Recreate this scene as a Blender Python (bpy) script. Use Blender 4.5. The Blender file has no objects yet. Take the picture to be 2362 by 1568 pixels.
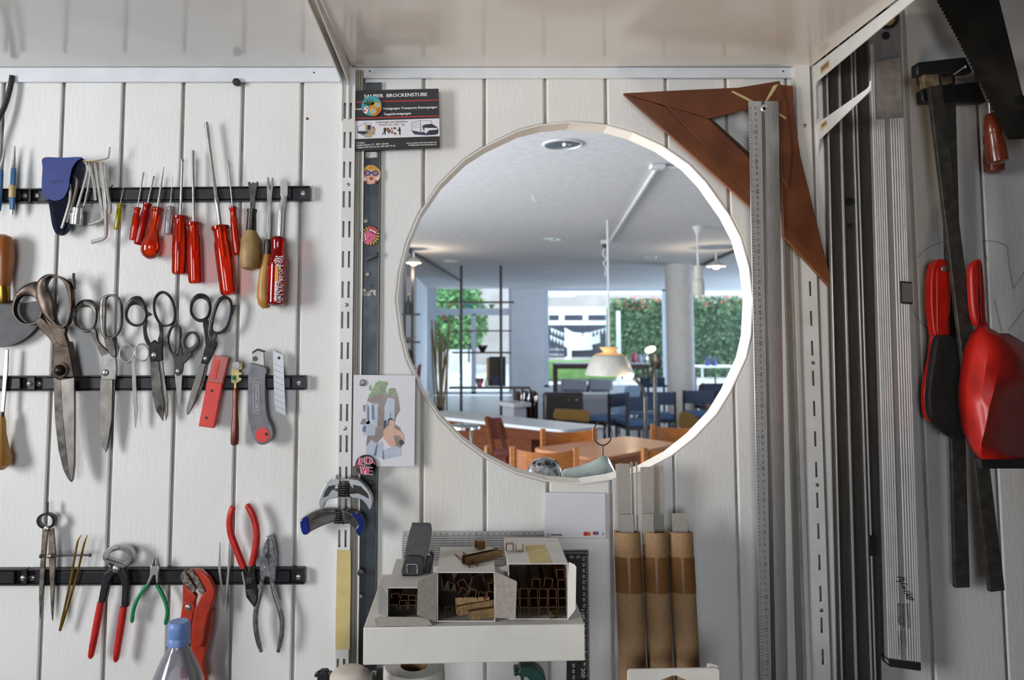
import bpy, bmesh, math, random
from mathutils import Vector, Matrix
random.seed(7)
sc = bpy.context.scene
COL = sc.collection
pi, sin, cos = math.pi, math.sin, math.cos

# ------------------------------------------------------------------ camera
F, X0, Y0, VP, D = 1700.0, 1085.0, 639.0, 765.0, 1.19     # focal length and principal point in pixels, eye line, distance to the wall
TH = math.atan((VP - Y0) / F)
CT, ST = cos(TH), sin(TH)
cam_data = bpy.data.cameras.new('camera')
cam_data.sensor_width = 36.0
cam_data.lens = F / 2362 * 36
cam_data.shift_x = (1181 - X0) / 2362
cam_data.shift_y = -(784 - Y0) / 2362
cam_data.clip_start = 0.02
cam_data.clip_end = 200
cam_data.dof.use_dof = True
cam_data.dof.focus_distance = 1.17
cam_data.dof.aperture_fstop = 6.3
cam = bpy.data.objects.new('camera', cam_data)
COL.objects.link(cam)
cam.location = (0, -D, 0)
cam.rotation_euler = (pi / 2 + TH, 0, 0)
sc.camera = cam

# ------------------------------------------------------------------ world, lights, exposure
world = bpy.data.worlds.new('overcast_sky')
sc.world = world
world.use_nodes = True
wn = world.node_tree.nodes
wn['Background'].inputs['Color'].default_value = (0.70, 0.84, 1.0, 1)
wn['Background'].inputs['Strength'].default_value = 4.6
sc.view_settings.view_transform = 'Standard'
sc.view_settings.look = 'None'
sc.view_settings.exposure = 0.0
sc.view_settings.gamma = 1.0
sc.view_settings.use_curve_mapping = False
sc.cycles.max_bounces = 5; sc.cycles.diffuse_bounces = 2; sc.cycles.glossy_bounces = 2; sc.cycles.transmission_bounces = 4; sc.cycles.transparent_max_bounces = 14
sc.cycles.caustics_reflective = False; sc.cycles.caustics_refractive = False

def area_light(name, loc, rot, sx, sy, power, col):
    l = bpy.data.lights.new(name, 'AREA')
    l.shape = 'RECTANGLE'; l.size = sx; l.size_y = sy; l.energy = power; l.color = col
    o = bpy.data.objects.new(name, l); COL.objects.link(o)
    o.location = loc; o.rotation_euler = rot
    return o
def point_light(name, loc, power, col, r=0.05):
    l = bpy.data.lights.new(name, 'POINT'); l.energy = power; l.color = col; l.shadow_soft_size = r
    o = bpy.data.objects.new(name, l); COL.objects.link(o); o.location = loc
    return o
# daylight through an assumed workroom side window (left, outside the picture)
area_light('assumed_workroom_window_light', (-1.92, -1.32, 0.12), (0, -pi / 2, 0), 0.85, 0.62, 34, (1.0, 0.968, 0.945))
# the warm upward spot stands for an assumed lamp, unseen and not modelled
# added frontal fill from behind the camera, brightens the left and centre
area_light('front_fill_light', (-0.25, -3.2, 0.02), (-pi / 2, 0, pi), 1.3, 0.9, 16.5, (1.0, 0.965, 0.94))
sl = bpy.data.lights.new('assumed_lamp_light', 'SPOT'); sl.energy = 20; sl.color = (1.0, 0.74, 0.48); sl.spot_size = math.radians(60); sl.spot_blend = 0.8; sl.shadow_soft_size = 0.06  # assumed source, added to warm the shelf underside
so = bpy.data.objects.new('assumed_lamp_light', sl); COL.objects.link(so); so.location = (0.36, -0.55, -1.0)
so.rotation_euler = (Vector((0.36, -0.34, 0.42)) - so.location).to_track_quat('-Z', 'Y').to_euler()
# daylight through an assumed shop side window, unseen, near the partition
area_light('assumed_shop_window_light', (-4.1, 2.6, -0.2), (0, -pi / 2, 0), 1.8, 3.6, 345, (0.98, 0.98, 1.0))
area_light('shop_back_fill_light', (9.3, 13.2, -0.2), (0, pi / 2, 0), 1.7, 4.5, 370, (0.62, 0.78, 1.0))  # added blue fill for the far end, no window in this wall

# ------------------------------------------------------------------ pixel rays on known depths
def W(px, py, d=0.0):
    """the point at distance d in front of the plank wall that the photograph shows at this pixel (d < 0: behind the wall)"""
    u = (px - X0) / F; v = (Y0 - py) / F
    t = (D - d) / (CT - v * ST)
    return Vector((u * t, -d, (ST + v * CT) * t))
def S(d=0.0):
    return (D - d) * CT / F
class View:
    def __init__(s, ox, oy, k): s.o = (ox, oy, k)
    def __call__(s, *p): return [(a[0] / s.o[2] + s.o[0], a[1] / s.o[2] + s.o[1]) + tuple(a[2:]) for a in p]
    def l(s, p): return s(*p)
zA = View(0, 250, 4.48); zB = View(250, 260, 3.408); zC = View(0, 520, 2.5714); zD = View(250, 640, 3.734)
zE = View(0, 1130, 3.58); zF = View(300, 1130, 3.5795); zG = View(680, 0, 4.355); zH = View(780, 180, 7.838)
zI = View(760, 340, 2.9045); zJ = View(680, 840, 3.41); zK = View(680, 1200, 4.26); zL = View(830, 1180, 4.042)
zM = View(1220, 1040, 2.97); zN = View(1400, 0, 2.3056); zO = View(1680, 650, 1.7083); zP = View(900, 270, 2.7465)
zQ = View(900, 600, 2.959); zR = View(1300, 600, 2.9587); zS = View(2080, 0, 3.266); zT = View(2080, 540, 2.801)
zU = View(1820, 0, 3.733); z1 = View(0, 0, 1)

def crv(pts, n=6, closed=False):
    """Catmull-Rom through the points (any dimension)"""
    m = len(pts); out = []
    k = len(pts[0])
    segs = m if closed else m - 1
    for i in range(segs):
        if closed: p = [pts[(i + j - 1) % m] for j in range(4)]
        else: p = [pts[max(0, min(m - 1, i + j - 1))] for j in range(4)]
        for s in range(n):
            t = s / n
            out.append(tuple(0.5 * ((2 * p[1][c]) + (-p[0][c] + p[2][c]) * t + (2 * p[0][c] - 5 * p[1][c] + 4 * p[2][c] - p[3][c]) * t * t
                             + (-p[0][c] + 3 * p[1][c] - 3 * p[2][c] + p[3][c]) * t ** 3) for c in range(k)))
    if not closed: out.append(tuple(pts[-1]))
    return out
def resample(pts, n, closed=True):
    P = [Vector(p) for p in pts]
    if closed: P.append(P[0])
    L = [0.0]
    for a, b in zip(P, P[1:]): L.append(L[-1] + (b - a).length)
    out = []; j = 0
    for i in range(n):
        s = L[-1] * i / (n if closed else n - 1)
        while j < len(L) - 2 and L[j + 1] < s: j += 1
        t = (s - L[j]) / max(1e-9, L[j + 1] - L[j])
        out.append(P[j].lerp(P[j + 1], min(1, max(0, t))))
    return out
def ell(cx, cy, rx, ry, n=28, rot=0.0, a0=0.0, a1=2 * pi):
    full = abs(a1 - a0 - 2 * pi) < 1e-6
    out = []
    for i in range(n):
        a = a0 + (a1 - a0) * i / (n if full else n - 1)
        x, y = rx * cos(a), ry * sin(a)
        out.append((cx + x * cos(rot) - y * sin(rot), cy + x * sin(rot) + y * cos(rot)))
    return out

# ------------------------------------------------------------------ meshes
def shift_of(o):
    v = Vector((0, 0, 0))
    while o is not None: v += o.location; o = o.parent
    return v
def uvless(): pass
class MB:
    def __init__(s): s.v = []; s.f = []; s.mi = []; s.cur = 0
    def add(s, verts, faces):
        k = len(s.v); s.v += [tuple(v) for v in verts]
        for f in faces: s.f.append(tuple(k + i for i in f)); s.mi.append(s.cur)
        return s
    def mat(s, i): s.cur = i; return s
    def ext(s, front, back):
        """solid between two matching loops"""
        n = len(front)
        fc = [tuple(range(n)), tuple(range(2 * n - 1, n - 1, -1))]
        fc += [(i, n + i, n + (i + 1) % n, (i + 1) % n) for i in range(n)]
        return s.add(list(front) + list(back), fc)
    def plate(s, pts, d, t):
        """pixel outline, front face at d, thickness t towards the wall"""
        fr = [W(p[0], p[1], d) for p in pts]
        return s.ext(fr, [v + Vector((0, t, 0)) for v in fr])
    def flat(s, pts, d):
        return s.add([W(p[0], p[1], d) for p in pts], [tuple(range(len(pts)))])
    def box(s, lo, hi, rz=0.0, c=None):
        vs = [Vector((x, y, z)) for x in (lo[0], hi[0]) for y in (lo[1], hi[1]) for z in (lo[2], hi[2])]
        if rz:
            c = Vector(c) if c is not None else (Vector(lo) + Vector(hi)) / 2
            R = Matrix.Rotation(rz, 3, 'Z'); vs = [R @ (v - c) + c for v in vs]
        return s.add(vs, [(0, 1, 3, 2), (4, 6, 7, 5), (0, 4, 5, 1), (2, 3, 7, 6), (0, 2, 6, 4), (1, 5, 7, 3)])
    def hexa(s, b, t):
        """solid between two quads"""
        return s.add(list(b) + list(t), [(3, 2, 1, 0), (4, 5, 6, 7), (0, 1, 5, 4), (1, 2, 6, 5), (2, 3, 7, 6), (3, 0, 4, 7)])
    def tube(s, pts, r, n=10, closed=False, mod=None, caps=True, ref=Vector((0, -1, 0))):
        P = [Vector(p) for p in pts]; m = len(P)
        if not isinstance(r, (list, tuple)): r = [r] * m
        rings = []
        for i in range(m):
            if closed: t = P[(i + 1) % m] - P[i - 1]
            else: t = P[min(m - 1, i + 1)] - P[max(0, i - 1)]
            if t.length < 1e-9: t = Vector((0, 0, 1))
            t.normalize()
            b = ref if abs(t.dot(ref)) < 0.92 else Vector((0, 0, 1)) if abs(t.z) < 0.9 else Vector((1, 0, 0))
            side = t.cross(b).normalized(); dep = side.cross(t).normalized()
            rw, rd = r[i] if isinstance(r[i], (list, tuple)) else (r[i], r[i])
            ring = []
            for k in range(n):
                a = 2 * pi * k / n
                q = mod(i, a) if mod else 1.0
                ring.append(P[i] + side * (rw * q * cos(a)) + dep * (rd * q * sin(a)))
            rings.append(ring)
        vs = [v for g in rings for v in g]; fs = []
        for i in range(m if closed else m - 1):
            a = i * n; b = ((i + 1) % m) * n
            for k in range(n): fs.append((a + k, a + (k + 1) % n, b + (k + 1) % n, b + k))
        if caps and not closed:
            fs.append(tuple(range(n - 1, -1, -1))); fs.append(tuple((m - 1) * n + k for k in range(n)))
        return s.add(vs, fs)
    def pt(s, pts, r, d=None, n=10, **k):
        """tube along pixels (x, y) at depth d or (x, y, d); r in pixels (one, list, or (width, depth) pairs)"""
        P = [W(p[0], p[1], p[2] if len(p) > 2 else d) for p in pts]
        def cv(q): return tuple(a * S(d if d is not None else 0.02) for a in q) if isinstance(q, (list, tuple)) else q * S(d if d is not None else 0.02)
        if isinstance(r, list): r = [cv(q) for q in r]
        else: r = [cv(r)] * len(P)
        return s.tube(P, r, n, **k)
    def band(s, outer, inner, d, h, n=40, m=8):
        """rounded ring between two closed pixel outlines; d depth of the middle, h half depth in metres (one or a list)"""
        A = resample(outer, n); B = resample(inner, n)
        k0 = min(range(n), key=lambda k: sum((A[i] - B[(i + k) % n]).length for i in range(n)))
        B = B[k0:] + B[:k0]
        C = [(a + b) / 2 for a, b in zip(A, B)]
        P = [W(c[0], c[1], d) for c in C]
        vs = []; fs = []
        for i in range(n):
            a = W(A[i][0], A[i][1], d); b = W(B[i][0], B[i][1], d); c = (a + b) / 2; e = (a - b) / 2
            for k in range(m):
                g = 2 * pi * k / m
                q = lambda x: math.copysign(abs(x) ** 0.7, x)
                vs.append(c + e * q(cos(g)) + Vector((0, -h * q(sin(g)), 0)))
        for i in range(n):
            for k in range(m): fs.append((i * m + k, i * m + (k + 1) % m, ((i + 1) % n) * m + (k + 1) % m, ((i + 1) % n) * m + k))
        return s.add(vs, fs)
    def disc(s, c, r, t, n=24, axis='Y', dome=0.0, top_r=None):
        """short cylinder; c is the centre of its wall side, it grows towards the camera (axis Y) or up (Z)"""
        c = Vector(c); ax = Vector((0, -1, 0)) if axis == 'Y' else Vector((0, 0, 1)) if axis == 'Z' else Vector((1, 0, 0))
        prof = [(0, r), (t, r if top_r is None else top_r)]
        if dome: prof += [(t + dome * 0.55, r * 0.8), (t + dome * 0.9, r * 0.45), (t + dome, r * 0.05)]
        return s.tube([c + ax * a for a, b in prof], [b for a, b in prof], n)
    def lathe(s, c, prof, n=24):
        """profile [(radius, z)] about the vertical axis through c"""
        c = Vector(c)
        vs = [c + Vector((r * cos(2 * pi * k / n), r * sin(2 * pi * k / n), z)) for r, z in prof for k in range(n)]
        fs = []
        for i in range(len(prof) - 1):
            for k in range(n): fs.append((i * n + k, i * n + (k + 1) % n, (i + 1) * n + (k + 1) % n, (i + 1) * n + k))
        if prof[0][0] > 0: fs.append(tuple(range(n - 1, -1, -1)))
        if prof[-1][0] > 0: fs.append(tuple((len(prof) - 1) * n + k for k in range(n)))
        return s.add(vs, fs)
    def build(s, name, mat, parent=None, label=None, cat=None, group=None, kind=None, bevel=0.0, sub=0, origin=None, ang=38, segs=2):
        me = bpy.data.meshes.new(name)
        if parent is not None: off = shift_of(parent)
        elif origin is not None: off = Vector(origin)
        elif kind == 'structure': off = Vector((0, 0, 0))
        else:
            xs = list(zip(*s.v)); off = Vector(((min(xs[0]) + max(xs[0])) / 2, (min(xs[1]) + max(xs[1])) / 2, min(xs[2])))
        me.from_pydata([tuple(Vector(v) - off) for v in s.v], [], s.f)
        bm = bmesh.new(); bm.from_mesh(me)
        bmesh.ops.recalc_face_normals(bm, faces=bm.faces)
        bm.to_mesh(me); bm.free()
        for p, q in zip(me.polygons, s.mi): p.material_index = q
        for p in me.polygons: p.use_smooth = True
        me.set_sharp_from_angle(angle=math.radians(ang))
        for m in (mat if isinstance(mat, (list, tuple)) else [mat]): me.materials.append(m)
        o = bpy.data.objects.new(name, me); COL.objects.link(o)
        if parent is not None: o.parent = parent
        else: o.location = off
        if bevel:
            b = o.modifiers.new('edge', 'BEVEL'); b.width = bevel; b.segments = segs; b.limit_method = 'ANGLE'; b.angle_limit = math.radians(35)
        if sub:
            b = o.modifiers.new('sub', 'SUBSURF'); b.levels = sub; b.render_levels = sub
        tag(o, label, cat, group, kind)
        return o
def tag(o, label=None, cat=None, group=None, kind=None):
    if label: o['label'] = label
    if cat: o['category'] = cat
    if group: o['group'] = group
    if kind: o['kind'] = kind
    return o
def thing(name, label, cat, base, group=None, rz=0.0):
    o = bpy.data.objects.new(name, None); COL.objects.link(o)
    o.empty_display_size = 0.02
    o.location = Vector(base); o.rotation_euler = (0, 0, rz)
    return tag(o, label, cat, group)
def dup(root, loc, rz, label, group=None):
    def cp(o, par):
        c = o.copy(); COL.objects.link(c)
        if par is not None: c.parent = par
        for ch in [x for x in o.children]: cp(ch, c)
        return c
    r = cp(root, None)
    r.location = loc; r.rotation_euler = (0, 0, rz)
    r['label'] = label
    if group: r['group'] = group
    return r

# ------------------------------------------------------------------ materials
def lin(h):
    c = [int(h[i:i + 2], 16) / 255 for i in (0, 2, 4)]
    return tuple(x / 12.92 if x <= 0.04045 else ((x + 0.055) / 1.055) ** 2.4 for x in c) + (1,)
def mat(name, col, rough=0.5, metal=0.0, col2=None, scale=40.0, stretch=(1, 1, 1), lo=0.4, hi=0.65, bump=0.0, bscale=None, bstretch=None, spec=None,
        coat=0.0, trans=0.0, emit=None, estr=0.0, rvar=0.0, alpha=None, aniso=0.0, sss=0.0, col3=None, scale3=6.0):
    m = bpy.data.materials.new(name); m.use_nodes = True
    nt = m.node_tree; N = nt.nodes; L = nt.links
    b = N['Principled BSDF']
    b.inputs['Base Color'].default_value = lin(col)
    b.inputs['Roughness'].default_value = rough
    b.inputs['Metallic'].default_value = metal
    if spec is not None: b.inputs['Specular IOR Level'].default_value = spec
    if coat: b.inputs['Coat Weight'].default_value = coat; b.inputs['Coat Roughness'].default_value = 0.12
    if trans: b.inputs['Transmission Weight'].default_value = trans
    if emit: b.inputs['Emission Color'].default_value = lin(emit); b.inputs['Emission Strength'].default_value = estr
    tc = N.new('ShaderNodeTexCoord')
    def noise(sc_, st_, det=4.0, off=0.0):
        mp = N.new('ShaderNodeMapping'); mp.inputs['Scale'].default_value = st_; mp.inputs['Location'].default_value = (off, off, off)
        L.new(tc.outputs['Object'], mp.inputs['Vector'])
        n = N.new('ShaderNodeTexNoise'); n.inputs['Scale'].default_value = sc_; n.inputs['Detail'].default_value = det
        L.new(mp.outputs['Vector'], n.inputs['Vector'])
        return n
    last = None
    if col2:
        n = noise(scale, stretch)
        r = N.new('ShaderNodeValToRGB')
        r.color_ramp.elements[0].position = lo; r.color_ramp.elements[0].color = lin(col)
        r.color_ramp.elements[1].position = hi; r.color_ramp.elements[1].color = lin(col2)
        L.new(n.outputs['Fac'], r.inputs['Fac']); last = r.outputs['Color']
        if col3:
            n3 = noise(scale3, (1, 1, 1), off=3.7); r3 = N.new('ShaderNodeValToRGB')
            r3.color_ramp.elements[0].position = 0.56; r3.color_ramp.elements[0].color = (0, 0, 0, 1)
            r3.color_ramp.elements[1].position = 0.74; r3.color_ramp.elements[1].color = (1, 1, 1, 1)
            L.new(n3.outputs['Fac'], r3.inputs['Fac'])
            mx = N.new('ShaderNodeMix'); mx.data_type = 'RGBA'
            L.new(r3.outputs['Color'], mx.inputs['Factor']); L.new(last, mx.inputs['A']); mx.inputs['B'].default_value = lin(col3)
            last = mx.outputs['Result']
        L.new(last, b.inputs['Base Color'])
    if rvar:
        n = noise(scale * 1.7, stretch, off=1.3); mr = N.new('ShaderNodeMapRange')
        mr.inputs['To Min'].default_value = max(0.02, rough - rvar); mr.inputs['To Max'].default_value = min(1, rough + rvar)
        L.new(n.outputs['Fac'], mr.inputs['Value']); L.new(mr.outputs['Result'], b.inputs['Roughness'])
    if bump:
        n = noise(bscale or scale, bstretch or stretch, 5.0); bp = N.new('ShaderNodeBump')
        bp.inputs['Strength'].default_value = min(1, bump); bp.inputs['Distance'].default_value = 0.002
        L.new(n.outputs['Fac'], bp.inputs['Height']); L.new(bp.outputs['Normal'], b.inputs['Normal'])
    return m
def clear(name, tint, rough=0.08, body=None, fac=0.45, gloss=True):
    """tinted clear plastic: lets coloured light through, keeps a glossy coloured body"""
    m = bpy.data.materials.new(name); m.use_nodes = True
    nt = m.node_tree; N = nt.nodes; L = nt.links
    b = N['Principled BSDF']; out = N['Material Output']
    b.inputs['Base Color'].default_value = lin(body or tint); b.inputs['Roughness'].default_value = rough
    tc = N.new('ShaderNodeTexCoord'); n = N.new('ShaderNodeTexNoise'); n.inputs['Scale'].default_value = 90
    L.new(tc.outputs['Object'], n.inputs['Vector'])
    mr = N.new('ShaderNodeMapRange'); mr.inputs['To Min'].default_value = max(0.02, rough - 0.05); mr.inputs['To Max'].default_value = rough + 0.08
    L.new(n.outputs['Fac'], mr.inputs['Value']); L.new(mr.outputs['Result'], b.inputs['Roughness'])
    t = N.new('ShaderNodeBsdfTransparent'); t.inputs['Color'].default_value = lin(tint)
    mx = N.new('ShaderNodeMixShader'); mx.inputs['Fac'].default_value = fac
    L.new(b.outputs['BSDF'], mx.inputs[1]); L.new(t.outputs['BSDF'], mx.inputs[2])
    if not gloss:
        L.new(mx.outputs['Shader'], out.inputs['Surface']); return m
    gl = N.new('ShaderNodeBsdfGlossy'); gl.inputs['Roughness'].default_value = rough * 0.8
    fz = N.new('ShaderNodeFresnel'); fz.inputs['IOR'].default_value = 1.5
    m2 = N.new('ShaderNodeMixShader'); L.new(fz.outputs['Fac'], m2.inputs['Fac'])
    L.new(mx.outputs['Shader'], m2.inputs[1]); L.new(gl.outputs['BSDF'], m2.inputs[2]); L.new(m2.outputs['Shader'], out.inputs['Surface'])
    return m
M = {}
def mk(k, *a, **kw): M[k] = mat(k, *a, **kw)
mk('wall_paint', 'e4e3e1', 0.55, col2='dedcd8', scale=7, lo=0.35, hi=0.7, bump=0.3, bscale=190, bstretch=(1, 1, 0.3), col3='e0dbd1', scale3=5)
mk('wall_gap', 'bdb8ae', 0.8, col2='a8a298', scale=30)
mk('lining', 'ebe4d9', 0.6, col2='e5ddd0', scale=14, bump=0.08, bscale=200)
mk('room_paint', '5d5955', 0.8, col2='524f4b', scale=3)
mk('room_floor', '4e4843', 0.6, col2='443e39', scale=4)
mk('shelf_white', 'e9e8e6', 0.16, col2='e4e3e0', scale=9, coat=0.5, rvar=0.04)
mk('rail_white', 'e3e6ea', 0.32, col2='dcdfe3', scale=22, coat=0.2)
mk('metal_white', 'dfdedb', 0.38, col2='d6d4d0', scale=25, bump=0.04)
mk('alu', 'c3c3c2', 0.36, 0.45, col2='b3b3b2', scale=60, stretch=(6, 6, 0.6), rvar=0.08)
mk('alu_dark', '5f5b56', 0.42, 0.7, col2='534f4a', scale=40, stretch=(6, 6, 0.3), rvar=0.08)
mk('alu_dull', '989489', 0.5, 0.35, col2='8c887e', scale=40, stretch=(4, 4, 0.3))
mk('steel', 'bab8b5', 0.28, 0.78, col2='a8a5a1', scale=50, rvar=0.05)
mk('steel_bright', 'dcdbd9', 0.22, 0.6, col2='cccac7', scale=40, rvar=0.04)
mk('steel_dark', '6a6763', 0.36, 0.95, col2='4c4844', scale=55, rvar=0.15, bump=0.05)
mk('steel_brown', '544a42', 0.36, 0.9, col2='332c27', scale=45, rvar=0.16, bump=0.06)
mk('steel_blade', '8f8b86', 0.36, 0.9, col2='7b7772', scale=60, stretch=(1, 1, 0.4), rvar=0.12, bump=0.04)
mk('black_metal', '26272a', 0.42, 0.3, col2='1d1e20', scale=80, rvar=0.1)
mk('black_enamel', '332e2b', 0.3, 0.35, col2='1e1b1a', scale=60, rvar=0.12, col3='6b625b', scale3=38)
mk('black_plastic', '2c2c2d', 0.45, col2='242425', scale=90, bump=0.05)
mk('grey_plastic', '4a4a4b', 0.6, col2='414142', scale=150, bump=0.1)
mk('strip_steel', '42484c', 0.42, 0.5, col2='373c40', scale=26, rvar=0.1)
mk('brass', 'b08d3e', 0.3, 0.95, col2='8d6d2a', scale=50, rvar=0.1)
mk('brass_pale', 'b9a97a', 0.35, 0.9, col2='94824f', scale=60)
mk('knife_blade', '4a4a4c', 0.55, 0.3, col2='414143', scale=60)
mk('wood_dark', '6e3c1d', 0.5, col2='522a12', scale=16, stretch=(1, 1, 1), lo=0.3, hi=0.7, bump=0.08, bscale=90, col3='7b4822', scale3=9)
mk('wood_edge', '4d2711', 0.6, col2='361a0b', scale=30)
mk('wood_tan', 'a58757', 0.5, col2='8a6a3f', scale=50, bump=0.1, bscale=120, col3='7a6446', scale3=60)
mk('wood_ochre', 'b98a45', 0.4, col2='a6752f', scale=40, stretch=(1, 1, 0.3))
mk('wood_amber', 'a8642a', 0.35, col2='8c4c1c', scale=40, stretch=(1, 1, 0.3), coat=0.3)
mk('wood_red', '7e3518', 0.3, col2='5a2410', scale=50, stretch=(1, 1, 0.4), coat=0.3)
mk('red_rubber', 'c3241b', 0.42, col2='b01d16', scale=60, coat=0.15)
mk('red_paint', 'b93a24', 0.35, col2='a5301d', scale=50, coat=0.2, bump=0.04, col3='94452f', scale3=60)
mk('red_card', 'd9423a', 0.5, col2='d03a33', scale=60)
mk('red_plastic', 'c01f14', 0.36, col2='ad1a11', scale=25, bump=0.03, col3='96160f', scale3=25)
mk('green_rubber', '0f8a55', 0.4, col2='0c7a4a', scale=60)
mk('blue_vinyl', '15307f', 0.55, col2='122a72', scale=60, bump=0.06, bscale=220)
mk('blue_dark', '17223f', 0.5, col2='121b33', scale=60)
mk('blue_tool', '3f6ea0', 0.4, col2='335c8c', scale=60, coat=0.2)
mk('blue_glaze', '1e2f7c', 0.16, col2='18266a', scale=40, coat=0.5)
mk('blue_cap', '6f8ec4', 0.4, col2='6885bc', scale=50)
mk('tape_gold', 'c2aa76', 0.5, col2='b59c66', scale=60)
mk('masking', 'd3bf83', 0.75, col2='c9b478', scale=40, bump=0.2, bscale=300)
mk('card_grey', 'a8a299', 0.85, col2='9d978e', scale=300, lo=0.35, hi=0.7, bump=0.05, bscale=400)
mk('card_white', 'd9d6cf', 0.65, col2='d2cec6', scale=20)
mk('kraft', 'a5845f', 0.8, col2='967651', scale=220, lo=0.35, hi=0.7, bump=0.1, bscale=320, col3='8f7150', scale3=9)
mk('paper_white', 'dcdade', 0.5, col2='d8d6da', scale=12)
mk('ink_black', '1c1b1b', 0.45, col2='191818', scale=60)
mk('ink_white', 'e8e6e4', 0.5, col2='e2e0de', scale=60)
mk('ink_red', 'c8302b', 0.5, col2='c02c27', scale=60)
mk('pencil', '7d776f', 0.9, col2='716b63', scale=60)
M['red_clear'] = clear('red_clear', 'ff7444', 0.1, 'ee3a1a', 0.72)
M['orange_clear'] = clear('orange_clear', 'ff8450', 0.1, 'f2481c', 0.7)
M['darkred_clear'] = clear('darkred_clear', 'ee4a38', 0.12, 'a81418', 0.6)
M['yellow_clear'] = clear('yellow_clear', 'f0e030', 0.12, 'c8bb10', 0.45)
M['water_clear'] = clear('water_clear', 'f2eef0', 0.06, 'c9c3c6', 0.72)
M['rose_clear'] = clear('rose_clear', 'f2a59d', 0.3, 'd87f78', 0.35)
M['bottle_clear'] = clear('bottle_clear', 'eceaf0', 0.1, 'b9b7c2', 0.6)
M['tape_clear'] = clear('tape_clear', 'f3e8d8', 0.12, 'a58a6c', 0.88, gloss=False)
M['pouch_film'] = clear('pouch_film', 'c8ccd8', 0.08, '23293a', 0.55)
M['film_clear'] = clear('film_clear', 'e8e8e8', 0.1, 'c9c9c9', 0.75, gloss=False)

# ------------------------------------------------------------------ flat print
_txt = {}
def glyphs(s):
    if s not in _txt:
        c = bpy.data.curves.new('t', 'FONT'); c.body = s; c.size = 1.0; c.resolution_u = 2
        o = bpy.data.objects.new('t', c); COL.objects.link(o)
        bpy.context.view_layer.update()
        me = bpy.data.meshes.new_from_object(o.evaluated_get(bpy.context.evaluated_depsgraph_get()))
        vs = [tuple(v.co) for v in me.vertices]; fs = [tuple(p.vertices) for p in me.polygons]
        bpy.data.objects.remove(o); bpy.data.curves.remove(c); bpy.data.meshes.remove(me)
        xs = [v[0] for v in vs] or [0]
        _txt[s] = (vs, fs, min(xs), max(xs))
    return _txt[s]
CAP = 0.70
def worn_print(mb, x0, y0, x1, y1, h, d, seed):
    """a line of print too worn or too far to read: short marks along the line"""
    rg = random.Random(seed); L = math.hypot(x1 - x0, y1 - y0); dx, dy = (x1 - x0) / L, (y1 - y0) / L; q = 0.0
    while q < L - h * .5:
        w_ = h * rg.uniform(.25, .6); k = rg.uniform(.55, 1.0) * h
        pts = [(q, 0), (q + w_ * .5, 0), (q + w_ * .7, k), (q + w_ * .1, k)]
        mb.add([W(x0 + dx * a + dy * b, y0 + dy * a - dx * b, d) for a, b in pts], [(0, 1, 2, 3)])
        q += w_ + h * rg.uniform(.12, .5)
    return mb
def text(mb, s, x0, y0, x1, y1, h, d, bold=0.0):
    """lettering with its base line from pixel (x0, y0) to (x1, y1) and cap height h pixels, lying at depth d (a number or a function of the pixel)"""
    vs, fs, a, b = glyphs(s)
    L = math.hypot(x1 - x0, y1 - y0); dx, dy = (x1 - x0) / L, (y1 - y0) / L
    offs = [(0, 0)] if not bold else [(-bold, 0), (bold, 0)]
    for k, (ox, oy) in enumerate(offs):
        out = []
        for v in vs:
            q = (v[0] - a) / max(1e-6, b - a) * L + ox; u = v[1] / CAP * h + oy
            px, py = x0 + dx * q + dy * u, y0 + dy * q - dx * u
            out.append(W(px, py, (d(px, py) if callable(d) else d) + 0.00002 * k))
        mb.add(out, fs)
    return mb
# ================================================================== THE SETTING
XL, XR, ZF, ZC, YB = -1.9, 1.32, -1.54, 1.10, -3.3        # workroom: side walls, floor, ceiling, wall behind the camera
T_WALL = 0.04
_l, _r, _t, _b = W(918, 700), W(1736, 695), W(1326, 283), W(1326, 1113)
HC = Vector(((_l.x + _r.x) / 2, 0, (_t.z + _b.z) / 2)); HRX = (_r.x - _l.x) / 2; HRZ = (_t.z - _b.z) / 2
HN = 36
_jr = random.Random(3)
HOLE = []
for i in range(HN):
    a = 2 * pi * i / HN + (0 if i % 18 == 0 else _jr.uniform(-0.03, 0.03)); q = 1 + _jr.uniform(-0.004, 0.004)
    HOLE.append((HC.x + HRX * q * cos(a), HC.z + HRZ * q * sin(a)))
def hole(g=0.0): return [(HC.x + (x - HC.x) * (1 + g / HRX), HC.z + (z - HC.z) * (1 + g / HRZ)) for x, z in HOLE]
def chain_z(ch, x):
    for (x0, z0), (x1, z1) in zip(ch, ch[1:]):
        if x0 <= x <= x1: return z0 + (z1 - z0) * (x - x0) / max(1e-9, x1 - x0)
def cut_panel(xa, xb, zlo, zhi, g=0.0):
    H = hole(g); up = sorted(H[:19]); lo = sorted(H[18:] + H[:1])
    xl, xr = up[0][0], up[-1][0]
    if xb <= xl or xa >= xr: return [[(xa, zlo), (xb, zlo), (xb, zhi), (xa, zhi)]]
    a, b = max(xa, xl), min(xb, xr)
    U = [(a, chain_z(up, a))] + [p for p in up if a < p[0] < b] + [(b, chain_z(up, b))]
    B = [(a, chain_z(lo, a))] + [p for p in lo if a < p[0] < b] + [(b, chain_z(lo, b))]
    if xa >= xl and xb <= xr: return [U + [(xb, zhi), (xa, zhi)], [(xa, zlo), (xb, zlo)] + B[::-1]]
    if xa < xl: return [[(xa, zlo), (xb, zlo)] + B[::-1] + U[1:] + [(xb, zhi), (xa, zhi)]]
    return [[(xa, zlo), (xb, zlo), (xb, zhi), (xa, zhi)] + U[:-1] + B[::-1]]
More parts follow.
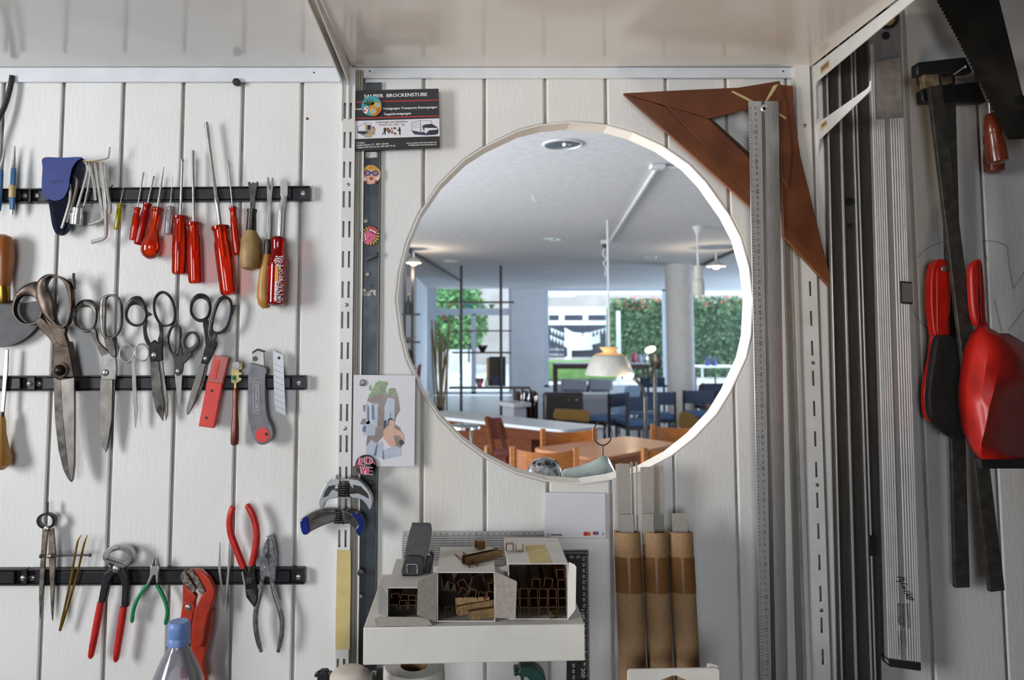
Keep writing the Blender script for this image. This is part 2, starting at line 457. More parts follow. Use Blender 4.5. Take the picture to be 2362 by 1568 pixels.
# partition wall: backing slab, then every plank
mb = MB()
for xa, xb in ((XL - 0.1, HC.x - HRX - 0.05), (HC.x - HRX - 0.05, HC.x), (HC.x, HC.x + HRX + 0.05), (HC.x + HRX + 0.05, 5.2)):
    for p in cut_panel(xa, xb, ZF, ZC, 0.002):
        mb.ext([Vector((x, 0.0055, z)) for x, z in p], [Vector((x, T_WALL, z)) for x, z in p])
wall_back = mb.build('wall_back', M['wall_gap'], kind='structure', label='white painted plank wall with a large round opening', cat='wall')
g = [7, 145, 284, 422, 560, 697, 838, 978, 1118, 1258, 1398, 1537, 1676, 1816, 1956, 2096, 2257]
gx = [W(x, 250).x for x in g]
p_ = 0.1
while gx[0] > XL: gx.insert(0, gx[0] - p_)
while gx[-1] < XR: gx.append(gx[-1] + p_)
pr = random.Random(5)
for a, b in zip(gx, gx[1:]):
    for p in cut_panel(a + 0.0021, b - 0.0021, ZF + 0.001, ZC - 0.001, 0.002):
        q = pr.uniform(-0.0006, 0.0006)
        m_ = MB().ext([Vector((x, q, z)) for x, z in p], [Vector((x, 0.0055, z)) for x, z in p])
        m_.build('plank', M['wall_paint'], wall_back, bevel=0.003, segs=2)
# lining of the opening, laid in facets
mb = MB(); O = hole(0.0015); I = hole(-0.0004)
n = HN
vs = [Vector((x, y, z)) for y, L_ in ((-0.0012, O), (-0.0012, I), (T_WALL + 0.001, I), (T_WALL + 0.001, O)) for x, z in L_]
fs = [(k * n + i, k * n + (i + 1) % n, ((k + 1) % 4) * n + (i + 1) % n, ((k + 1) % 4) * n + i) for k in range(4) for i in range(n)]
mb.add(vs, fs).build('trim_1', M['lining'], kind='structure', label='white strip lining the edge of the round opening', ang=3)
# the rest of the workroom (not in view, it closes the room for the light)
def room_box(name, lo, hi, m, label=None): return MB().box(lo, hi).build(name, m, kind='structure', label=label)
room_box('floor', (XL, YB, ZF - 0.1), (XR, 0, ZF), M['room_floor'])
room_box('ceiling', (XL, YB, ZC), (XR, 0.04, ZC + 0.1), M['room_paint'])
room_box('wall_right', (XR, YB, ZF), (XR + 0.1, 0, ZC), M['room_paint'])
# unseen wall added to darken the right side; rear wall opened for fill
mb = MB().box((0.30, -1.55, ZF), (XR, -1.45, ZC)).box((XL, -1.9, 0.62), (0.30, -1.8, ZC))
mb.build('wall_light_block', M['room_paint'], kind='structure')
mb = MB().box((XL, YB - 0.1, ZF), (XR, YB, -0.45)).box((XL, YB - 0.1, 0.5), (XR, YB, ZC)).box((XL, YB - 0.1, -0.45), (-0.92, YB, 0.5)).box((0.42, YB - 0.1, -0.45), (XR, YB, 0.5))
mb.build('wall_rear', M['room_paint'], kind='structure')
mb = MB()
wy0, wy1, wz0, wz1 = -1.70, -0.94, -0.35, 0.60  # opening for the assumed side window, out of view
mb.box((XL - 0.1, YB, ZF), (XL, wy0, ZC)).box((XL - 0.1, wy1, ZF), (XL, 0, ZC)).box((XL - 0.1, wy0, ZF), (XL, wy1, wz0)).box((XL - 0.1, wy0, wz1), (XL, wy1, ZC))
mb.build('wall_left', M['room_paint'], kind='structure')
# ================================================================== SHELVES, UPRIGHTS, BRACKETS
ZU = W(1300, 158).z                      # underside of the shelf boards
def shelf_board(label, xa, xb, py0, py1):
    root = thing('shelf_board', label, 'shelf', ((xa + xb) / 2, -0.006, ZU), 'glossy white shelf boards')
    MB().box((xa, -0.40, ZU), (xb, -0.006, ZU + 0.019)).build('board', M['shelf_white'], root, bevel=0.0015)
    z0, z1 = W(700, py1, 0.006).z, W(700, py0, 0.006).z
    rail = MB().box((xa + 0.002, -0.0065, z0), (xb - 0.002, -0.0005, max(z1, ZU))).build('rear_rail', M['rail_white'], root, bevel=0.001)
    for x in (xa + 0.03, xb - 0.045):
        if x > -1: MB().disc((x, -0.006, z0 + (ZU - z0) * 0.62), 0.0014, 0.0008, 12).build('screw_hole', M['black_metal'], rail)
    return root
shelf_board('white glossy shelf board above the magnetic tool strips', -1.6, W(789, 180).x, 163, 189)
shelf_board('white glossy shelf board above the round opening', W(812, 180).x, W(1866, 180).x, 157, 180)
def bracket(name, label, px, outline, gap, mt, py=200, group=None):
    """outline [(d, pixel row on the wall plane)], two plates gap pixels apart"""
    x = W(px, py).x
    zz = lambda y: W(px, y).z
    root = thing(name, label, 'bracket', (x, 0, min(zz(p[1]) for p in outline)), group)
    L = [Vector((0, -d, zz(y))) for d, y in outline]
    offs = [0] if gap == 0 else [-gap / 2, gap / 2]
    for k, o in enumerate(offs):
        m_ = MB().ext([v + Vector((x + o - 0.0009, 0, 0)) for v in L], [v + Vector((x + o + 0.0009, 0, 0)) for v in L])
        m_.build('side_plate' if gap else 'arm', mt, root)
    if gap:
        a, b = outline[-1], outline[-2]
        MB().box((x - gap / 2, -b[0], zz(b[1]) - 0.002), (x + gap / 2, -a[0] - 0.03, zz(b[1]))).build('top_web', mt, root)
    return root, x, zz
bracket('shelf_bracket', 'grey metal shelf bracket left of the round opening, holding the boards above', 801,
        [(0.002, 284), (0.015, 284), (0.019, 281), (0.020, 206), (0.028, 198), (0.36, 166), (0.36, 159), (0.002, 159)], 0.0105, M['metal_white'])
root, x, zz = bracket('shelf_bracket', 'white shelf bracket with a barcode sticker under the shelf corner on the right', 1871,
        [(0.002, 283), (0.010, 283), (0.014, 278), (0.015, 206), (0.022, 198), (0.38, 172), (0.38, 159), (0.002, 159)], 0.0, M['metal_white'])
def sticker(root, x, zz, d0, y0, d1, y1, sl):
    xs = x - 0.0010 - 0.0002
    st = MB().add([(xs, -d0, zz(y0)), (xs, -d1, zz(y0 + sl)), (xs, -d1, zz(y1 + sl)), (xs, -d0, zz(y1))], [(0, 1, 2, 3)]).build('barcode_sticker', M['sticker'], root)
    mb = MB(); k = 0; u = d0 + 0.005
    while u < d1 - 0.002:
        w = (0.0010, 0.0005, 0.0014, 0.0007)[k % 4]
        t = (u - d0) / (d1 - d0); ya, yb = y0 + sl * t + 3, y1 + sl * t - 5
        mb.add([(xs - 0.0002, -u, zz(ya)), (xs - 0.0002, -u - w, zz(ya)), (xs - 0.0002, -u - w, zz(yb)), (xs - 0.0002, -u, zz(yb))], [(0, 1, 2, 3)])
        u += w + (0.0008, 0.0013, 0.0006)[k % 3]; k += 1
    mb.build('barcode', M['ink_black'], st)
mk('sticker', 'd8b98c', 0.6, col2='d2b183', scale=60)
sticker(root, x, zz, 0.034, 172, 0.066, 190, -2)
root, x, zz = bracket('shelf_bracket', 'small white shelf bracket with upturned tip, hooked on the upright by the wooden set squares', 1873,
        [(0.002, 412), (0.009, 412), (0.013, 352), (0.018, 330), (0.172, 289), (0.176, 284), (0.177, 270), (0.1735, 270), (0.172, 278), (0.166, 281), (0.012, 291), (0.010, 283), (0.002, 283)], 0.0, M['metal_white'])
sticker(root, x, zz, 0.026, 297, 0.048, 312, -3)

def upright(label, xa, xb, cols, zlo, zhi, rows, screws, dep=0.016, group='slotted white uprights'):
    root = thing('slotted_upright', label, 'upright', ((xa + xb) / 2, 0, zlo), group)
    xs = sorted([xa, xb] + [c for q in cols for c in q]); zs = sorted([zlo, zhi] + [c for q in rows for c in q])
    mb = MB()
    y0, y1 = -dep, -dep + 0.0018
    for i in range(len(xs) - 1):
        for j in range(len(zs) - 1):
            mx, mz = (xs[i] + xs[i + 1]) / 2, (zs[j] + zs[j + 1]) / 2
            if any(a < mx < b for a, b in cols) and any(a < mz < b for a, b in rows): continue
            mb.add([(xs[i], y0, zs[j]), (xs[i + 1], y0, zs[j]), (xs[i + 1], y0, zs[j + 1]), (xs[i], y0, zs[j + 1])], [(0, 1, 2, 3)])
    for a, b in cols:
        for c, e in rows:
            mb.add([(x, y, z) for y in (y0, y1) for x, z in ((a, c), (b, c), (b, e), (a, e))], [(0, 1, 5, 4), (1, 2, 6, 5), (2, 3, 7, 6), (3, 0, 4, 7)])
    for x in (xa, xb):
        mb.add([(x, y0, zlo), (x, -0.0005, zlo), (x, -0.0005, zhi), (x, y0, zhi)], [(0, 1, 2, 3)])
    mb.add([(xa, y0, zhi), (xb, y0, zhi), (xb, -0.0005, zhi), (xa, -0.0005, zhi)], [(0, 1, 2, 3)])
    mb.build('channel', M['metal_white'], root)
    for z in screws:
        xc = (xa + xb) / 2
        s_ = MB().disc((xc, y0, z), 0.0030, 0.0006, 16, dome=0.0008).build('screw', M['steel'], root)
        MB().box((xc - 0.0022, y0 - 0.0018, z - 0.0004), (xc + 0.0022, y0 - 0.0012, z + 0.0004)).build('slot', M['black_metal'], s_)
    return root
d_ = 0.016
def rows_from(px, ya, yb, half, z_lo, z_hi, k):
    za, zb = W(px, ya, d_).z, W(px, yb, d_).z; st = (za - zb) / k
    out = []; z = za
    while z + st < z_hi: z += st
    while z > z_lo:
        out.append((z - half, z + half)); z -= st
    return out
zlo = ZF + 0.3
xa, xb = W(786, 600, d_).x, W(815, 600, d_).x
cols = [(W(788.5, 600, d_).x, W(793.5, 600, d_).x), (W(802.5, 600, d_).x, W(807.5, 600, d_).x)]
upright('white slotted upright between the tool strips and the dark steel strip', xa, xb, cols, zlo, ZU - 0.004, rows_from(800, 323, 738, 0.0132, zlo, ZU - 0.03, 6),
        [W(797, 426, d_).z, W(796, 703, d_).z, W(792, 988, d_).z])
xa, xb = W(1860, 900, d_).x, W(1893, 900, d_).x
cols = [(W(1874, 900, d_).x, W(1880, 900, d_).x)]
upright('white slotted upright right of the wooden set squares', xa, xb, cols, zlo, ZU + 0.2, rows_from(1878, 734, 1012, 0.0118, zlo, W(1870, 420).z, 4),
        [W(1878, 837, d_).z, W(1882, 1118, d_).z, W(1889, 1407, d_).z, W(1863, 290, d_).z])
# grey edge profile and dark steel strip beside the left upright
zt = W(850, 190, 0.004).z
xa, xb, xc, xd, xe = [W(q, 600, 0.006).x for q in (815.5, 834, 838.5, 871, 876)]
root = thing('edge_profile', 'grey metal edge profile with a white rim beside the slotted upright', 'profile', ((xa + xb) / 2, 0, zlo))
MB().box((xa + 0.0005, -0.008, zlo), (xb, -0.0005, ZU - 0.006)).build('web', M['alu_dull'], root, bevel=0.001)
MB().box((xa + 0.0045, -0.0105, zlo), (xb - 0.004, -0.008, ZU - 0.006)).build('bead', M['alu_dull'], root, bevel=0.001)
MB().box((xb, -0.0115, zlo), (xc - 0.0008, -0.0005, W(850, 345, 0.01).z)).build('rim', M['metal_white'], root)
root = thing('steel_strip', 'dark steel magnet strip with badges and magnets left of the round opening', 'metal strip', ((xc + xe) / 2, 0, zlo))
MB().box((xc, -0.0042, zlo), (xd, -0.0005, zt)).build('face', M['strip_steel'], root, bevel=0.0004)
MB().box((xd, -0.0062, zlo), (xe, -0.0005, zt)).build('flange', M['alu_dark'], root, bevel=0.0008)
mk('residue', 'c9c7c2', 0.7, col2='5d6063', scale=130, lo=0.5, hi=0.6)
MB().plate(zI((243, 30), (320, 30), (322, 66), (250, 72), (243, 60)), 0.0048, 0.0006).build('label_patch', M['residue'], root)
MB().plate(zI((214, 955), (240, 965), (285, 955), (313, 955), (306, 975), (314, 992), (280, 985), (262, 1000), (216, 1012)), 0.0048, 0.0006).build('glue_residue', M['residue'], root)
mb = MB().pt(crv([(x, y, 0.005) for x, y in ell(*zI((283, 927))[0], 4, 3.4, 12)], 3, True), 0.8, 0.005, 6, closed=True)
mb.build('rubber_ring', M['black_plastic'], root)
# white batten right of the right upright, grey strip left of it
xa, xb = W(1899, 900, 0.012).x, W(1927, 900, 0.012).x
MB().box((xa, -0.012, zlo), (xb, -0.0008, ZC - 0.01)).build('wall_batten', M['wall_paint'], None, 'white painted batten between the slotted upright and the grey guide rail', 'batten', bevel=0.002)
xa, xb = W(1819, 900, 0.006).x, W(1833, 900, 0.006).x
MB().box((xa, -0.006, zlo), (xb, -0.0008, ZU - 0.03)).build('cover_strip', M['alu_dull'], None, 'narrow grey cover strip beside the long aluminium ruler', 'cover strip', bevel=0.001)
# black cable and knob under the left shelf
MB().pt(crv([(-60, 360, 0.03), (-30, 318, 0.022), (0, 268, 0.016), (14, 236, 0.013), (24, 200, 0.011), (28, 175, 0.009)], 6), 6.0, 0.012, 10).build(
    'cable', M['black_plastic'], None, 'black cable hanging in front of the planks at the upper left', 'cable')
MB().pt([(545, 189, 0.001), (545, 189, 0.012), (545, 189, 0.015)], [9, 9, 5], 0.01, 16, ref=Vector((0, 0, 1))).build(
    'rubber_knob', M['black_plastic'], None, 'small black round knob just under the left shelf rail', 'knob')
# stray nail holes and specks in the planks
MB().disc(W(709, 274, 0.0), 0.0022, 0.0012, 10).build('nail', M['wood_red'], None, 'small rusty nail head in the plank near the shelf bracket', 'nail')

# ================================================================== MAGNETIC TOOL STRIPS
def tool_strip(label, x0, x1, tl, tr, bl, br, screws, plates):
    """corner rows at x0 and x1"""
    base = W((x0 + x1) / 2, (bl + br) / 2, 0.0)
    root = thing('magnetic_strip', label, 'tool strip', base, 'black magnetic tool strips')
    f = lambda x, a: (tl + (tr - tl) * (x - x0) / (x1 - x0)) * (1 - a) + (bl + (br - bl) * (x - x0) / (x1 - x0)) * a
    q = lambda xa, xb, a, b: [(xa, f(xa, a)), (xb, f(xb, a)), (xb, f(xb, b)), (xa, f(xa, b))]
    MB().plate(q(x0, x1, 0, 1), 0.0045, 0.004).build('back_plate', M['black_metal'], root, bevel=0.0006)
    MB().plate(q(x0 + 1, x1 - 1, 0.0, 0.10), 0.0135, 0.0125).plate(q(x0 + 1, x1 - 1, 0.90, 1.0), 0.0135, 0.0125).build('lip', M['black_metal'], root, bevel=0.0008)
    xa = plates[0] if plates[0] is not None else x0; xb = plates[1] if plates[1] is not None else x1
    MB().plate(q(xa, xb, 0.13, 0.87), 0.0128, 0.008).build('magnet_bar', M['black_metal'], root, bevel=0.0008)
    if plates[1] is not None: MB().plate(q(x1 - 2.2, x1, 0.05, 0.95), 0.0135, 0.009).build('end_wall', M['black_metal'], root)
    for sx in screws:
        y = f(sx, 0.52); c = W(sx, y, 0.0045)
        s_ = MB().disc(c, 0.0042, 0.0010, 18, dome=0.0016).build('screw', M['steel_bright'], root)
        MB().box((c.x - 0.0032, c.y - 0.0030, c.z - 0.0005), (c.x + 0.0032, c.y - 0.0022, c.z + 0.0005)).build('slot', M['black_metal'], s_)
    return root
tool_strip('black magnetic strip that holds the red screwdrivers', 72, 714, 434, 428, 467, 462, [86, 700], (104, 672))
tool_strip('end of a black magnetic strip behind the blue scribers, cut off by the left edge', -160, 70, 436, 434, 468, 467, [58], (None, 46))
tool_strip('black magnetic strip that holds the scissors', 81, 704, 867, 866, 902, 899, [90, 691], (104, 670))
tool_strip('end of a black magnetic strip behind the wood-handled chisel, cut off by the left edge', -160, 79, 868, 867, 902, 902, [68], (None, 46))
tool_strip('black magnetic strip that holds the pliers', 63, 702, 1313, 1311, 1351, 1348, [75, 689], (86, 668))
tool_strip('end of a black magnetic strip at the lower left, cut off by the left edge', -160, 61, 1314, 1313, 1351, 1351, [53], (None, 32))
# ================================================================== TOOLS ON THE STRIPS
DS = 0.0137                      # front of the strips
def mid(a, b, t): return tuple(a[i] + (b[i] - a[i]) * t for i in range(2))
def cyl_d(a, b, r, d):
    """front surface of a round handle of radius r pixels with its axis from pixel a to b at depth d"""
    L = math.hypot(b[0] - a[0], b[1] - a[1]); nx, ny = -(b[1] - a[1]) / L, (b[0] - a[0]) / L
    def f(x, y):
        q = min(0.98, abs((x - a[0]) * nx + (y - a[1]) * ny) / r)
        return d + S(d) * r * math.sqrt(1 - q * q) + 0.0003
    return f
G_SD = 'screwdrivers on the upper strip'
HANDLE = [(0, .72), (.015, 1.0), (.055, 1.0), (.075, .86), (.20, .80), (.27, .97), (.6, 1.0), (.93, 1.0), (.98, .92), (1, .7)]
def screwdriver(label, tip, neck, butt, rs, rh, hm, kind='flat', prof=HANDLE, flute=0.07, sm='steel', core=0.45, group=G_SD, lean=0.0):
    dr = DS + rs * S() + 0.0004
    d = max(dr, rh * S() + 0.003)
    root = thing('screwdriver', label, 'screwdriver', W(neck[0], neck[1], d), group)
    A, B = mid(tip, neck, 0.12), neck
    end = mid(neck, butt, core)
    if kind == 'flat': pts, r = [tip, mid(tip, neck, .03), mid(tip, neck, .13), mid(tip, neck, .17), neck], [(rs * 1.15, rs * .25), (rs * 1.3, rs * .4), (rs * 1.25, rs * .8), rs, rs]
    elif kind == 'phillips': pts, r = [tip, mid(tip, neck, .035), mid(tip, neck, .06), mid(tip, neck, .11), neck], [rs * .35, rs * .9, rs * 1.25, rs, rs]
    elif kind == 'awl': pts, r = [tip, mid(tip, neck, .5), neck], [rs * .2, rs * .75, rs]
    elif kind == 'big': pts, r = [tip, mid(tip, neck, .02), mid(tip, neck, .14), mid(tip, neck, .2), mid(tip, neck, .72), mid(tip, neck, .74), mid(tip, neck, .80), mid(tip, neck, .82), neck], \
                                 [(rs * .7, rs * .25), (rs * 1.0, rs * .35), (rs * 1.0, rs * .7), rs * .85, rs * .85, rs * 1.2, rs * 1.2, rs, rs]
    P = [(p[0], p[1], d) for p in pts + [end]]
    MB().pt(P, r + [rs * .9], d, 12).build('shaft', M[sm], root)
    m_ = MB(); pp = [mid(neck, butt, t) for t, q in prof]
    m_.pt(pp, [rh * q for t, q in prof], d, 24, mod=lambda i, a: 1 - flute * (0.5 + 0.5 * cos(6 * a)) if i > 2 else 1.0)
    m_.build('handle', M[hm], root)
    return root, d
def p(v, *a): return v.l(list(a))
q = lambda *a: zB.l(list(a))
screwdriver('tiny screwdriver with a translucent yellow handle', *q((127, 545), (95, 712), (62, 920)), 1.3, 6.0, 'yellow_clear', 'awl')
screwdriver('thin red screwdriver next to the yellow one', *q((277, 465), (230, 742), (190, 1003)), 1.7, 8.0, 'red_clear')
screwdriver('short dark red screwdriver, third from the left on the upper strip', *q((358, 497), (310, 708), (232, 1038)), 2.0, 10.0, 'darkred_clear')
screwdriver('red screwdriver with a cross tip and collared handle', *q((583, 345), (567, 806), (556, 1272)), 3.2, 17.0, 'red_clear', 'phillips')
screwdriver('red flat-blade screwdriver left of the longest one', *q((663, 295), (672, 858), (686, 1342)), 3.2, 16.5, 'red_clear')
screwdriver('longest red screwdriver with a big fluted handle', *q((768, 72), (878, 885), (950, 1432)), 5.0, 20.0, 'red_clear', 'big')
screwdriver('slim red screwdriver partly behind the longest one', *q((940, 375), (977, 738), (1014, 1120)), 1.8, 9.0, 'red_clear')
screwdriver('small screwdriver with a colourless clear handle', *q((508, 490), (487, 735), (470, 955)), 1.6, 9.5, 'water_clear', 'awl', flute=0.02)
t_, n_, b_ = q((437, 425), (388, 742), (320, 1150))
screwdriver('awl with an orange ball-ended handle', t_, n_, b_, 3.4, 22.5, 'orange_clear', 'awl',
            [(0, .4), (.02, .60), (.06, .60), (.09, .46), (.35, .42), (.5, .55), (.62, .85), (.75, 1.0), (.87, .95), (.95, .68), (.99, .3), (1, .1)], 0.0)
# blue scribers
zV = View(0, 300, 7.125)
def scriber(label, pts, tape):
    d = DS + 0.0045
    root = thing('scriber', label, 'scriber', W(*pts[2], d), 'blue scribers')
    MB().pt(pts[:2], [1.0, 5.2], d, 10).build('point', M['steel'], root)
    MB().pt([pts[1], mid(pts[1], pts[2], .1), mid(pts[1], pts[2], .8), pts[2]], [5.4, 6.2, 7.0, 5.0], d, 8).build('handle', M['blue_tool'], root)
    if tape: MB().pt(tape, [7.8, 7.8], d, 14).build('tape_wrap', M['tape_gold'], root)
    MB().pt([pts[2], pts[3]], [3.6, 2.8], d, 10).build('end_cap', M['steel_bright'], root)
scriber('blue scriber wrapped with tan tape', zV((245, 255), (225, 625), (198, 1310), (192, 1392)), zV((208, 908), (204, 1110)))
scriber('blue scriber at the left edge of the picture', zV((88, 245), (18, 655), (-25, 1330), (-30, 1410)), None)

# hex keys in a blue pouch
mk('blue_worn', '2c416f', 0.6, col2='27396a', scale=60)
root = thing('hex_key_set', 'hex keys and a socket in an open blue vinyl pouch', 'hex keys', W(150, 530, 0.02))
MB().plate(crv(zA((500, 905), (515, 1050), (535, 1200), (570, 1285), (620, 1312), (680, 1290), (722, 1230), (735, 1150), (760, 1000), (850, 640), (860, 520), (700, 515), (500, 560)), 4, True), 0.020, 0.005).build('pouch_back', M['blue_dark'], root, bevel=0.001)
MB().plate(crv(zA((500, 905), (515, 1050), (540, 1210), (575, 1285), (620, 1300), (660, 1255), (690, 1100), (705, 920), (600, 880)), 4, True), 0.0245, 0.0012).build('pouch_front', M['pouch_film'], root)
mb = MB(); fl = crv(zA((446, 510), (640, 508), (846, 503), (795, 545), (745, 620), (722, 720), (708, 820), (665, 915), (600, 950), (540, 950), (465, 915), (434, 870), (430, 760), (438, 620)), 4, True)
fr = [W(x, y, 0.026 + 0.006 * sin(min(1, max(0, (y - 362) / 90)) * pi)) for x, y in fl]
mb.ext(fr, [v + Vector((0, 0.0015, 0)) for v in fr]); mb.build('flap', M['blue_vinyl'], root, bevel=0.0004)
worn_print(MB(), *zA((495, 770))[0], *zA((640, 760))[0], 8, 0.0328, 3).build('worn_print', M['blue_worn'], root)
keys = [([(870, 545), (905, 640), (800, 1020)], 3.6, 'steel_bright'), ([(890, 560), (930, 700), (870, 1010)], 3.0, 'steel'),
        ([(920, 560), (965, 760), (985, 950)], 3.4, 'steel'), ([(985, 560), (1010, 760), (1045, 1000), (1060, 1130), (1035, 1160), (925, 1200)], 4.6, 'steel'),
        ([(1045, 560), (1060, 720), (1090, 1050), (1095, 1290), (1070, 1340), (1020, 1360), (945, 1382)], 5.2, 'steel_bright'),
        ([(1085, 580), (1090, 700), (1115, 900), (1140, 1020), (1132, 1085)], 4.2, 'steel'), ([(1085, 800), (1120, 830), (1165, 790)], 2.6, 'steel_dark'),
        ([(900, 545), (1000, 535), (1105, 515), (1125, 480), (1135, 400)], 2.6, 'steel_bright'), ([(860, 545), (960, 550), (1070, 565)], 2.2, 'brass_pale'),
        ([(760, 700), (800, 760), (775, 900), (700, 1180)], 4.6, 'steel_dark'), ([(720, 780), (725, 950), (640, 1240)], 4.2, 'steel')]
for k, (pp, r, m_) in enumerate(keys):
    MB().pt(crv([(x, y, 0.0225 + 0.0012 * (k % 3)) for x, y in zA.l(pp)], 4), r * 0.95, 0.022, 6).build('hex_key', M[m_], root)
MB().pt([(x, y, 0.0265) for x, y in zA((805, 1030), (798, 1090), (795, 1092), (785, 1200))], [12, 12, 14, 13.5], 0.026, 18).build('socket', M['steel_bright'], root)

# wood-handled pullers and the red pry tool
d = 0.022
root = thing('nail_puller', 'nail puller with a forked dark blade and a stout bare wooden handle', 'puller', W(*zB((1118, 1230))[0], d))
MB().plate(zB((1095, 548), (1108, 538), (1118, 556), (1138, 544), (1158, 553), (1170, 535), (1180, 555), (1165, 600), (1155, 660), (1150, 760), (1112, 760), (1112, 660), (1105, 600)), 0.018, 0.0035).build('blade', M['steel_dark'], root, bevel=0.0006)
MB().pt(zB((1130, 758), (1129, 775), (1128, 790), (1122, 930)), [11.5, 11.5, 10, 12], d, 20).build('ferrule', M['black_enamel'], root)
MB().pt(zB((1124, 925), (1122, 945), (1120, 990), (1118, 1100), (1117, 1190), (1116, 1222), (1115, 1236)), [11.5, 14, 22.5, 24.5, 25, 20, 7], d + 0.003, 24).build('handle', M['wood_tan'], root)
root = thing('tack_lifter', 'tack lifter with a split steel claw and a waisted honey-coloured handle', 'tack lifter', W(*zB((1235, 1530))[0], d))
MB().plate(zB((1247, 505), (1258, 503), (1264, 560), (1272, 600), (1280, 560), (1284, 503), (1294, 510), (1297, 570), (1288, 640), (1278, 760), (1270, 1000), (1240, 1000), (1248, 760), (1246, 640), (1243, 570)), 0.0185, 0.004).build('claw', M['steel'], root, bevel=0.0008)
MB().pt(zB((1255, 995), (1253, 1030), (1248, 1115)), [7, 8.5, 8.5], d, 16).build('ferrule', M['steel_dark'], root)
MB().pt(zB((1248, 1112), (1243, 1140), (1236, 1200), (1226, 1290), (1222, 1360), (1225, 1440), (1235, 1500), (1240, 1535)), [8.5, 10.5, 12, 12.5, 14.5, 17, 16, 8], d, 20).build('handle', M['wood_ochre'], root)
root = thing('pry_tool', 'cranked pry tool with a worn red handle and an orange sticker', 'pry tool', W(*zB((1320, 1510))[0], d))
MB().plate(zB((1352, 535), (1410, 530), (1410, 640), (1400, 680), (1365, 690), (1350, 640)), 0.0185, 0.003).build('blade', M['steel_bright'], root, bevel=0.0008)
MB().pt(crv([(x, y, e) for (x, y), e in zip(zB((1382, 660), (1378, 690), (1365, 730), (1357, 780), (1346, 985)), (0.017, 0.018, 0.023, 0.024, 0.024))], 3), 7.5, 0.022, 14).build('shaft', M['steel_bright'], root)
a_, b_ = zB((1340, 972), (1318, 1518)); d = 0.028
PR = [(0, .5), (.02, .72), (.06, .78), (.14, .70), (.22, .72), (.34, .95), (.42, 1.0), (.86, 1.0), (.9, .95), (.93, 1.0), (.97, .92), (1, .6)]
h_ = MB().pt([mid(a_, b_, t) for t, k in PR], [23.0 * k for t, k in PR], d, 24).build('handle', M['darkred_clear'], root)
mk('sticker_orange', 'e09a22', 0.5, col2='cf8618', scale=80)
fd = cyl_d(a_, b_, 23.2, d)
mb = MB(); u0, u1, v0, v1 = 1248, 1335, 1205, 1325; nn = 10
vs = [(u0 + (u1 - u0) * i / nn, v0 + (v1 - v0) * j / 6 + 3 * sin(i * 2.1 + j)) for j in range(7) for i in range(nn + 1)]
mb.add([W(*zB(v)[0], fd(*zB(v)[0])) for v in vs], [(j * 11 + i, j * 11 + i + 1, j * 11 + i + 12, j * 11 + i + 11) for j in range(6) for i in range(nn)])
mb.build('sticker', M['sticker_orange'], h_)
mb = MB(); rr = random.Random(4)
for k in range(26):
    v = 1130 + k * 14.2
    if 1205 < v < 1325: xa_, xb_ = 1338, 1362
    elif v < 1205: xa_, xb_ = 1268 + (1205 - v) * .6, 1366
    else: xa_, xb_ = 1246 + max(0, v - 1400) * .9, 1346 + max(0, v - 1400) * .2
    x = xa_
    while x < xb_:
        l_ = rr.uniform(10, 34); pts = [(x, v + rr.uniform(-4, 4)), (x + l_, v - 6 + rr.uniform(-4, 4)), (x + l_ + 2, v + rr.uniform(0, 5)), (x + 3, v + 7)]
        if x + l_ < 1385: mb.add([W(*zB(c)[0], fd(*zB(c)[0])) for c in pts], [(0, 1, 2, 3)])
        x += l_ + rr.uniform(1, 7)
mb.build('worn_lettering', M['ink_white'], h_)

# ------------------------------------------------------------------ scissors
def scissors(name, label, v, loops, shanks, body, blades, pivot, mh, mbld, d=0.0185, h=0.0035, spur=None, cat='scissors', mbody=None, group='scissors on the middle strip'):
    pv = v(pivot)[0]
    root = thing(name, label, cat, W(pv[0], pv[1], d), group)
    for k, (o, i) in enumerate(loops):
        MB().band(crv(v.l(o), 4, True), crv(v.l(i), 4, True), d + (0.001 if k else -0.0005), h, 44, 10).build('handle_loop', M[mh], root)
    for k, s_ in enumerate(shanks):
        MB().plate(crv(v.l(s_), 3, True), d + h * .8 + (0.0012 if k else 0), h * 1.6).build('shank', M[mh], root, bevel=0.0012)
    if body: MB().plate(v.l(body), d + h * .85, h * 1.5).build('pivot_plate', M[mbody or mh], root, bevel=0.0010)
    for k, (b_, m_) in enumerate(blades):
        MB().plate(v.l(b_), d + 0.0016 - 0.002 * k, 0.0024).build('blade', M[m_], root, bevel=0.0007)
    c = W(pv[0], pv[1], d + h * .85)
    s_ = MB().disc(c, pivot[2] / v.o[2] * S(d), 0.0009, 20, dome=0.0016).build('pivot_screw', M['steel'], root)
    if spur: MB().plate(v.l(spur), d + h * .5, h * 1.0).build('finger_rest', M[mh], root, bevel=0.0008)
    return root
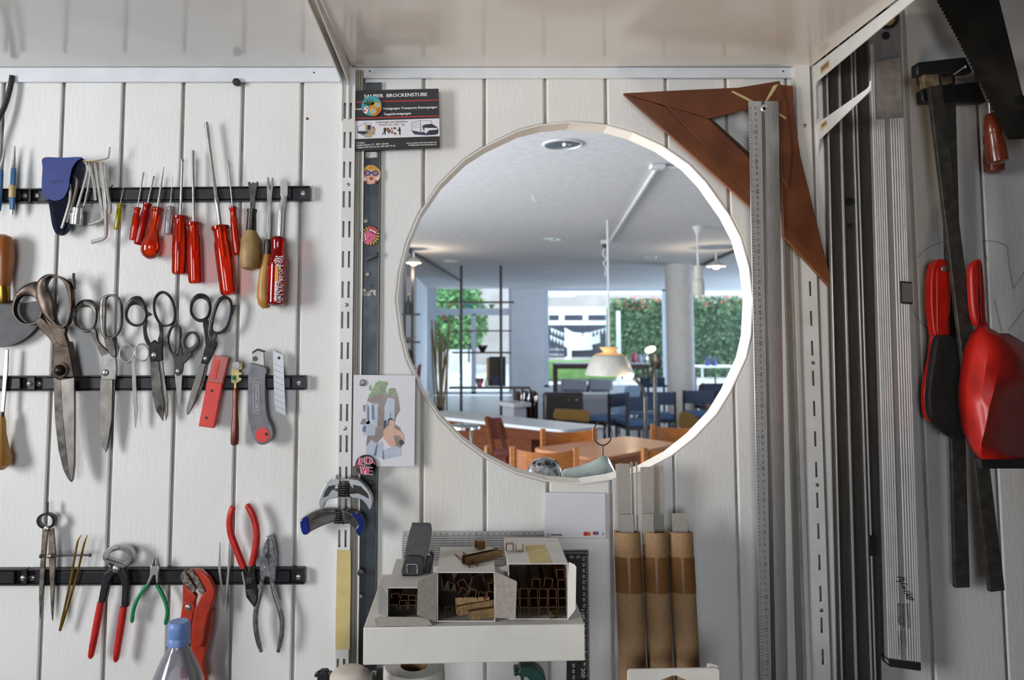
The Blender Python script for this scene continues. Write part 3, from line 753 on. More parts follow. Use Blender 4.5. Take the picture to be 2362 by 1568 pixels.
# big tailor's shears
v = zC; d = 0.027
root = thing('tailor_shears', 'largest tailor shears, worn brown steel with a big domed pivot', 'shears', W(*v((420, 1525))[0], d), 'scissors on the middle strip')
MB().band(crv(v((78, 500), (88, 440), (115, 385), (165, 345), (222, 332), (262, 370), (268, 450), (262, 530), (240, 580), (190, 592), (135, 580), (92, 540)), 4, True),
          crv(v((96, 505), (110, 445), (150, 418), (200, 425), (236, 470), (243, 520), (222, 562), (165, 580), (118, 555)), 4, True), d - 0.002, 0.0055, 48, 10).build('handle_loop', M['steel_brown'], root)
MB().band(crv(v((214, 390), (235, 322), (290, 288), (345, 297), (400, 320), (432, 350), (441, 430), (437, 510), (415, 580), (385, 612), (335, 598), (270, 545), (235, 480)), 4, True),
          crv(v((282, 350), (312, 305), (352, 312), (392, 350), (414, 430), (420, 515), (402, 575), (372, 595), (345, 575), (332, 520), (318, 440), (295, 390)), 4, True), d + 0.002, 0.0065, 52, 10).build('handle_loop', M['steel_brown'], root)
MB().plate(v((398, 312), (425, 322), (428, 285), (434, 279), (438, 330), (440, 380), (425, 345)), d + 0.005, 0.006).build('finger_rest', M['steel_brown'], root, bevel=0.0012)
MB().plate(crv(v((205, 575), (245, 545), (300, 600), (350, 650), (345, 690), (318, 712), (285, 665)), 3, True), d + 0.004, 0.008).build('shank', M['steel_brown'], root, bevel=0.002)
MB().plate(crv(v((250, 520), (300, 560), (350, 600), (388, 608), (385, 650), (405, 715), (340, 700), (300, 620)), 3, True), d + 0.006, 0.008).build('shank', M['steel_brown'], root, bevel=0.002)
MB().plate(v((318, 705), (345, 680), (400, 690), (418, 770), (440, 900), (316, 900), (314, 820)), d + 0.005, 0.0175).build('pivot_plate', M['steel_brown'], root, bevel=0.0012)
MB().plate(v((316, 900), (360, 915), (372, 1120), (392, 1350), (418, 1520), (400, 1500), (375, 1450), (345, 1330), (325, 1150)), d + 0.0035, 0.004).build('blade_bevel', M['steel_dark'], root, bevel=0.0006)
MB().plate(v((358, 915), (440, 900), (442, 1150), (440, 1420), (432, 1505), (420, 1525), (410, 1480), (392, 1350), (370, 1120)), d + 0.0045, 0.005).build('blade', M['steel_blade'], root, bevel=0.0008)
c = W(*v((357, 857))[0], d + 0.005)
s_ = MB().disc(c, 0.0125, 0.0016, 26).build('pivot_washer', M['steel_brown'], root)
MB().disc(c + Vector((0, -0.0016, 0)), 0.0085, 0.001, 24, dome=0.006).build('pivot_screw', M['steel_brown'], root)
scissors('steel_scissors', 'steel scissors with a broad blunt-tipped blade beside the tailor shears', zC,
  [([(440, 540), (450, 480), (480, 445), (520, 437), (560, 450), (578, 500), (575, 570), (560, 610), (520, 637), (475, 622), (445, 585)], [(455, 540), (465, 502), (500, 484), (540, 490), (562, 520), (562, 570), (545, 605), (510, 618), (475, 600)]),
   ([(593, 500), (600, 435), (640, 408), (690, 412), (722, 450), (730, 520), (725, 600), (700, 650), (650, 680), (612, 660), (596, 590)], [(630, 500), (632, 445), (652, 420), (686, 428), (710, 465), (716, 540), (706, 615), (675, 655), (648, 662), (630, 630), (628, 560)])],
  [[(530, 625), (565, 612), (585, 690), (640, 742), (650, 760), (605, 778), (570, 705)], [(615, 660), (668, 668), (686, 740), (682, 785), (640, 750)]],
  [(605, 775), (650, 752), (685, 772), (692, 850), (685, 915), (595, 915), (603, 850)],
  [([(595, 912), (668, 912), (662, 1150), (630, 1345), (602, 1310), (588, 1200), (585, 1100)], 'steel_blade'), ([(640, 912), (686, 912), (680, 1000), (664, 1200), (640, 1320), (625, 1352), (630, 1150)], 'steel_dark')], (625, 872, 20), 'steel_dark', 'steel_blade', mbody='steel')
nv = zD
root = thing('nail_scissors', 'small bright nail scissors with thin round finger rings', 'scissors', W(*nv((215, 720))[0], 0.017), 'scissors on the middle strip')
for cx_, cy_, rx, ry, ro in ((156, 656, 63, 75, 0.15), (289, 645, 57, 73, -0.1)):
    c = nv((cx_, cy_))[0]
    MB().pt(ell(c[0], c[1], rx / 3.734, ry / 3.734, 32, ro), 2.1, 0.018, 8, closed=True).build('finger_ring', M['steel_bright'], root)
MB().plate(nv((198, 695), (230, 695), (238, 900), (246, 1080), (252, 1130), (232, 1300), (228, 1290), (226, 1150), (210, 1060), (203, 900)), 0.0185, 0.003).build('blade', M['steel_bright'], root, bevel=0.0006)
MB().plate(nv((215, 1060), (240, 1090), (243, 1140), (238, 1200), (228, 1280), (222, 1150)), 0.0165, 0.002).build('blade', M['steel_dark'], root)
scissors('steel_scissors', 'steel scissors with a thick dark left loop, pointing straight down', zD,
  [([(145, 330), (150, 250), (190, 180), (240, 157), (290, 172), (325, 240), (337, 310), (332, 362), (300, 405), (240, 424), (190, 407), (155, 372)], [(163, 322), (178, 268), (218, 237), (265, 240), (305, 270), (321, 320), (305, 375), (255, 402), (205, 390), (173, 356)]),
   ([(386, 250), (398, 170), (440, 120), (490, 118), (543, 163), (577, 240), (587, 320), (572, 392), (520, 422), (458, 420), (418, 372), (393, 310)], [(402, 250), (414, 186), (447, 148), (485, 141), (530, 182), (559, 252), (568, 320), (553, 380), (513, 403), (467, 401), (433, 360), (411, 310)])],
  [[(300, 402), (332, 362), (320, 440), (332, 510), (352, 560), (342, 592), (310, 535), (298, 465)], [(428, 385), (458, 420), (466, 520), (464, 605), (438, 592), (424, 535), (440, 480)]],
  [(345, 572), (395, 535), (440, 575), (462, 600), (466, 712), (360, 730), (345, 650)],
  [([(358, 728), (430, 716), (455, 900), (478, 1100), (470, 1240), (410, 1150), (375, 1000)], 'steel_dark'), ([(425, 716), (466, 710), (490, 900), (513, 1050), (511, 1180), (492, 1235), (478, 1150), (450, 900)], 'steel_blade')], (395, 668, 26), 'black_enamel', 'steel_dark',
  spur=[(328, 285), (376, 318), (332, 342)])
scissors('craft_scissors', 'small black-handled scissors with a short pale blade', zD,
  [([(497, 545), (515, 470), (545, 415), (585, 404), (625, 428), (632, 500), (630, 590), (612, 660), (570, 680), (530, 640)], [(524, 535), (543, 455), (575, 422), (603, 440), (609, 530), (602, 610), (578, 652), (548, 635)]),
   ([(628, 545), (645, 495), (690, 467), (742, 464), (780, 498), (789, 555), (765, 610), (720, 655), (672, 660), (640, 610)], [(663, 550), (690, 503), (728, 483), (757, 510), (752, 555), (720, 592), (690, 605), (668, 585)])],
  [[(505, 590), (560, 655), (600, 670), (628, 590), (640, 700), (638, 800), (610, 845), (580, 835), (570, 760), (555, 690)], [(650, 640), (720, 650), (690, 700), (645, 745), (630, 740)]], None,
  [([(570, 830), (636, 826), (628, 1000), (622, 1092), (602, 1102), (588, 1010)], 'steel_bright')], (600, 806, 22), 'black_plastic', 'steel_bright', h=0.003)
scissors('steel_scissors', 'black-handled steel scissors slanting down to the left beside the red blade box', zD,
  [([(703, 270), (718, 190), (760, 143), (810, 136), (862, 163), (888, 230), (882, 302), (852, 362), (800, 387), (748, 367), (712, 322)], [(723, 270), (738, 217), (777, 186), (820, 186), (857, 217), (867, 270), (848, 328), (800, 356), (757, 343), (731, 310)]),
   ([(866, 430), (878, 330), (918, 230), (958, 170), (1010, 156), (1057, 188), (1070, 250), (1062, 342), (1032, 432), (982, 482), (920, 492), (878, 472)], [(900, 430), (916, 342), (948, 245), (986, 192), (1028, 193), (1050, 242), (1044, 328), (1012, 418), (968, 458), (922, 465), (904, 452)])],
  [[(812, 380), (855, 362), (850, 470), (866, 540), (885, 550), (840, 590), (830, 500)], [(862, 440), (930, 488), (915, 540), (932, 572), (905, 640), (880, 560)]],
  [(838, 575), (885, 548), (930, 575), (905, 650), (855, 747), (795, 737), (815, 660)],
  [([(795, 735), (838, 742), (800, 900), (735, 1090), (685, 1187), (670, 1170), (675, 1110), (710, 980), (750, 850)], 'steel_blade'), ([(828, 740), (860, 745), (832, 880), (792, 1000), (732, 1110), (690, 1180), (735, 1080)], 'steel_dark')], (838, 697, 21), 'black_enamel', 'steel_blade',
  spur=[(1055, 240), (1098, 234), (1070, 320), (1058, 330)])

# head knife and chisel at the left edge
v = zC
root = thing('head_knife', 'round leather knife with a dark half-moon blade and a polished wooden handle', 'knife', W(-6, 800, 0.02))
a = [(-6 + 112 * cos(t), 688 + 113 * sin(t)) for t in [pi * k / 30 for k in range(31)]]
MB().plate([(x, max(y, 690)) for x, y in a] + [(-60, 700), (-34, 692), (22, 692), (50, 700)], 0.0165, 0.0025).build('blade', M['knife_blade'], root, bevel=0.0005)
MB().pt([(6, 700), (6, 690), (5, 658)], [13, 16, 17], 0.021, 20).build('ferrule', M['brass'], root)
MB().pt([(5, 660), (5, 640), (6, 600), (6, 560), (6, 547), (6, 541)], [17, 20, 24, 24, 19, 8], 0.021, 24).build('handle', M['wood_amber'], root)
root = thing('chisel', 'narrow chisel with a grooved ochre wooden handle at the left edge', 'chisel', W(0, 1082, 0.02), None)
MB().plate(v((30, 733), (48, 735), (45, 850), (22, 1115), (2, 1115), (18, 850)), 0.0185, 0.003).build('blade', M['steel'], root, bevel=0.0006)
MB().pt([(p_[0], p_[1]) for p_ in v((12, 1105), (10, 1135))], [5, 6], 0.0205, 14).build('ferrule', M['steel_dark'], root)
MB().pt(v((9, 1132), (6, 1160), (2, 1230), (0, 1330), (2, 1385), (2, 1390), (2, 1420), (0, 1447)), [7, 10, 12, 19, 24, 23, 22, 9], 0.0205, 22).build('handle', M['wood_ochre'], root)

# ------------------------------------------------------------------ blades and cutters
v = zD
root = thing('blade_box', 'red plastic box of snap-off blades with a frosted lid', 'blade box', W(*v((840, 1290))[0], 0.016))
b_ = MB().plate(v((848, 895), (978, 915), (905, 1298), (775, 1280)), 0.0225, 0.0085).build('case', M['red_card'], root, bevel=0.0008)
for c in ((893, 975), (845, 1208)): MB().disc(W(*v(c)[0], 0.0225), 0.0022, 0.0003, 16).build('hole', M['black_metal'], b_)
MB().plate(v((905, 665), (1033, 688), (978, 915), (848, 895)), 0.0225, 0.0085).build('lid', M['rose_clear'], root, bevel=0.0008)
MB().plate(v((915, 712), (958, 718), (925, 875), (885, 868)), 0.0232, 0.001).build('lid_recess', M['red_card'], root, bevel=0.0004)
mb = MB()
for k in range(34):
    t = k / 34; x, y = 1030 - 122 * t, 700 + 590 * t
    mb.plate(v((x - 4, y), (x + 3, y + 1), (x + 1, y + 9), (x - 6, y + 8)), 0.0222, 0.007)
mb.build('ribbed_edge', M['red_card'], root)['kind'] = 'stuff'
root = thing('glass_cutter', 'glass cutter with a notched nickel head, green clover mark and brown handle', 'glass cutter', W(*v((1088, 1445))[0], 0.016))
h_ = MB().plate(v((1062, 742), (1088, 725), (1150, 737), (1152, 790), (1124, 795), (1124, 812), (1150, 818), (1150, 838), (1124, 843), (1126, 858), (1150, 864), (1148, 882), (1095, 920), (1055, 905)), 0.0195, 0.005).build('head', M['brass_pale'], root, bevel=0.0006)
MB().disc(W(*v((1103, 757))[0], 0.0195), 0.0065, 0.0022, 22).build('cutting_wheel', M['steel'], h_, bevel=0.0005)
mk('ink_green', '1d7a4a', 0.5, col2='166a3f', scale=60)
mb = MB()
for k in range(4):
    c = v((1085 + 13 * cos(pi / 4 + k * pi / 2), 862 + 13 * sin(pi / 4 + k * pi / 2)))[0]; mb.flat(ell(c[0], c[1], 3.3, 3.3, 12), 0.0197)
mb.flat(v((1082, 865), (1088, 865), (1094, 892), (1088, 893)), 0.0197).build('clover_mark', M['ink_green'], h_)
MB().pt(v((1097, 910), (1097, 958)), [3.6, 3.6], 0.0175, 12).build('shank', M['brass_pale'], root)
MB().pt(v((1097, 952), (1096, 975), (1095, 1060), (1093, 1180), (1090, 1300), (1088, 1400), (1087, 1435), (1087, 1448)), [5, 7, 6.4, 7, 9, 9.6, 8.5, 4], 0.0175, 18).build('handle', M['wood_red'], root)
root = thing('utility_knife', 'grey metal utility knife with a ribbed back and a red end button', 'utility knife', W(*v((1310, 1440))[0], 0.016))
zn = 'knife_grey'; mk(zn, '77767a', 0.42, 0.5, col2='68676a', scale=70, bump=0.08, bscale=300)
MB().plate(v((1236, 655), (1280, 614), (1338, 630), (1344, 770), (1236, 750)), 0.019, 0.005).build('blade_slider', M['steel'], root, bevel=0.0008)
c = W(*v((1265, 700))[0], 0.019); MB().disc(c, 0.0042, 0.0006, 18).build('slider_stud', M['steel_dark'], root)
MB().plate(v((1236, 640), (1280, 612), (1342, 632), (1340, 645), (1282, 628), (1240, 655)), 0.0205, 0.007).build('nose_cap', M['black_plastic'], root, bevel=0.0006)
bd = crv(v((1212, 760), (1226, 738), (1290, 750), (1350, 772), (1366, 812), (1352, 850), (1352, 960), (1355, 1100), (1372, 1210), (1408, 1290), (1415, 1370), (1375, 1425), (1312, 1440), (1258, 1400), (1222, 1290), (1206, 1150), (1204, 900)), 3, True)
b_ = MB().plate(bd, 0.024, 0.0095).build('body', M[zn], root, bevel=0.0025, segs=3)
mb = MB()
for k in range(22):
    y = 830 + k * 19.5; x = 1206 if y < 1160 else 1206 + (y - 1160) * 0.13
    mb.pt([(q_[0], q_[1]) for q_ in v((x - 4, y), (x + 4, y))], 2.0, 0.0195, 8)
mb.build('grip_ribs', M[zn], root)['kind'] = 'stuff'
MB().disc(W(*v((1330, 1355))[0], 0.0238), 0.0115, 0.001, 26).build('end_button', M['red_card'], root, bevel=0.0004)
MB().disc(W(*v((1362, 1348))[0], 0.0248), 0.0026, 0.0004, 16).build('button_hole', M['black_metal'], root)
mb = MB().pt(crv(v((1250, 920), (1262, 902), (1285, 902), (1296, 920), (1300, 1150), (1285, 1168), (1265, 1166), (1252, 1145)), 3, True), 0.9, 0.0241, 6, closed=True)
text(mb, 'CARTAMOLLE', *v((1288, 1148))[0], *v((1282, 918))[0], 6.0, 0.0244)
mb.build('raised_lettering', M['alu'], root)
mk('steel_plain', 'a9abad', 0.34, 0.9, col2='a3a5a7', scale=20)
root = thing('snap_off_blade', 'single snap-off knife blade right of the utility knife', 'blade', W(*v((1480, 1190))[0], 0.015))
MB().plate(v((1415, 625), (1505, 668), (1527, 1190), (1440, 1148), (1438, 1115), (1430, 1105)), 0.0152, 0.0012).build('blade', M['steel_plain'], root)
mb = MB()
for k in range(8):
    y = 735 + k * 52; mb.plate(v((1420 + k * 1.6, y), (1506 + k * 2.4, y + 40), (1506 + k * 2.4, y + 43), (1420 + k * 1.6, y + 3)), 0.01535, 0.0001)
mb.build('score_lines', M['steel_dark'], root)
MB().disc(W(*v((1470, 692))[0], 0.0152), 0.0024, 0.0003, 16).build('hole', M['black_metal'], root)

# ------------------------------------------------------------------ lower strip
v = zE; d = 0.0165
root = thing('dividers', 'steel spring dividers with a long adjusting screw', 'dividers', W(*v((390, 1080))[0], d))
MB().pt(v((390, 100), (389, 195)), 3.4, d, 12).build('grip', M['steel_dark'], root)
MB().band(ell(*v((389, 252))[0], 22, 19, 36), ell(*v((389, 250))[0], 15.5, 13.5, 36), d, 0.0055, 40, 8).build('spring_bow', M['steel_dark'], root)
MB().disc(W(*v((388, 318))[0], d + 0.003), 0.0042, 0.003, 18, dome=0.001).build('rivet', M['steel'], root)
mk('steel_worn', '9a8f85', 0.42, 0.7, col2='6f655c', scale=90, lo=0.35, hi=0.6, rvar=0.15, bump=0.08)
MB().plate(v((348, 318), (393, 330), (374, 540), (362, 760), (335, 1000), (327, 1075), (319, 900), (325, 700), (335, 520)), d + 0.003, 0.0042).build('leg', M['steel_worn'], root, bevel=0.0009)
MB().plate(v((398, 326), (438, 316), (457, 520), (447, 800), (430, 1085), (419, 1000), (411, 800), (400, 520)), d + 0.003, 0.0042).build('leg', M['steel_worn'], root, bevel=0.0009)
MB().pt([(x, y, 0.024) for x, y in v((330, 546), (345, 546), (350, 545), (745, 536))], [4.2, 4.2, 2.2, 2.2], 0.024, 10).build('adjusting_screw', M['steel_dark'], root)
MB().pt([(x, y, 0.024) for x, y in v((395, 546), (428, 544))], [5, 5], 0.024, 8).build('thumb_nut', M['steel_worn'], root)
MB().pt([(x, y, 0.024) for x, y in v((730, 536), (735, 536), (748, 536), (758, 536))], [1, 4, 4, 1], 0.024, 10).build('screw_end', M['steel_dark'], root)
def tweezers(label, v, legs, m_, d, r):
    root = thing('tweezers', label, 'tweezers', W(*v(legs[0][-1])[0], d))
    for k, l in enumerate(legs):
        pp = crv(v.l(l), 5); n = len(pp)
        MB().pt(pp, [(r * (0.35 + 0.65 * min(1, i / (n * .35))), r * .4) for i in range(n)], d + 0.0008 * k, 8).build('arm', M[m_], root)
tweezers('brass tweezers with fine curved points beside the dividers', zE, [[(672, 370), (650, 405), (635, 455), (580, 760), (528, 1000), (492, 1162)], [(722, 372), (706, 410), (690, 465), (640, 680), (570, 930), (496, 1162)]], 'brass', 0.0165, 2.7)
tweezers('slim steel tweezers left of the red-handled cutters', zF, [[(742, 430), (740, 540), (738, 650), (760, 830), (785, 1005)], [(820, 430), (817, 540), (814, 650), (795, 860), (786, 1005)]], 'steel_bright', 0.0162, 2.6)
# pincers
v = zE; d = 0.021
root = thing('pincers', 'carpenter pincers with round jaws and straight red grips', 'pliers', W(*v((850, 1400))[0], d), 'pliers on the lower strip')
MB().band(crv(v((858, 548), (872, 500), (915, 464), (985, 450), (1055, 458), (1108, 500), (1114, 560), (1082, 612), (1030, 642), (960, 612), (900, 588), (862, 570)), 4, True),
          crv(v((898, 548), (925, 512), (1000, 493), (1050, 518), (1066, 560), (1042, 592), (990, 580), (935, 566)), 4, True), d, 0.008, 44, 10).build('jaw', M['steel'], root)
MB().plate(crv(v((858, 548), (870, 502), (915, 470), (975, 478), (935, 495), (900, 530), (885, 565)), 3, True), d + 0.0095, 0.004).build('ground_edge', M['steel_bright'], root, bevel=0.0006)
MB().plate(v((878, 578), (935, 582), (1000, 600), (1022, 650), (1056, 708), (1060, 770), (1050, 975), (998, 960), (1006, 800), (985, 735), (962, 690), (925, 712), (902, 760), (862, 935), (806, 928), (848, 690), (912, 652)), d + 0.006, 0.011).build('body', M['black_metal'], root, bevel=0.0022, segs=3)
MB().disc(W(*v((960, 647))[0], d + 0.006), 0.0062, 0.001, 22, dome=0.003).build('pivot', M['steel'], root)
for a_ in ([(834, 925), (815, 1030), (790, 1160), (765, 1290), (750, 1370), (745, 1390)], [(1022, 962), (1008, 1060), (990, 1180), (968, 1320), (958, 1395), (955, 1418)]):
    MB().pt(v.l(a_), [7.6, 8.2, 8.2, 7.6, 6.6, 3], d, 16).build('grip', M['red_rubber'], root)
# green mini cutters
root = thing('mini_pliers', 'tiny pliers with curved green grips', 'pliers', W(*v((1240, 1105))[0], d), 'pliers on the lower strip'); d = 0.0185
for a_ in ([(1278, 562), (1268, 590), (1262, 628)], [(1303, 562), (1302, 590), (1305, 628)]): MB().pt(v.l(a_), [1.4, 2.6, 5], d, 8).build('nose', M['steel_dark'], root)
MB().plate(v((1240, 628), (1312, 628), (1304, 700), (1300, 770), (1290, 775), (1280, 700), (1262, 705), (1225, 780), (1210, 775), (1236, 700)), d + 0.003, 0.006).build('joint', M['steel_bright'], root, bevel=0.0012)
for a_ in ([(1228, 772), (1180, 830), (1130, 910), (1100, 1000), (1090, 1095)], [(1296, 785), (1335, 850), (1368, 930), (1382, 1010), (1365, 1110)]):
    MB().pt(crv(v.l(a_), 4), [4.3] * 16 + [2.4], d, 14).build('grip', M['green_rubber'], root)
# pipe wrench
v = zF; d = 0.024
root = thing('pipe_wrench', 'red pipe wrench with worn serrated jaws behind the plastic bottle', 'wrench', W(*v((560, 1568))[0], d))
MB().plate(v((515, 655), (585, 668), (650, 725), (690, 800), (700, 870), (675, 960), (645, 1030), (622, 1130), (608, 1245), (590, 1290), (565, 1302), (500, 1290), (500, 1180), (525, 1000), (545, 960), (585, 865), (622, 832), (560, 720)), d + 0.007, 0.012).build('hook_jaw', M['red_paint'], root, bevel=0.0022, segs=3)
MB().plate(v((430, 770), (520, 852), (546, 880), (532, 925), (520, 1045), (500, 1120), (470, 1560), (410, 1560), (412, 1060), (432, 940)), d + 0.004, 0.011).build('lower_jaw', M['red_paint'], root, bevel=0.002, segs=3)
MB().plate(v((500, 1180), (600, 1240), (640, 1010), (660, 990), (684, 1005), (668, 1130), (625, 1330), (605, 1430), (660, 1700), (560, 1700), (505, 1350)), d + 0.0015, 0.009).build('handle', M['red_paint'], root, bevel=0.002, segs=3)
mk('jaw_worn', '8d857a', 0.55, 0.5, col2='5a5249', scale=170, lo=0.4, hi=0.55, bump=0.4, bscale=350)
def teeth(a, b, n, h):
    out = []
    nx, ny = -(b[1] - a[1]), (b[0] - a[0]); L = math.hypot(nx, ny)
    for i in range(n + 1):
        t = i / n; x, y = a[0] + (b[0] - a[0]) * t, a[1] + (b[1] - a[1]) * t
        out.append((x + nx / L * (h if i % 2 else 0), y + ny / L * (h if i % 2 else 0)))
    return out
MB().plate(v.l([(520, 852), (430, 765), (413, 712), (445, 662)] + teeth((452, 672), (546, 812), 18, 7)), d + 0.0065, 0.011).build('jaw_insert', M['jaw_worn'], root, bevel=0.0005)
MB().plate(v.l([(510, 658), (560, 720), (622, 832), (585, 862)] + teeth((560, 830), (472, 668), 18, 7)), d + 0.0085, 0.011).build('jaw_insert', M['jaw_worn'], root, bevel=0.0005)
MB().disc(W(*v((482, 968))[0], d + 0.004), 0.0095, 0.0008, 24).build('pivot_ring', M['red_paint'], root, bevel=0.0004)
MB().disc(W(*v((480, 968))[0], d + 0.0048), 0.0052, 0.0006, 20, dome=0.002).build('pivot', M['steel'], root)
# diagonal cutters, handles up
d = 0.021
root = thing('diagonal_cutters', 'diagonal cutters hanging head down with long red grips', 'pliers', W(*v((1022, 970))[0], d), 'pliers on the lower strip')
for a_ in ([(850, 132), (832, 200), (823, 280), (838, 380), (885, 505), (938, 640)], [(963, 117), (1005, 190), (1035, 275), (1045, 370), (1035, 480), (1005, 622)]):
    pp = crv(v.l(a_), 4); MB().pt(pp, [4.5] + [7.0] * 2 + [7.8] * (len(pp) - 4) + [7.4], d, 16).build('grip', M['red_rubber'], root)
mk('cutter_head', '4a4641', 0.34, 0.9, col2='332f2b', scale=60, rvar=0.1, col3='7d6338', scale3=60)
MB().plate(v((916, 655), (945, 625), (972, 672), (985, 620), (1026, 615), (1036, 780), (1055, 880), (1050, 925), (1022, 972), (990, 930), (960, 890), (945, 790), (920, 700)), d + 0.005, 0.01).build('head', M['cutter_head'], root, bevel=0.0016)
MB().plate(v((918, 680), (930, 670), (950, 770), (962, 890), (952, 870), (938, 780)), d + 0.0052, 0.003).build('cutting_edge', M['steel_bright'], root)
MB().disc(W(*v((985, 745))[0], d + 0.005), 0.0048, 0.0006, 20).build('pivot', M['steel_dark'], root)
MB().plate(v((960, 830), (1000, 815), (1048, 880), (1024, 965)), d + 0.0056, 0.003).build('jaw_face', M['steel_dark'], root, bevel=0.0006)
# combination pliers
root = thing('combination_pliers', 'bare silver combination pliers with bowed handles', 'pliers', W(*v((1150, 1335))[0], d), 'pliers on the lower strip')
mk('nickel', 'a9a9ab', 0.34, 0.9, col2='7f7f82', scale=110, rvar=0.12, bump=0.15, bscale=240)
MB().plate(crv(v((1120, 393), (1165, 390), (1190, 470), (1202, 560), (1200, 680), (1192, 752), (1158, 765), (1142, 722), (1112, 722), (1104, 755), (1076, 748), (1068, 640), (1074, 540), (1095, 460)), 3, True), d + 0.006, 0.011).build('head', M['nickel'], root, bevel=0.002, segs=3)
MB().plate(v((1136, 400), (1146, 400), (1150, 500), (1150, 620), (1136, 620), (1134, 500)), d + 0.0063, 0.001).build('jaw_slot', M['steel_dark'], root)
MB().disc(W(*v((1138, 545))[0], d + 0.0062), 0.0046, 0.0004, 18).build('pipe_grip', M['steel_dark'], root)
MB().disc(W(*v((1130, 655))[0], d + 0.006), 0.0052, 0.0006, 20).build('pivot', M['nickel'], root, bevel=0.0003)
for a_ in ([(1090, 740), (1076, 850), (1045, 970), (1036, 1080), (1048, 1200), (1084, 1335)], [(1170, 740), (1195, 860), (1235, 980), (1256, 1080), (1250, 1200), (1222, 1335)]):
    pp = crv(v.l(a_), 4); n = len(pp); MB().pt(pp, [5.5 if i < 3 else 5.2 + 1.0 * sin(pi * i / n) if i < n - 2 else 4.2 for i in range(n)], d, 14).build('handle', M['nickel'], root)

# plastic bottle standing in front
root = thing('plastic_bottle', 'clear plastic bottle with a pale blue screw cap in front of the pipe wrench', 'bottle', (0, 0, 0))
d = 0.20; bt = W(410, 1700, d); root.location = bt; sd = S(d)
cap_t = W(407, 1432, d)
ax = W(407, 1432, d); zt = ax.z
cx = W(412, 1470, d).x
prof = [(0.004, -0.004), (0.0125, -0.0045), (0.0142, -0.008), (0.0142, -0.027), (0.0135, -0.028)]
MB().lathe((cx, -d, zt), [(0.0005, 0.0)] + [(0.0115, 0.0), (0.0138, -0.003), (0.0142, -0.006), (0.0142, -0.018), (0.0137, -0.019), (0.0143, -0.020), (0.0143, -0.0285), (0.0125, -0.0285)], 40).build('cap', M['blue_cap'], root)
MB().lathe((cx, -d, zt), [(0.0112, -0.024), (0.0112, -0.031), (0.0145, -0.036), (0.0215, -0.049), (0.0290, -0.066), (0.0345, -0.084), (0.0375, -0.104), (0.0385, -0.13), (0.036, -0.16), (0.0385, -0.19), (0.0385, -0.30), (0.03, -0.31), (0.001, -0.305)], 40).build('body', M['bottle_clear'], root)
# ================================================================== PRINTED THINGS BESIDE THE OPENING
for k, a, b in (('p_teal', '3fa3b0', '3797a5'), ('p_orange', 'd9822b', 'c06c1c'), ('p_yellow', 'd9a92a', 'c8971c'), ('p_skin', 'd6ab94', 'cfa28a'), ('p_pink', 'd8497a', 'c93c6c'),
                ('p_magenta', 'b32a62', 'a22257'), ('p_red', 'c22a2a', 'b32222'), ('p_navy', '2a3550', '222c45'), ('p_green', '86a070', '6a8858'), ('p_rock', '8f8076', '7d6f66'),
                ('p_ice', 'b9c0cd', 'acb4c3'), ('p_blue', '5f7596', '536a8b'), ('p_grey', '9aa0a2', '8b9193'), ('p_brown', '8a5a33', '774a28'), ('p_tan', 'c79a5e', 'b98a4e'),
                ('p_cream', 'e8e2d8', 'e0d9ce'), ('p_darkred', '7d1620', '6d1019'), ('p_leaf', '4c5a2c', '39451f'), ('p_lensgrey', '9fb3ae', '93a8a3')):
    mk(k, a, 0.42, col2=b, scale=70, coat=0.15)
def strokes(mb, pts, w, d):
    """flat line of width w pixels through the pixels"""
    for (x0, y0), (x1, y1) in zip(pts, pts[1:]):
        L = math.hypot(x1 - x0, y1 - y0) or 1; nx, ny = -(y1 - y0) / L * w / 2, (x1 - x0) / L * w / 2
        q_ = [(x0 + nx, y0 + ny), (x1 + nx, y1 + ny), (x1 - nx, y1 - ny), (x0 - nx, y0 - ny)]
        mb.add([W(x, y, d(x, y) if callable(d) else d) for x, y in q_], [(0, 1, 2, 3)])
    return mb
# ---- flyer
fd0 = lambda x, y: 0.0125 + max(0, (x - 815) / 200) ** 1.5 * 0.006
lay = lambda k: (lambda x, y: fd0(x, y) + 0.00012 * k)
def fpoly(v, pts, k, mb=None):
    mb = mb or MB(); f = lay(k); pp = v.l(pts)
    return mb.add([W(x, y, f(x, y)) for x, y in pp], [tuple(range(len(pp)))])
def fquad(a, b, c, e, k, mb=None, n=8):
    """four-corner field TL, TR, BR, BL cut in n slices so that it follows the bend"""
    mb = mb or MB(); f = lay(k); P_ = zH(a, b, c, e); vs = []
    for i in range(n + 1):
        t = i / n
        for (p0, p1) in ((P_[0], P_[1]), (P_[3], P_[2])):
            x, y = p0[0] + (p1[0] - p0[0]) * t, p0[1] + (p1[1] - p0[1]) * t; vs.append(W(x, y, f(x, y)))
    return mb.add(vs, [(2 * i, 2 * i + 2, 2 * i + 3, 2 * i + 1) for i in range(n)])
root = thing('flyer', 'black and white SAUBER BROCKENSTUBE advertising flyer under the shelf', 'flyer', W(915, 345, 0.013))
sheet = fquad((275, 225), (1815, 190), (1840, 1260), (280, 1325), 0)
nv_ = len(sheet.v); sheet.add([Vector(q_) + Vector((0, 0.0004, 0)) for q_ in sheet.v[:]], [tuple(i for i in f_[::-1]) for f_ in sheet.f[:]])
sheet.build('sheet', M['ink_black'], root)
fquad((275, 776), (1830, 727), (1836, 1050), (277, 1102), 1).build('white_band', M['paper_white'], root)
mb = fquad((276, 428), (1819, 388), (1819, 404), (276, 446), 1); fquad((277, 722), (1826, 676), (1826, 692), (277, 740), 1, mb).build('red_line', M['ink_red'], root)
def ftext(mb, s, a, b, h, k=2, bold=0.0):
    a, b = zH(a, b); return text(mb, s, a[0], a[1], b[0], b[1], h / 7.838, lay(k), bold)
mb = MB()
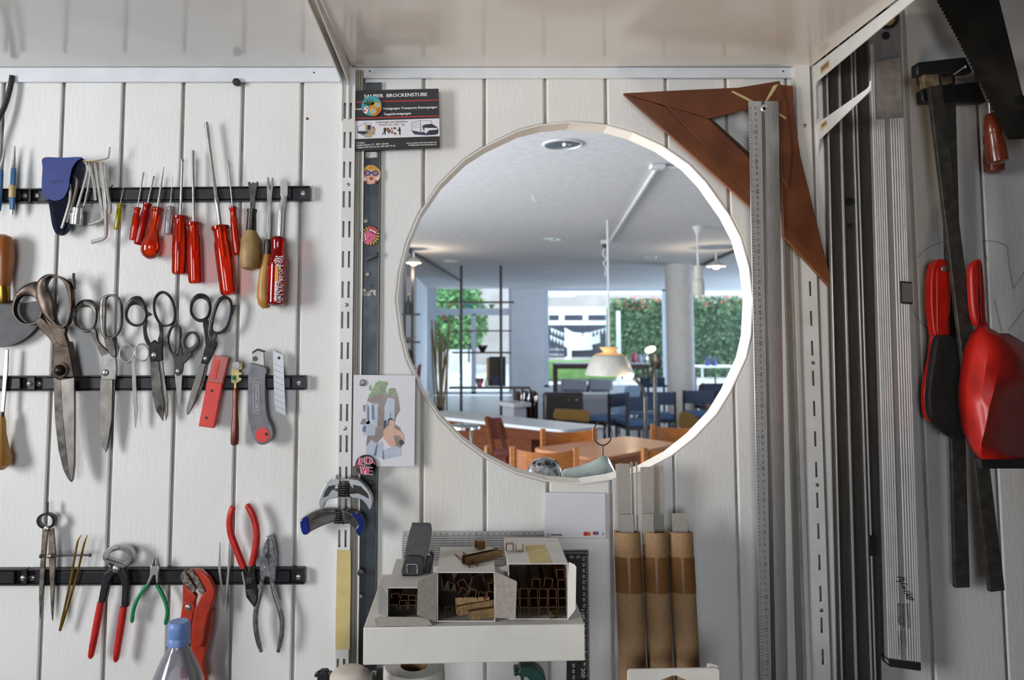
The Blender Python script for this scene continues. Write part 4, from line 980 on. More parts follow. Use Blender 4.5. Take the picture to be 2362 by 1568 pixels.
for s, a, b, h, bo in (('SAUBER  BROCKENSTUBE', (472, 360), (1610, 322), 62, .35), ('Umzüge', (288, 578), (500, 572), 42, .2), ('Reinigungen Transporte Entsorgungen', (820, 572), (1785, 542), 42, .25),
                   ('Teppichreinigungen', (822, 672), (1315, 655), 42, .25), ('Kontakt:', (330, 1182), (485, 1180), 27, .15), ('Saatlenstrasse 19   8051 Zürich', (330, 1228), (910, 1196), 28, .15),
                   ('Telefon 044 532 34 32 / 079 649 77 25', (330, 1270), (1030, 1236), 28, .15), ('www.sauber-brockenstube.ch', (1230, 1187), (1780, 1170), 25, .15), ('info@sauber-brockenstube.ch', (1270, 1224), (1770, 1210), 25, .15)):
    ftext(mb, s, a, b, h, 2, bo)
mb.build('white_lettering', M['ink_white'], root)
mb = MB(); ftext(mb, 'Lieferwagen mit Hebebühne', (685, 815), (1257, 800), 36, 2, .1); ftext(mb, 'Mieten', (745, 862), (883, 857), 34, 2, .1); ftext(mb, '-CHF / Tag', (985, 857), (1200, 851), 34, 2, .1)
mb.build('black_lettering', M['ink_black'], root)
ftext(MB(), '150.', (900, 860), (978, 858), 36, 2, .2).build('price', M['ink_red'], root)
# printed vans and movers
van = fpoly(zH, [(1325, 800), (1490, 758), (1690, 768), (1700, 830), (1785, 880), (1815, 930), (1812, 1000), (1770, 1025), (1600, 1035), (1380, 1020), (1325, 950)], 2)
van.build('van_silhouette', M['p_navy'], root)  # dark silhouette printed under the van as its outline
mb = fpoly(zH, [(1332, 806), (1484, 766), (1484, 975), (1332, 945)], 3); fpoly(zH, [(1492, 764), (1684, 774), (1690, 828), (1560, 840), (1530, 940), (1600, 950), (1500, 985)], 3, mb)
fpoly(zH, [(1560, 900), (1780, 902), (1800, 930), (1640, 945), (1590, 1000), (1560, 990)], 3, mb).build('van_body', M['paper_white'], root)
mb = fpoly(zH, [(1568, 842), (1700, 836), (1760, 890), (1620, 898)], 4); fpoly(zH, [(1530, 850), (1560, 850), (1560, 912), (1525, 905)], 4, mb); fpoly(zH, [(1650, 955), (1800, 940), (1800, 1000), (1660, 1015)], 4, mb)
for k in range(4): strokes(mb, zH((1345, 820 + k * 28), (1470, 800 + k * 32)), .5, lay(4))
mb.build('van_glass', M['ink_black'], root)
fpoly(zH, [(345, 890), (480, 800), (600, 815), (600, 940), (680, 890), (660, 1030), (620, 1030), (605, 1070), (500, 1075), (360, 1000), (340, 960)], 2).build('loading_van_silhouette', M['p_grey'], root)  # grey silhouette printed under the loading van
mb = fpoly(zH, [(360, 895), (485, 815), (490, 950), (365, 955)], 3); fpoly(zH, [(500, 815), (590, 825), (590, 850), (500, 840)], 3, mb).build('loading_van_box', M['paper_white'], root)
mb = fpoly(zH, [(345, 965), (480, 965), (560, 970), (470, 1020), (350, 990)], 3); fpoly(zH, [(530, 850), (590, 855), (588, 935), (530, 930)], 3, mb).build('loading_van_chassis', M['ink_black'], root)
mb = fpoly(zH, [(500, 850), (528, 850), (528, 935), (500, 940)], 4); fpoly(zH, [(585, 925), (655, 925), (655, 985), (585, 990)], 4, mb); fpoly(zH, [(515, 1005), (600, 1000), (600, 1060), (515, 1065)], 4, mb).build('moving_boxes', M['p_tan'], root)
fpoly(zH, ell(633, 897, 22, 24, 12), 4).build('red_cap', M['p_red'], root)
mb = fpoly(zH, [(845, 890), (862, 900), (862, 930), (900, 940), (862, 955), (858, 1030), (840, 1025), (838, 985), (800, 1030), (790, 1018), (830, 960), (815, 925)], 2)
fpoly(zH, [(1100, 885), (1118, 885), (1130, 930), (1128, 1030), (1105, 1030), (1100, 960), (1060, 940), (1095, 925)], 2, mb); fpoly(zH, [(950, 890), (975, 900), (990, 990), (960, 1010), (975, 950)], 2, mb).build('movers', M['ink_black'], root)
mb = fpoly(zH, [(862, 915), (905, 890), (970, 970), (905, 1005)], 3); fpoly(zH, [(985, 890), (1055, 890), (1050, 925), (1000, 925)], 3, mb); fpoly(zH, [(1000, 985), (1055, 985), (1050, 1030), (995, 1010)], 3, mb).build('carried_boxes', M['p_brown'], root)

# ---- badges: domed discs with printed faces
def badge(name, label, cx, cy, r, d, back, layers, group='round badge magnets'):
    c = W(cx, cy, d); R = r * S(d); t = 0.0038
    root = thing(name, label, 'badge', (c.x, c.y, c.z - R), group)
    MB().tube([c, c + Vector((0, -t * .8, 0)), c + Vector((0, -t, 0))], [R * .96, R, R * .95], 36).build('button', M[back], root)
    for k, (nm, polys, m_) in enumerate(layers):
        mb = MB()
        for pl in polys:
            pts = []
            for x, y in pl:
                q_ = math.hypot(x - cx, y - cy)
                if q_ > r * .96: x, y = cx + (x - cx) * r * .96 / q_, cy + (y - cy) * r * .96 / q_
                pts.append((x, y))
            mb.flat(pts, d + t + 0.00012 * (k + 1))
        mb.build(nm, M[m_], root)
    return root
v = zH; cx, cy = v((612, 515))[0]
badge('badge', 'teal badge with a pineapple in sunglasses pinned on the flyer', cx, cy, 24, 0.0150, 'p_teal',
  [('pineapple', [v.l(crv([(600, 470), (720, 440), (780, 520), (790, 600), (720, 670), (630, 690), (570, 620), (560, 540)], 3, True))], 'p_orange'),
   ('skin_marks', [v((690 + 24 * i - 10 * j, 560 + 22 * j - 4 * i), (704 + 24 * i - 10 * j, 566 + 22 * j - 4 * i), (696 + 24 * i - 10 * j, 578 + 22 * j - 4 * i)) for i in range(4) for j in range(5)], 'p_brown'),
   ('leaves', [v((430, 440), (520, 430), (560, 500), (470, 480)), v((500, 370), (560, 430), (610, 500), (540, 500)), v((560, 350), (600, 420), (620, 480), (570, 470)), v((620, 370), (640, 430), (650, 480), (600, 480)), v((660, 420), (640, 470), (600, 500), (590, 470))], 'p_leaf'),
   ('flower', [v.l(crv([(450, 600), (490, 520), (540, 520), (540, 580), (510, 640), (470, 640)], 3, True))], 'p_cream'),
   ('petals', [v.l(ell(480, 590, 26, 20, 12)), v.l(ell(520, 545, 18, 14, 12))], 'p_red'),
   ('frames', [v.l(ell(712, 487, 62, 58, 20)), v.l(ell(634, 600, 66, 62, 20)), v((740, 405), (760, 440), (700, 450))], 'p_yellow'),
   ('lenses', [v.l(ell(714, 488, 46, 42, 20)), v.l(ell(634, 600, 48, 45, 20))], 'p_lensgrey')])
v = View(820, 370, 4.75); cx, cy = v((172, 160))[0]
badge('badge', 'badge with a blonde pop-art face in blue sunglasses', cx, cy, 23, 0.0046, 'p_skin',
  [('hair', [v.l([(70, 130), (75, 90), (110, 60), (172, 48), (235, 62), (270, 95), (278, 130), (240, 110), (172, 100), (110, 110)])], 'p_yellow'),
   ('curls', [v.l(ell(172, 78, 30, 20, 14, a0=0.3, a1=5.2)), v.l(ell(225, 80, 20, 12, 12, a0=0.3, a1=5.2))], 'p_orange'),
   ('frames', [v.l(ell(130, 138, 37, 33, 18)), v.l(ell(216, 138, 37, 33, 18)), v((155, 128), (190, 128), (190, 142), (155, 142))], 'p_navy'),
   ('lenses', [v.l(ell(130, 138, 27, 24, 16)), v.l(ell(216, 138, 27, 24, 16))], 'p_blue'),
   ('lens_hearts', [v((112, 135), (130, 125), (148, 135), (130, 158)), v((198, 135), (216, 125), (234, 135), (216, 158))], 'p_pink'),
   ('lips', [v.l(ell(170, 197, 20, 17, 14))], 'p_red'), ('mouth', [v.l(ell(170, 199, 9, 5, 10))], 'p_darkred'),
   ('nose_line', [v((166, 160), (176, 172), (164, 174))], 'p_brown'),
   ('earrings', [v.l(ell(113, 235, 14, 14, 12)), v.l(ell(226, 232, 14, 14, 12))], 'p_darkred'),
   ('hands', [v((75, 190), (100, 180), (120, 210), (95, 225)), v((225, 200), (250, 175), (268, 185), (245, 215))], 'p_cream')])
cx, cy = v((160, 825))[0]
rays = [[(cx, cy), (cx + 22 * cos(a), cy + 22 * sin(a)), (cx + 22 * cos(a + .17), cy + 22 * sin(a + .17))] for a in [2 * pi * k / 18 for k in range(18)]]
badge('badge', 'badge with red lips and a tongue on black and yellow rays', cx, cy, 23.4, 0.0046, 'ink_black',
  [('rays', rays, 'p_yellow'),
   ('tongue', [v.l(crv([(105, 790), (150, 775), (205, 800), (215, 840), (170, 885), (140, 920), (110, 905), (95, 870), (110, 830)], 3, True))], 'p_pink'),
   ('lips', [v.l(crv([(125, 740), (165, 725), (205, 735), (240, 760), (240, 800), (225, 815), (180, 780), (140, 765)], 3, True))], 'p_red'),
   ('mouth', [v((140, 762), (180, 765), (228, 795), (225, 812), (170, 790))], 'ink_black'),
   ('teeth', [v((150, 752), (175, 757), (172, 775), (155, 770)), v((178, 759), (200, 770), (196, 785), (176, 776)), v((203, 772), (225, 785), (222, 800), (200, 788))], 'p_cream'),
   ('tongue_line', [v((150, 830), (158, 826), (148, 870), (142, 868))], 'p_darkred'), ('glint', [v((95, 795), (103, 792), (118, 870), (108, 872)), v((135, 825), (152, 828), (140, 836))], 'p_cream')])
v = zJ; cx, cy = v((560, 793))[0]
lv = badge('badge', 'pink and black LOVE badge on the corner of the postcard', cx, cy, 24, 0.0175, 'ink_black',
  [('bursts', [v((640, 770), (600, 765), (640, 800), (605, 805), (630, 840), (598, 828), (590, 860)), v((478, 790), (500, 800), (490, 830))], 'p_red'),
   ('patches', [v((485, 745), (510, 735), (505, 800), (482, 790)), v((500, 845), (520, 850), (530, 868), (510, 862))], 'p_magenta')])
mb = MB(); mo = MB()
for s, a, b, h in (('L', (508, 787), (548, 794), 15), ('O', (546, 782), (606, 784), 16), ('V', (512, 862), (556, 866), 18), ('E', (560, 866), (604, 868), 17)):
    a, b = v(a, b); text(mo, s, a[0], a[1] + .8, b[0], b[1] + .8, h + 1.6, 0.0175 + 0.0038 + 0.0005, 2.6); text(mb, s, a[0] + .4, a[1], b[0] - .4, b[1], h, 0.0175 + 0.0038 + 0.0008, 1.3)
mo.build('letter_outline', M['p_cream'], lv)
mb.build('lettering', M['p_pink'], lv)
# ---- small magnets
def magnet(label, cx, cy, r, d, m_, t=0.003):
    c = W(cx, cy, d); R = r * S(d)
    MB().tube([c, c + Vector((0, -t, 0)), c + Vector((0, -t - 0.0003, 0))], [R, R, R * .9], 24).build('round_magnet', M[m_], None, label, 'magnet', 'small round magnets')
mk('magnet_grey', '8d8a84', 0.4, 0.6, col2='7d7a74', scale=60)
magnet('round grey magnet just above the lips badge', 843, 509, 7, 0.0043, 'magnet_grey')
magnet('round grey magnet below the grey bar magnet', 847, 632, 7, 0.0043, 'magnet_grey')
magnet('round grey magnet overlapping the glue residue on the dark strip', 840.5, 669.5, 7, 0.0049, 'magnet_grey')
magnet('round grey magnet pinning the top of the postcard', 836, 882.5, 7.5, 0.0166, 'magnet_grey')
magnet('dark round magnet just under the LOVE badge', 854.5, 1115, 8, 0.0043, 'black_metal')
magnet('black round magnet at the height of the lower tool strip', 833.5, 1318.5, 7.5, 0.012, 'black_plastic', 0.006)
magnet('smallest round magnet, beside the staple boxes', 832.5, 1373.5, 4.2, 0.012, 'magnet_grey')
MB().plate(zI((240, 733), (318, 700), (321, 728), (246, 762)), 0.012, 0.0075).build('bar_magnet', M['grey_plastic'], None, 'dark grey bar magnet set at a slant below the lips badge', 'magnet', bevel=0.0006)
# ---- postcard
root = thing('postcard', 'pale grey postcard with a collage of rocks, ice blocks and a figure', 'postcard', W(885, 1076, 0.016)); v = zJ
MB().plate(v((463, 83), (948, 88), (940, 803), (455, 800)), 0.0165, 0.0006).build('card', M['paper_white'], root)
def art(nm, m_, k, *polys):
    mb = MB()
    for pl in polys: mb.flat(v.l(pl), 0.0165 + 0.0001 * k)
    mb.build(nm, M[m_], root)
art('rocks', 'p_rock', 1, [(565, 290), (600, 220), (640, 140), (700, 160), (730, 240), (740, 190), (790, 185), (815, 260), (830, 360), (800, 410), (780, 480), (700, 560), (650, 620), (560, 640), (570, 560), (640, 500), (640, 320)],
    [(535, 320), (556, 320), (556, 372), (540, 372)], [(512, 470), (535, 425), (565, 430), (560, 480)], [(790, 470), (830, 500), (860, 600), (835, 660), (790, 640), (760, 560)])
mb = MB(); rr = random.Random(9)
for k in range(26):
    if k < 18: x, y = rr.uniform(590, 715), rr.uniform(140, 240)
    else: x, y = rr.uniform(745, 810), rr.uniform(190, 320)
    if k < 18 and x < 640 and y < 180: y += 70
    mb.flat(v.l(ell(x, y, rr.uniform(14, 24), rr.uniform(10, 20), 7, rr.uniform(0, 3))), 0.0165 + 0.0001 * 2 + 0.000004 * k)
mb.build('leaves', M['p_green'], root)
art('ice_blocks', 'p_ice', 4, [(555, 310), (575, 300), (590, 470), (560, 470)], [(595, 310), (655, 310), (650, 500), (600, 440)], [(535, 485), (580, 440), (635, 490), (630, 560), (540, 560)], [(705, 330), (735, 260), (785, 275), (785, 430), (705, 460)],
    [(560, 650), (600, 595), (640, 620), (690, 605), (700, 740), (560, 710)], [(690, 680), (780, 640), (835, 660), (835, 720), (690, 750)])
art('ice_shadows', 'p_blue', 5, [(570, 330), (582, 330), (585, 440), (570, 440)], [(605, 320), (622, 320), (628, 440), (606, 430)], [(535, 490), (560, 480), (560, 530), (530, 530)], [(748, 385), (756, 385), (756, 430), (748, 430)], [(640, 640), (655, 620), (640, 720), (620, 715)], [(690, 680), (700, 680), (705, 750), (690, 745)])
art('figure', 'p_skin', 6, crv([(740, 440), (765, 435), (785, 455), (775, 490), (800, 510), (850, 540), (860, 600), (850, 625), (835, 570), (800, 560), (780, 570), (795, 620), (780, 650), (745, 640), (715, 600), (700, 580), (695, 530), (720, 495), (745, 480)], 3, True))
art('dark_details', 'p_navy', 7, [(730, 430), (760, 420), (775, 435), (745, 440), (738, 470)], [(820, 600), (845, 590), (862, 620), (840, 640), (822, 630)], [(700, 440), (722, 440), (715, 480), (698, 520)])

# ---- spring clamps on the upright
mk('clamp_hollow_shade', '3c3b38', 0.4, 0.6, col2='2e2d2b', scale=50)
def clamp(label, v, wings, spring, d, tips, mw, pin, hollow_shades):
    root = thing('spring_clamp', label, 'spring clamp', W(*v((spring[0], spring[2]))[0], d), 'spring clamps hooked on the upright')
    for w in wings: MB().plate(crv(v.l(w), 3, True), d + 0.008, 0.016).build('wing', M[mw], root, bevel=0.003, segs=3)
    for t in tips: MB().plate(crv(v.l(t), 3, True), d + 0.0092, 0.0185).build('dipped_tip', M['blue_glaze'], root, bevel=0.0035, segs=3)
    for w in hollow_shades: MB().plate(v.l(w), d + 0.0084, 0.002).build('hollow', M['clamp_hollow_shade'], root, bevel=0.0006)  # flat dark plates paint the shade inside each wing
    cx, y0, y1, r, n = spring
    c0, c1 = v((cx, y0), (cx, y1)); pts = []
    for i in range(n * 12 + 1):
        t = i / (n * 12); a = 2 * pi * n * t
        px, py = c0[0] + (c1[0] - c0[0]) * t, c0[1] + (c1[1] - c0[1]) * t
        b_ = W(px + r / v.o[2] * cos(a), py, d + 0.004); pts.append(b_ + Vector((0, -r / v.o[2] * S() * sin(a) * .8, 0)))
    MB().tube(pts, 0.0012, 6).build('spring', M['steel_dark'], root)
    MB().pt(v(*pin), [3.2, 3.2], d + 0.001, 10).build('pin', M['steel'], root)
clamp('silver spring clamp hooked on the upright above the blue-tipped one', zJ,
      [[(322, 876), (300, 905), (245, 940), (205, 1020), (190, 1085), (205, 1138), (222, 1132), (240, 1085), (275, 1058), (335, 1048), (342, 1000), (300, 985), (325, 955), (350, 945), (350, 905), (330, 900)],
       [(430, 912), (470, 905), (520, 925), (575, 985), (608, 1055), (603, 1120), (586, 1146), (566, 1110), (520, 1062), (450, 1050), (440, 1020), (500, 1010), (440, 960)]],
      (385, 935, 1045, 44, 6), 0.036, [], 'steel_plain', ((318, 912), (465, 908)), [[(218, 1052), (235, 1000), (262, 960), (318, 948), (312, 970), (285, 1000), (262, 1035)], [(455, 945), (520, 960), (575, 1020), (585, 1060), (540, 1035), (470, 1005)]])
clamp('spring clamp with dark blue dipped tips below the silver one', zJ,
      [[(45, 1245), (60, 1215), (160, 1160), (250, 1142), (322, 1150), (325, 1225), (230, 1265), (150, 1302), (80, 1340), (52, 1310)],
       [(372, 1148), (440, 1165), (505, 1190), (540, 1250), (530, 1315), (502, 1345), (475, 1295), (430, 1255), (380, 1250)]],
      (348, 1155, 1255, 34, 6), 0.032, [[(40, 1238), (58, 1212), (100, 1195), (110, 1250), (120, 1318), (75, 1346), (48, 1310)], [(440, 1175), (510, 1190), (546, 1250), (534, 1320), (502, 1352), (478, 1300), (500, 1250)]], 'steel_dark', ((280, 1232), (415, 1238)), [[(125, 1215), (165, 1180), (245, 1158), (315, 1162), (312, 1178), (210, 1195), (150, 1225)], [(385, 1165), (430, 1178), (455, 1200), (430, 1225), (395, 1215)]])
mb = MB(); mb.plate(zK((415, 290), (548, 295), (549, 600), (544, 900), (540, 1265), (470, 1268), (398, 1270), (402, 900), (410, 500)), 0.0168, 0.0006)
mb.build('masking_tape', M['masking'], None, 'strip of yellow masking tape stuck on the slotted upright', 'tape')

# ---- card terminal sign
root = thing('card_sign', 'white sign with concardis lettering and payment logos below the opening', 'sign', W(1325, 1242, 0.004)); v = zM
MB().plate(v((115, 285), (524, 290), (527, 598), (104, 590)), 0.006, 0.005).build('board', M['paper_white'], root, bevel=0.0004)
mb = MB(); a, b = v((148, 578), (226, 580)); text(mb, 'concardis', a[0], a[1], b[0], b[1], 4.8, 0.0062, .3)
c = v((135, 573))[0]; strokes(mb, ell(c[0], c[1], 2.7, 2.7, 14, a0=0.7, a1=5.6), .8, 0.0062); mb.build('lettering', M['ink_black'], root)
for nm, c, r, m_, k in (('logo_circle', (388, 567), 15, 'p_red', 2), ('logo_circle', (409, 567), 15, 'p_orange', 1), ('logo_circle', (450, 563), 13, 'p_red', 1), ('logo_circle', (467, 563), 13, 'p_blue', 2)):
    c = v(c)[0]; MB().flat(ell(c[0], c[1], r / 2.97, r / 2.97, 20), 0.0061 + 0.0001 * k).build(nm, M[m_], root)
mb = MB()
for k in range(4):
    c = v((494, 568))[0]; strokes(mb, ell(c[0], c[1], 2 + k * 1.5, 2 + k * 1.8, 7, a0=-.7, a1=.7), .7, 0.0062)
mb.build('contactless_mark', M['pencil'], root)

# ================================================================== LEDGE WITH STAPLE BOXES
DL = 0.21; v = zL
lx0, lx1 = W(838, 1448, DL).x, W(1349, 1438, DL).x
zl0, zl1 = W(838, 1448, DL).z, W(1349, 1438.5, DL).z; zb0, zb1 = W(838, 1534, DL).z, W(1349, 1524, DL).z
LZ = lambda x: zl0 + (zl1 - zl0) * (x - lx0) / (lx1 - lx0)
MB().hexa([(lx0, -DL, zb0), (lx1, -DL, zb1), (lx1, -0.001, zb1), (lx0, -0.001, zb0)], [(lx0, -DL, zl0), (lx1, -DL, zl1), (lx1, -0.001, zl1), (lx0, -0.001, zl0)]).build(
    'wall_ledge', M['card_white'], None, 'white box-shaped wall ledge carrying the boxes of staples', 'wall shelf', bevel=0.0012)
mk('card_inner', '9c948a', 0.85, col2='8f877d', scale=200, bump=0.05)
def staple_box(label, xl, xr, yt, df, db, flaps, base_pad=0.0):
    """opening corners in zoom pixels of the box front: xl, xr columns, yt the top row"""
    X_l, X_r = W(*v((xl, 800))[0], df).x, W(*v((xr, 800))[0], df).x
    zt = W(*v(((xl + xr) / 2, yt))[0], df).z; zb = LZ((X_l + X_r) / 2) + 0.0012
    root = thing('staple_box', label, 'cardboard box', ((X_l + X_r) / 2, -df, zb), 'cardboard boxes of staples'); t = 0.0011
    for nm, lo, hi, n_ in (('bottom_panel', (X_l, -df, zb), (X_r, -db, zb + t), 'z+'), ('top_panel', (X_l, -df, zt - t), (X_r, -db, zt), 'z-'), ('side_panel', (X_l, -df, zb + t), (X_l + t, -db, zt - t), 'x+'),
                           ('side_panel', (X_r - t, -df, zb + t), (X_r, -db, zt - t), 'x-'), ('back_panel', (X_l + t, -db - t, zb + t), (X_r - t, -db, zt - t), 'y-')):
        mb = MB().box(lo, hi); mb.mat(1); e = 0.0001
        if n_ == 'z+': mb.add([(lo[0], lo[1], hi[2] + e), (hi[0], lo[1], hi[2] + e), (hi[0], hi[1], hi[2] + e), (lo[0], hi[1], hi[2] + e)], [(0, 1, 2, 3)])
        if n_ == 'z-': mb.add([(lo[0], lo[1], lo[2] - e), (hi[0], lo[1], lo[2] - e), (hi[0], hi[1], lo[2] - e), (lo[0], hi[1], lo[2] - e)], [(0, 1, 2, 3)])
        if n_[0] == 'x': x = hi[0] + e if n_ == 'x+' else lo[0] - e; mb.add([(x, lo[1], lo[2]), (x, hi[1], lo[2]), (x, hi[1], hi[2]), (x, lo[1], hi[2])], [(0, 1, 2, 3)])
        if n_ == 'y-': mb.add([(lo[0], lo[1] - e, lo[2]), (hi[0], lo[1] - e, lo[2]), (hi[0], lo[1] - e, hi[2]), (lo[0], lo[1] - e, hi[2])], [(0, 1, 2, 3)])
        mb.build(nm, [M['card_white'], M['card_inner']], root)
    for pts, ds, m_ in flaps:
        fr = [W(x, y, e) for (x, y), e in zip(v.l(pts), ds)]; n_ = Vector((0, 0.0009, 0))
        MB().ext(fr, [q_ + n_ for q_ in fr]).build('flap', M[m_], root)
    return root, X_l, X_r, zb, zt
b1 = staple_box('low cardboard box of staples under the stapler, leftmost on the ledge', 255, 640, 705, 0.196, 0.075,
     [([(175, 690), (200, 686), (258, 775), (258, 975), (172, 955)], [0.203, 0.202, 0.196, 0.196, 0.203], 'card_white'), ([(140, 1000), (180, 980), (560, 982), (640, 1005), (675, 1055), (620, 1068), (150, 1065)], [0.207, 0.2, 0.2, 0.204, 0.209, 0.2095, 0.2095], 'card_grey')])
b2 = staple_box('middle cardboard box with staple strips lying loose inside', 720, 1262, 562, 0.199, 0.088,
     [([(725, 565), (690, 570), (540, 648), (532, 960), (600, 990), (712, 1030)], [0.199, 0.2005, 0.2055, 0.2065, 0.205, 0.2], 'card_inner'), ([(1268, 560), (1465, 650), (1452, 998), (1380, 995), (1255, 988)], [0.1995, 0.2065, 0.2065, 0.205, 0.1995], 'card_inner')])
b3 = staple_box('cardboard box with staple strips stacked in neat rows, rightmost on the ledge', 1385, 1945, 482, 0.196, 0.074,
     [([(1300, 520), (1388, 495), (1388, 560), (1310, 545)], [0.202, 0.1965, 0.1965, 0.202], 'card_white'), ([(1948, 470), (2000, 490), (2018, 515), (2012, 905), (1990, 940), (1935, 1005)], [0.1965, 0.2, 0.201, 0.201, 0.2, 0.1965], 'card_white')])
# masking tape on the right box
def on_top(bx, pts, dz=0.0004):
    """zoom pixels seen on the top panel of a box"""
    out = []
    for x, y in v.l(pts):
        u = (x - X0) / F; w_ = (Y0 - y) / F; dir_ = Vector((u, CT - w_ * ST, ST + w_ * CT)); t = (bx[4] + dz) / dir_.z
        out.append(Vector((0, -D, 0)) + dir_ * t)
    return out
MB().add(on_top(b3, [(1540, 312), (1722, 306), (1788, 470), (1592, 480)]), [(0, 1, 2, 3)]).build('tape', M['masking'], b3[0])
# staples
mk('staple_copper', '94694a', 0.34, 0.85, col2='62452f', scale=900, stretch=(1, 0.15, 1), rvar=0.1, bump=0.3, bscale=1500, bstretch=(0.02, 1, 0.02))
mk('staple_gold', '8a7150', 0.32, 0.85, col2='735a34', scale=900, stretch=(1, 0.15, 1), rvar=0.1, bump=0.3, bscale=1500, bstretch=(0.02, 1, 0.02))
_st = {}
def staple_strip(label, c, w, h, L, rx=0.0, ry=0.0, rz=0.0, m_='staple_copper', group='strips of staples', t=0.0007):
    """U channel: crown up, legs down, front end at c, running back along +y"""
    key = (round(w, 4), round(h, 4), round(L, 3), m_)
    if key not in _st:
        mb = MB().box((-w / 2, 0, -t), (w / 2, L, 0)).box((-w / 2, 0, -h), (-w / 2 + t, L, -t)).box((w / 2 - t, 0, -h), (w / 2, L, -t))
        o = mb.build('staple_strip', M[m_], None, label, 'staples', group, origin=(0, 0, 0)); _st[key] = o
    else:
        o = _st[key].copy(); COL.objects.link(o); o['label'] = label; o['group'] = group
    o.location = c; o.rotation_euler = (rx, ry, rz)
    return o
LB3 = 'copper staple strip stacked in the rightmost box on the ledge'
G3 = 'strips of staples in the right box'
x_in0, x_in1 = b3[1] + 0.0016, b3[2] - 0.0016
wst = 0.0112; hst = 0.0112; d3 = 0.188; cp = (x_in1 - x_in0) / 6.05
for i in range(6):
    for j in range(3 if i else 4):
        x = x_in1 - wst / 2 - i * cp; z = b3[3] + 0.0014 + hst * (j + 1) + 0.0006 * j
        if x - wst / 2 < x_in0: continue
        staple_strip('copper staple strip in the right box, %s row, %s' % (('bottom', 'second', 'third', 'fourth')[j], ('at the right end', 'second from the right', 'third from the right', 'fourth from the right', 'fifth from the right', 'at the left end')[i]), (x + pr.uniform(-.0003, .0003), -d3 + pr.uniform(0, .002), z), wst, hst, 0.085, group=G3)
for x_, z_, ry, LB3 in ((x_in1 - wst * 2.0, 4.05, 0.15, 'tilted copper staple strip lying on the stacked rows in the right box'), (x_in1 - wst * 3.5, 4.0, 0.05, 'copper staple strip lying left of the tilted one on the stacked rows'), (x_in1 - wst * .62, 5.1, -.03, 'topmost copper staple strip in the right box, against its right side')):
    staple_strip(LB3, (x_, -d3 + 0.004, b3[3] + 0.003 + hst * z_), wst, hst, 0.085, ry=ry, group=G3)
staple_strip('short gold staple block lying in front of the stacked strips', (x_in1 - wst * 1.55, -0.197, b3[3] + 0.0014 + 0.0092), 0.0092, 0.0092, 0.005, rz=0.5, m_='staple_gold')
LB2 = 'staple strip lying askew in the middle box'; G2 = 'loose strips of staples in the middle box'
def at2(x, y, d): return W(*v((x, y))[0], d)
NM2 = ('at the upper left', 'second from the left at the top', 'upside down in the middle at the top', 'in the middle under the upside-down one', 'just right of the middle', 'third from the right', 'at the right edge', 'highest at the right edge', 'alone at the lower left')
for nm2, (x, y, d, ry, rz, L, w, h) in zip(NM2, ((850, 660, .178, 0.45, .1, .06, .0105, .0115), (935, 640, .182, -0.55, -.1, .06, .0105, .0125), (1075, 600, .180, 3.0, .35, .06, .0125, .0150), (985, 720, .185, 0.6, .1, .06, .010, .012),
                                   (1065, 720, .186, .35, -.1, .06, .010, .012), (1150, 748, .186, .25, .1, .06, .0105, .0115), (1225, 745, .187, 0.1, 0, .06, .0105, .012), (1228, 660, .185, -.2, .1, .06, .010, .012), (825, 885, .188, 0.05, .2, .055, .0105, .011))):
    staple_strip('loose staple strip in the middle box, ' + nm2, at2(x, y, d), w, h, L, ry=ry, rz=rz, group=G2)
staple_strip('long gold staple strip lying crosswise at the front of the middle box', at2(900, 880, 0.187), 0.010, 0.0115, 0.052, rx=.06, ry=-.2, rz=-1.25, m_='staple_gold')
staple_strip('gold staple strip at the lower right of the middle box', at2(1010, 925, 0.192), 0.010, 0.0115, 0.040, rx=.05, ry=-.15, rz=-1.32, m_='staple_gold')
staple_strip('gold staple strip buried behind the crosswise ones in the middle box', at2(895, 800, 0.175), 0.010, 0.0115, 0.045, rx=-.05, ry=-.3, rz=-1.35, m_='staple_gold')
LB1 = 'staple strip lying in the low left box'; G1 = 'strips of staples in the left box'
for i, (x, y) in enumerate(((310, 865), (405, 825), (408, 872), (490, 778), (490, 822), (490, 868), (330, 760), (420, 770))):
    staple_strip('staple strip in the low left box, ' + ('at the lower left', 'in the middle column, upper one', 'in the middle column, lower one', 'top of the right column', 'middle of the right column', 'bottom of the right column', 'at the dark upper left', 'at the dark top in the middle')[i], at2(x, y, 0.182), 0.0105, 0.0062, 0.08, ry=pr.uniform(-.08, .08), group=G1)
# on top of the boxes
tp = on_top(b2, [(970, 495), (1255, 360)])
o = staple_strip('gold staple strip lying open side up on the middle box', tp[0] + Vector((0, 0, 0.0005)), 0.0100, 0.0105, 0.062, ry=pi, rz=-0.95, m_='staple_gold')
tp = on_top(b2, [(1085, 348)])
o = staple_strip('short dull staple strip behind the gold one on the middle box', tp[0] + Vector((0, 0, 0.0122)), 0.0105, 0.0118, 0.012, rz=-1.2)
tp = on_top(b3, [(1402, 375), (1490, 375)])
staple_strip('small staple block standing on the right box', tp[0] + Vector((0, 0, 0.0108)), 0.0110, 0.0105, 0.008, rz=.12, m_='staple_copper')
staple_strip('small staple block lying open side up on the right box', tp[1] + Vector((0, 0, 0.0003)), 0.0105, 0.0098, 0.004, ry=pi, rz=.1, m_='staple_copper')
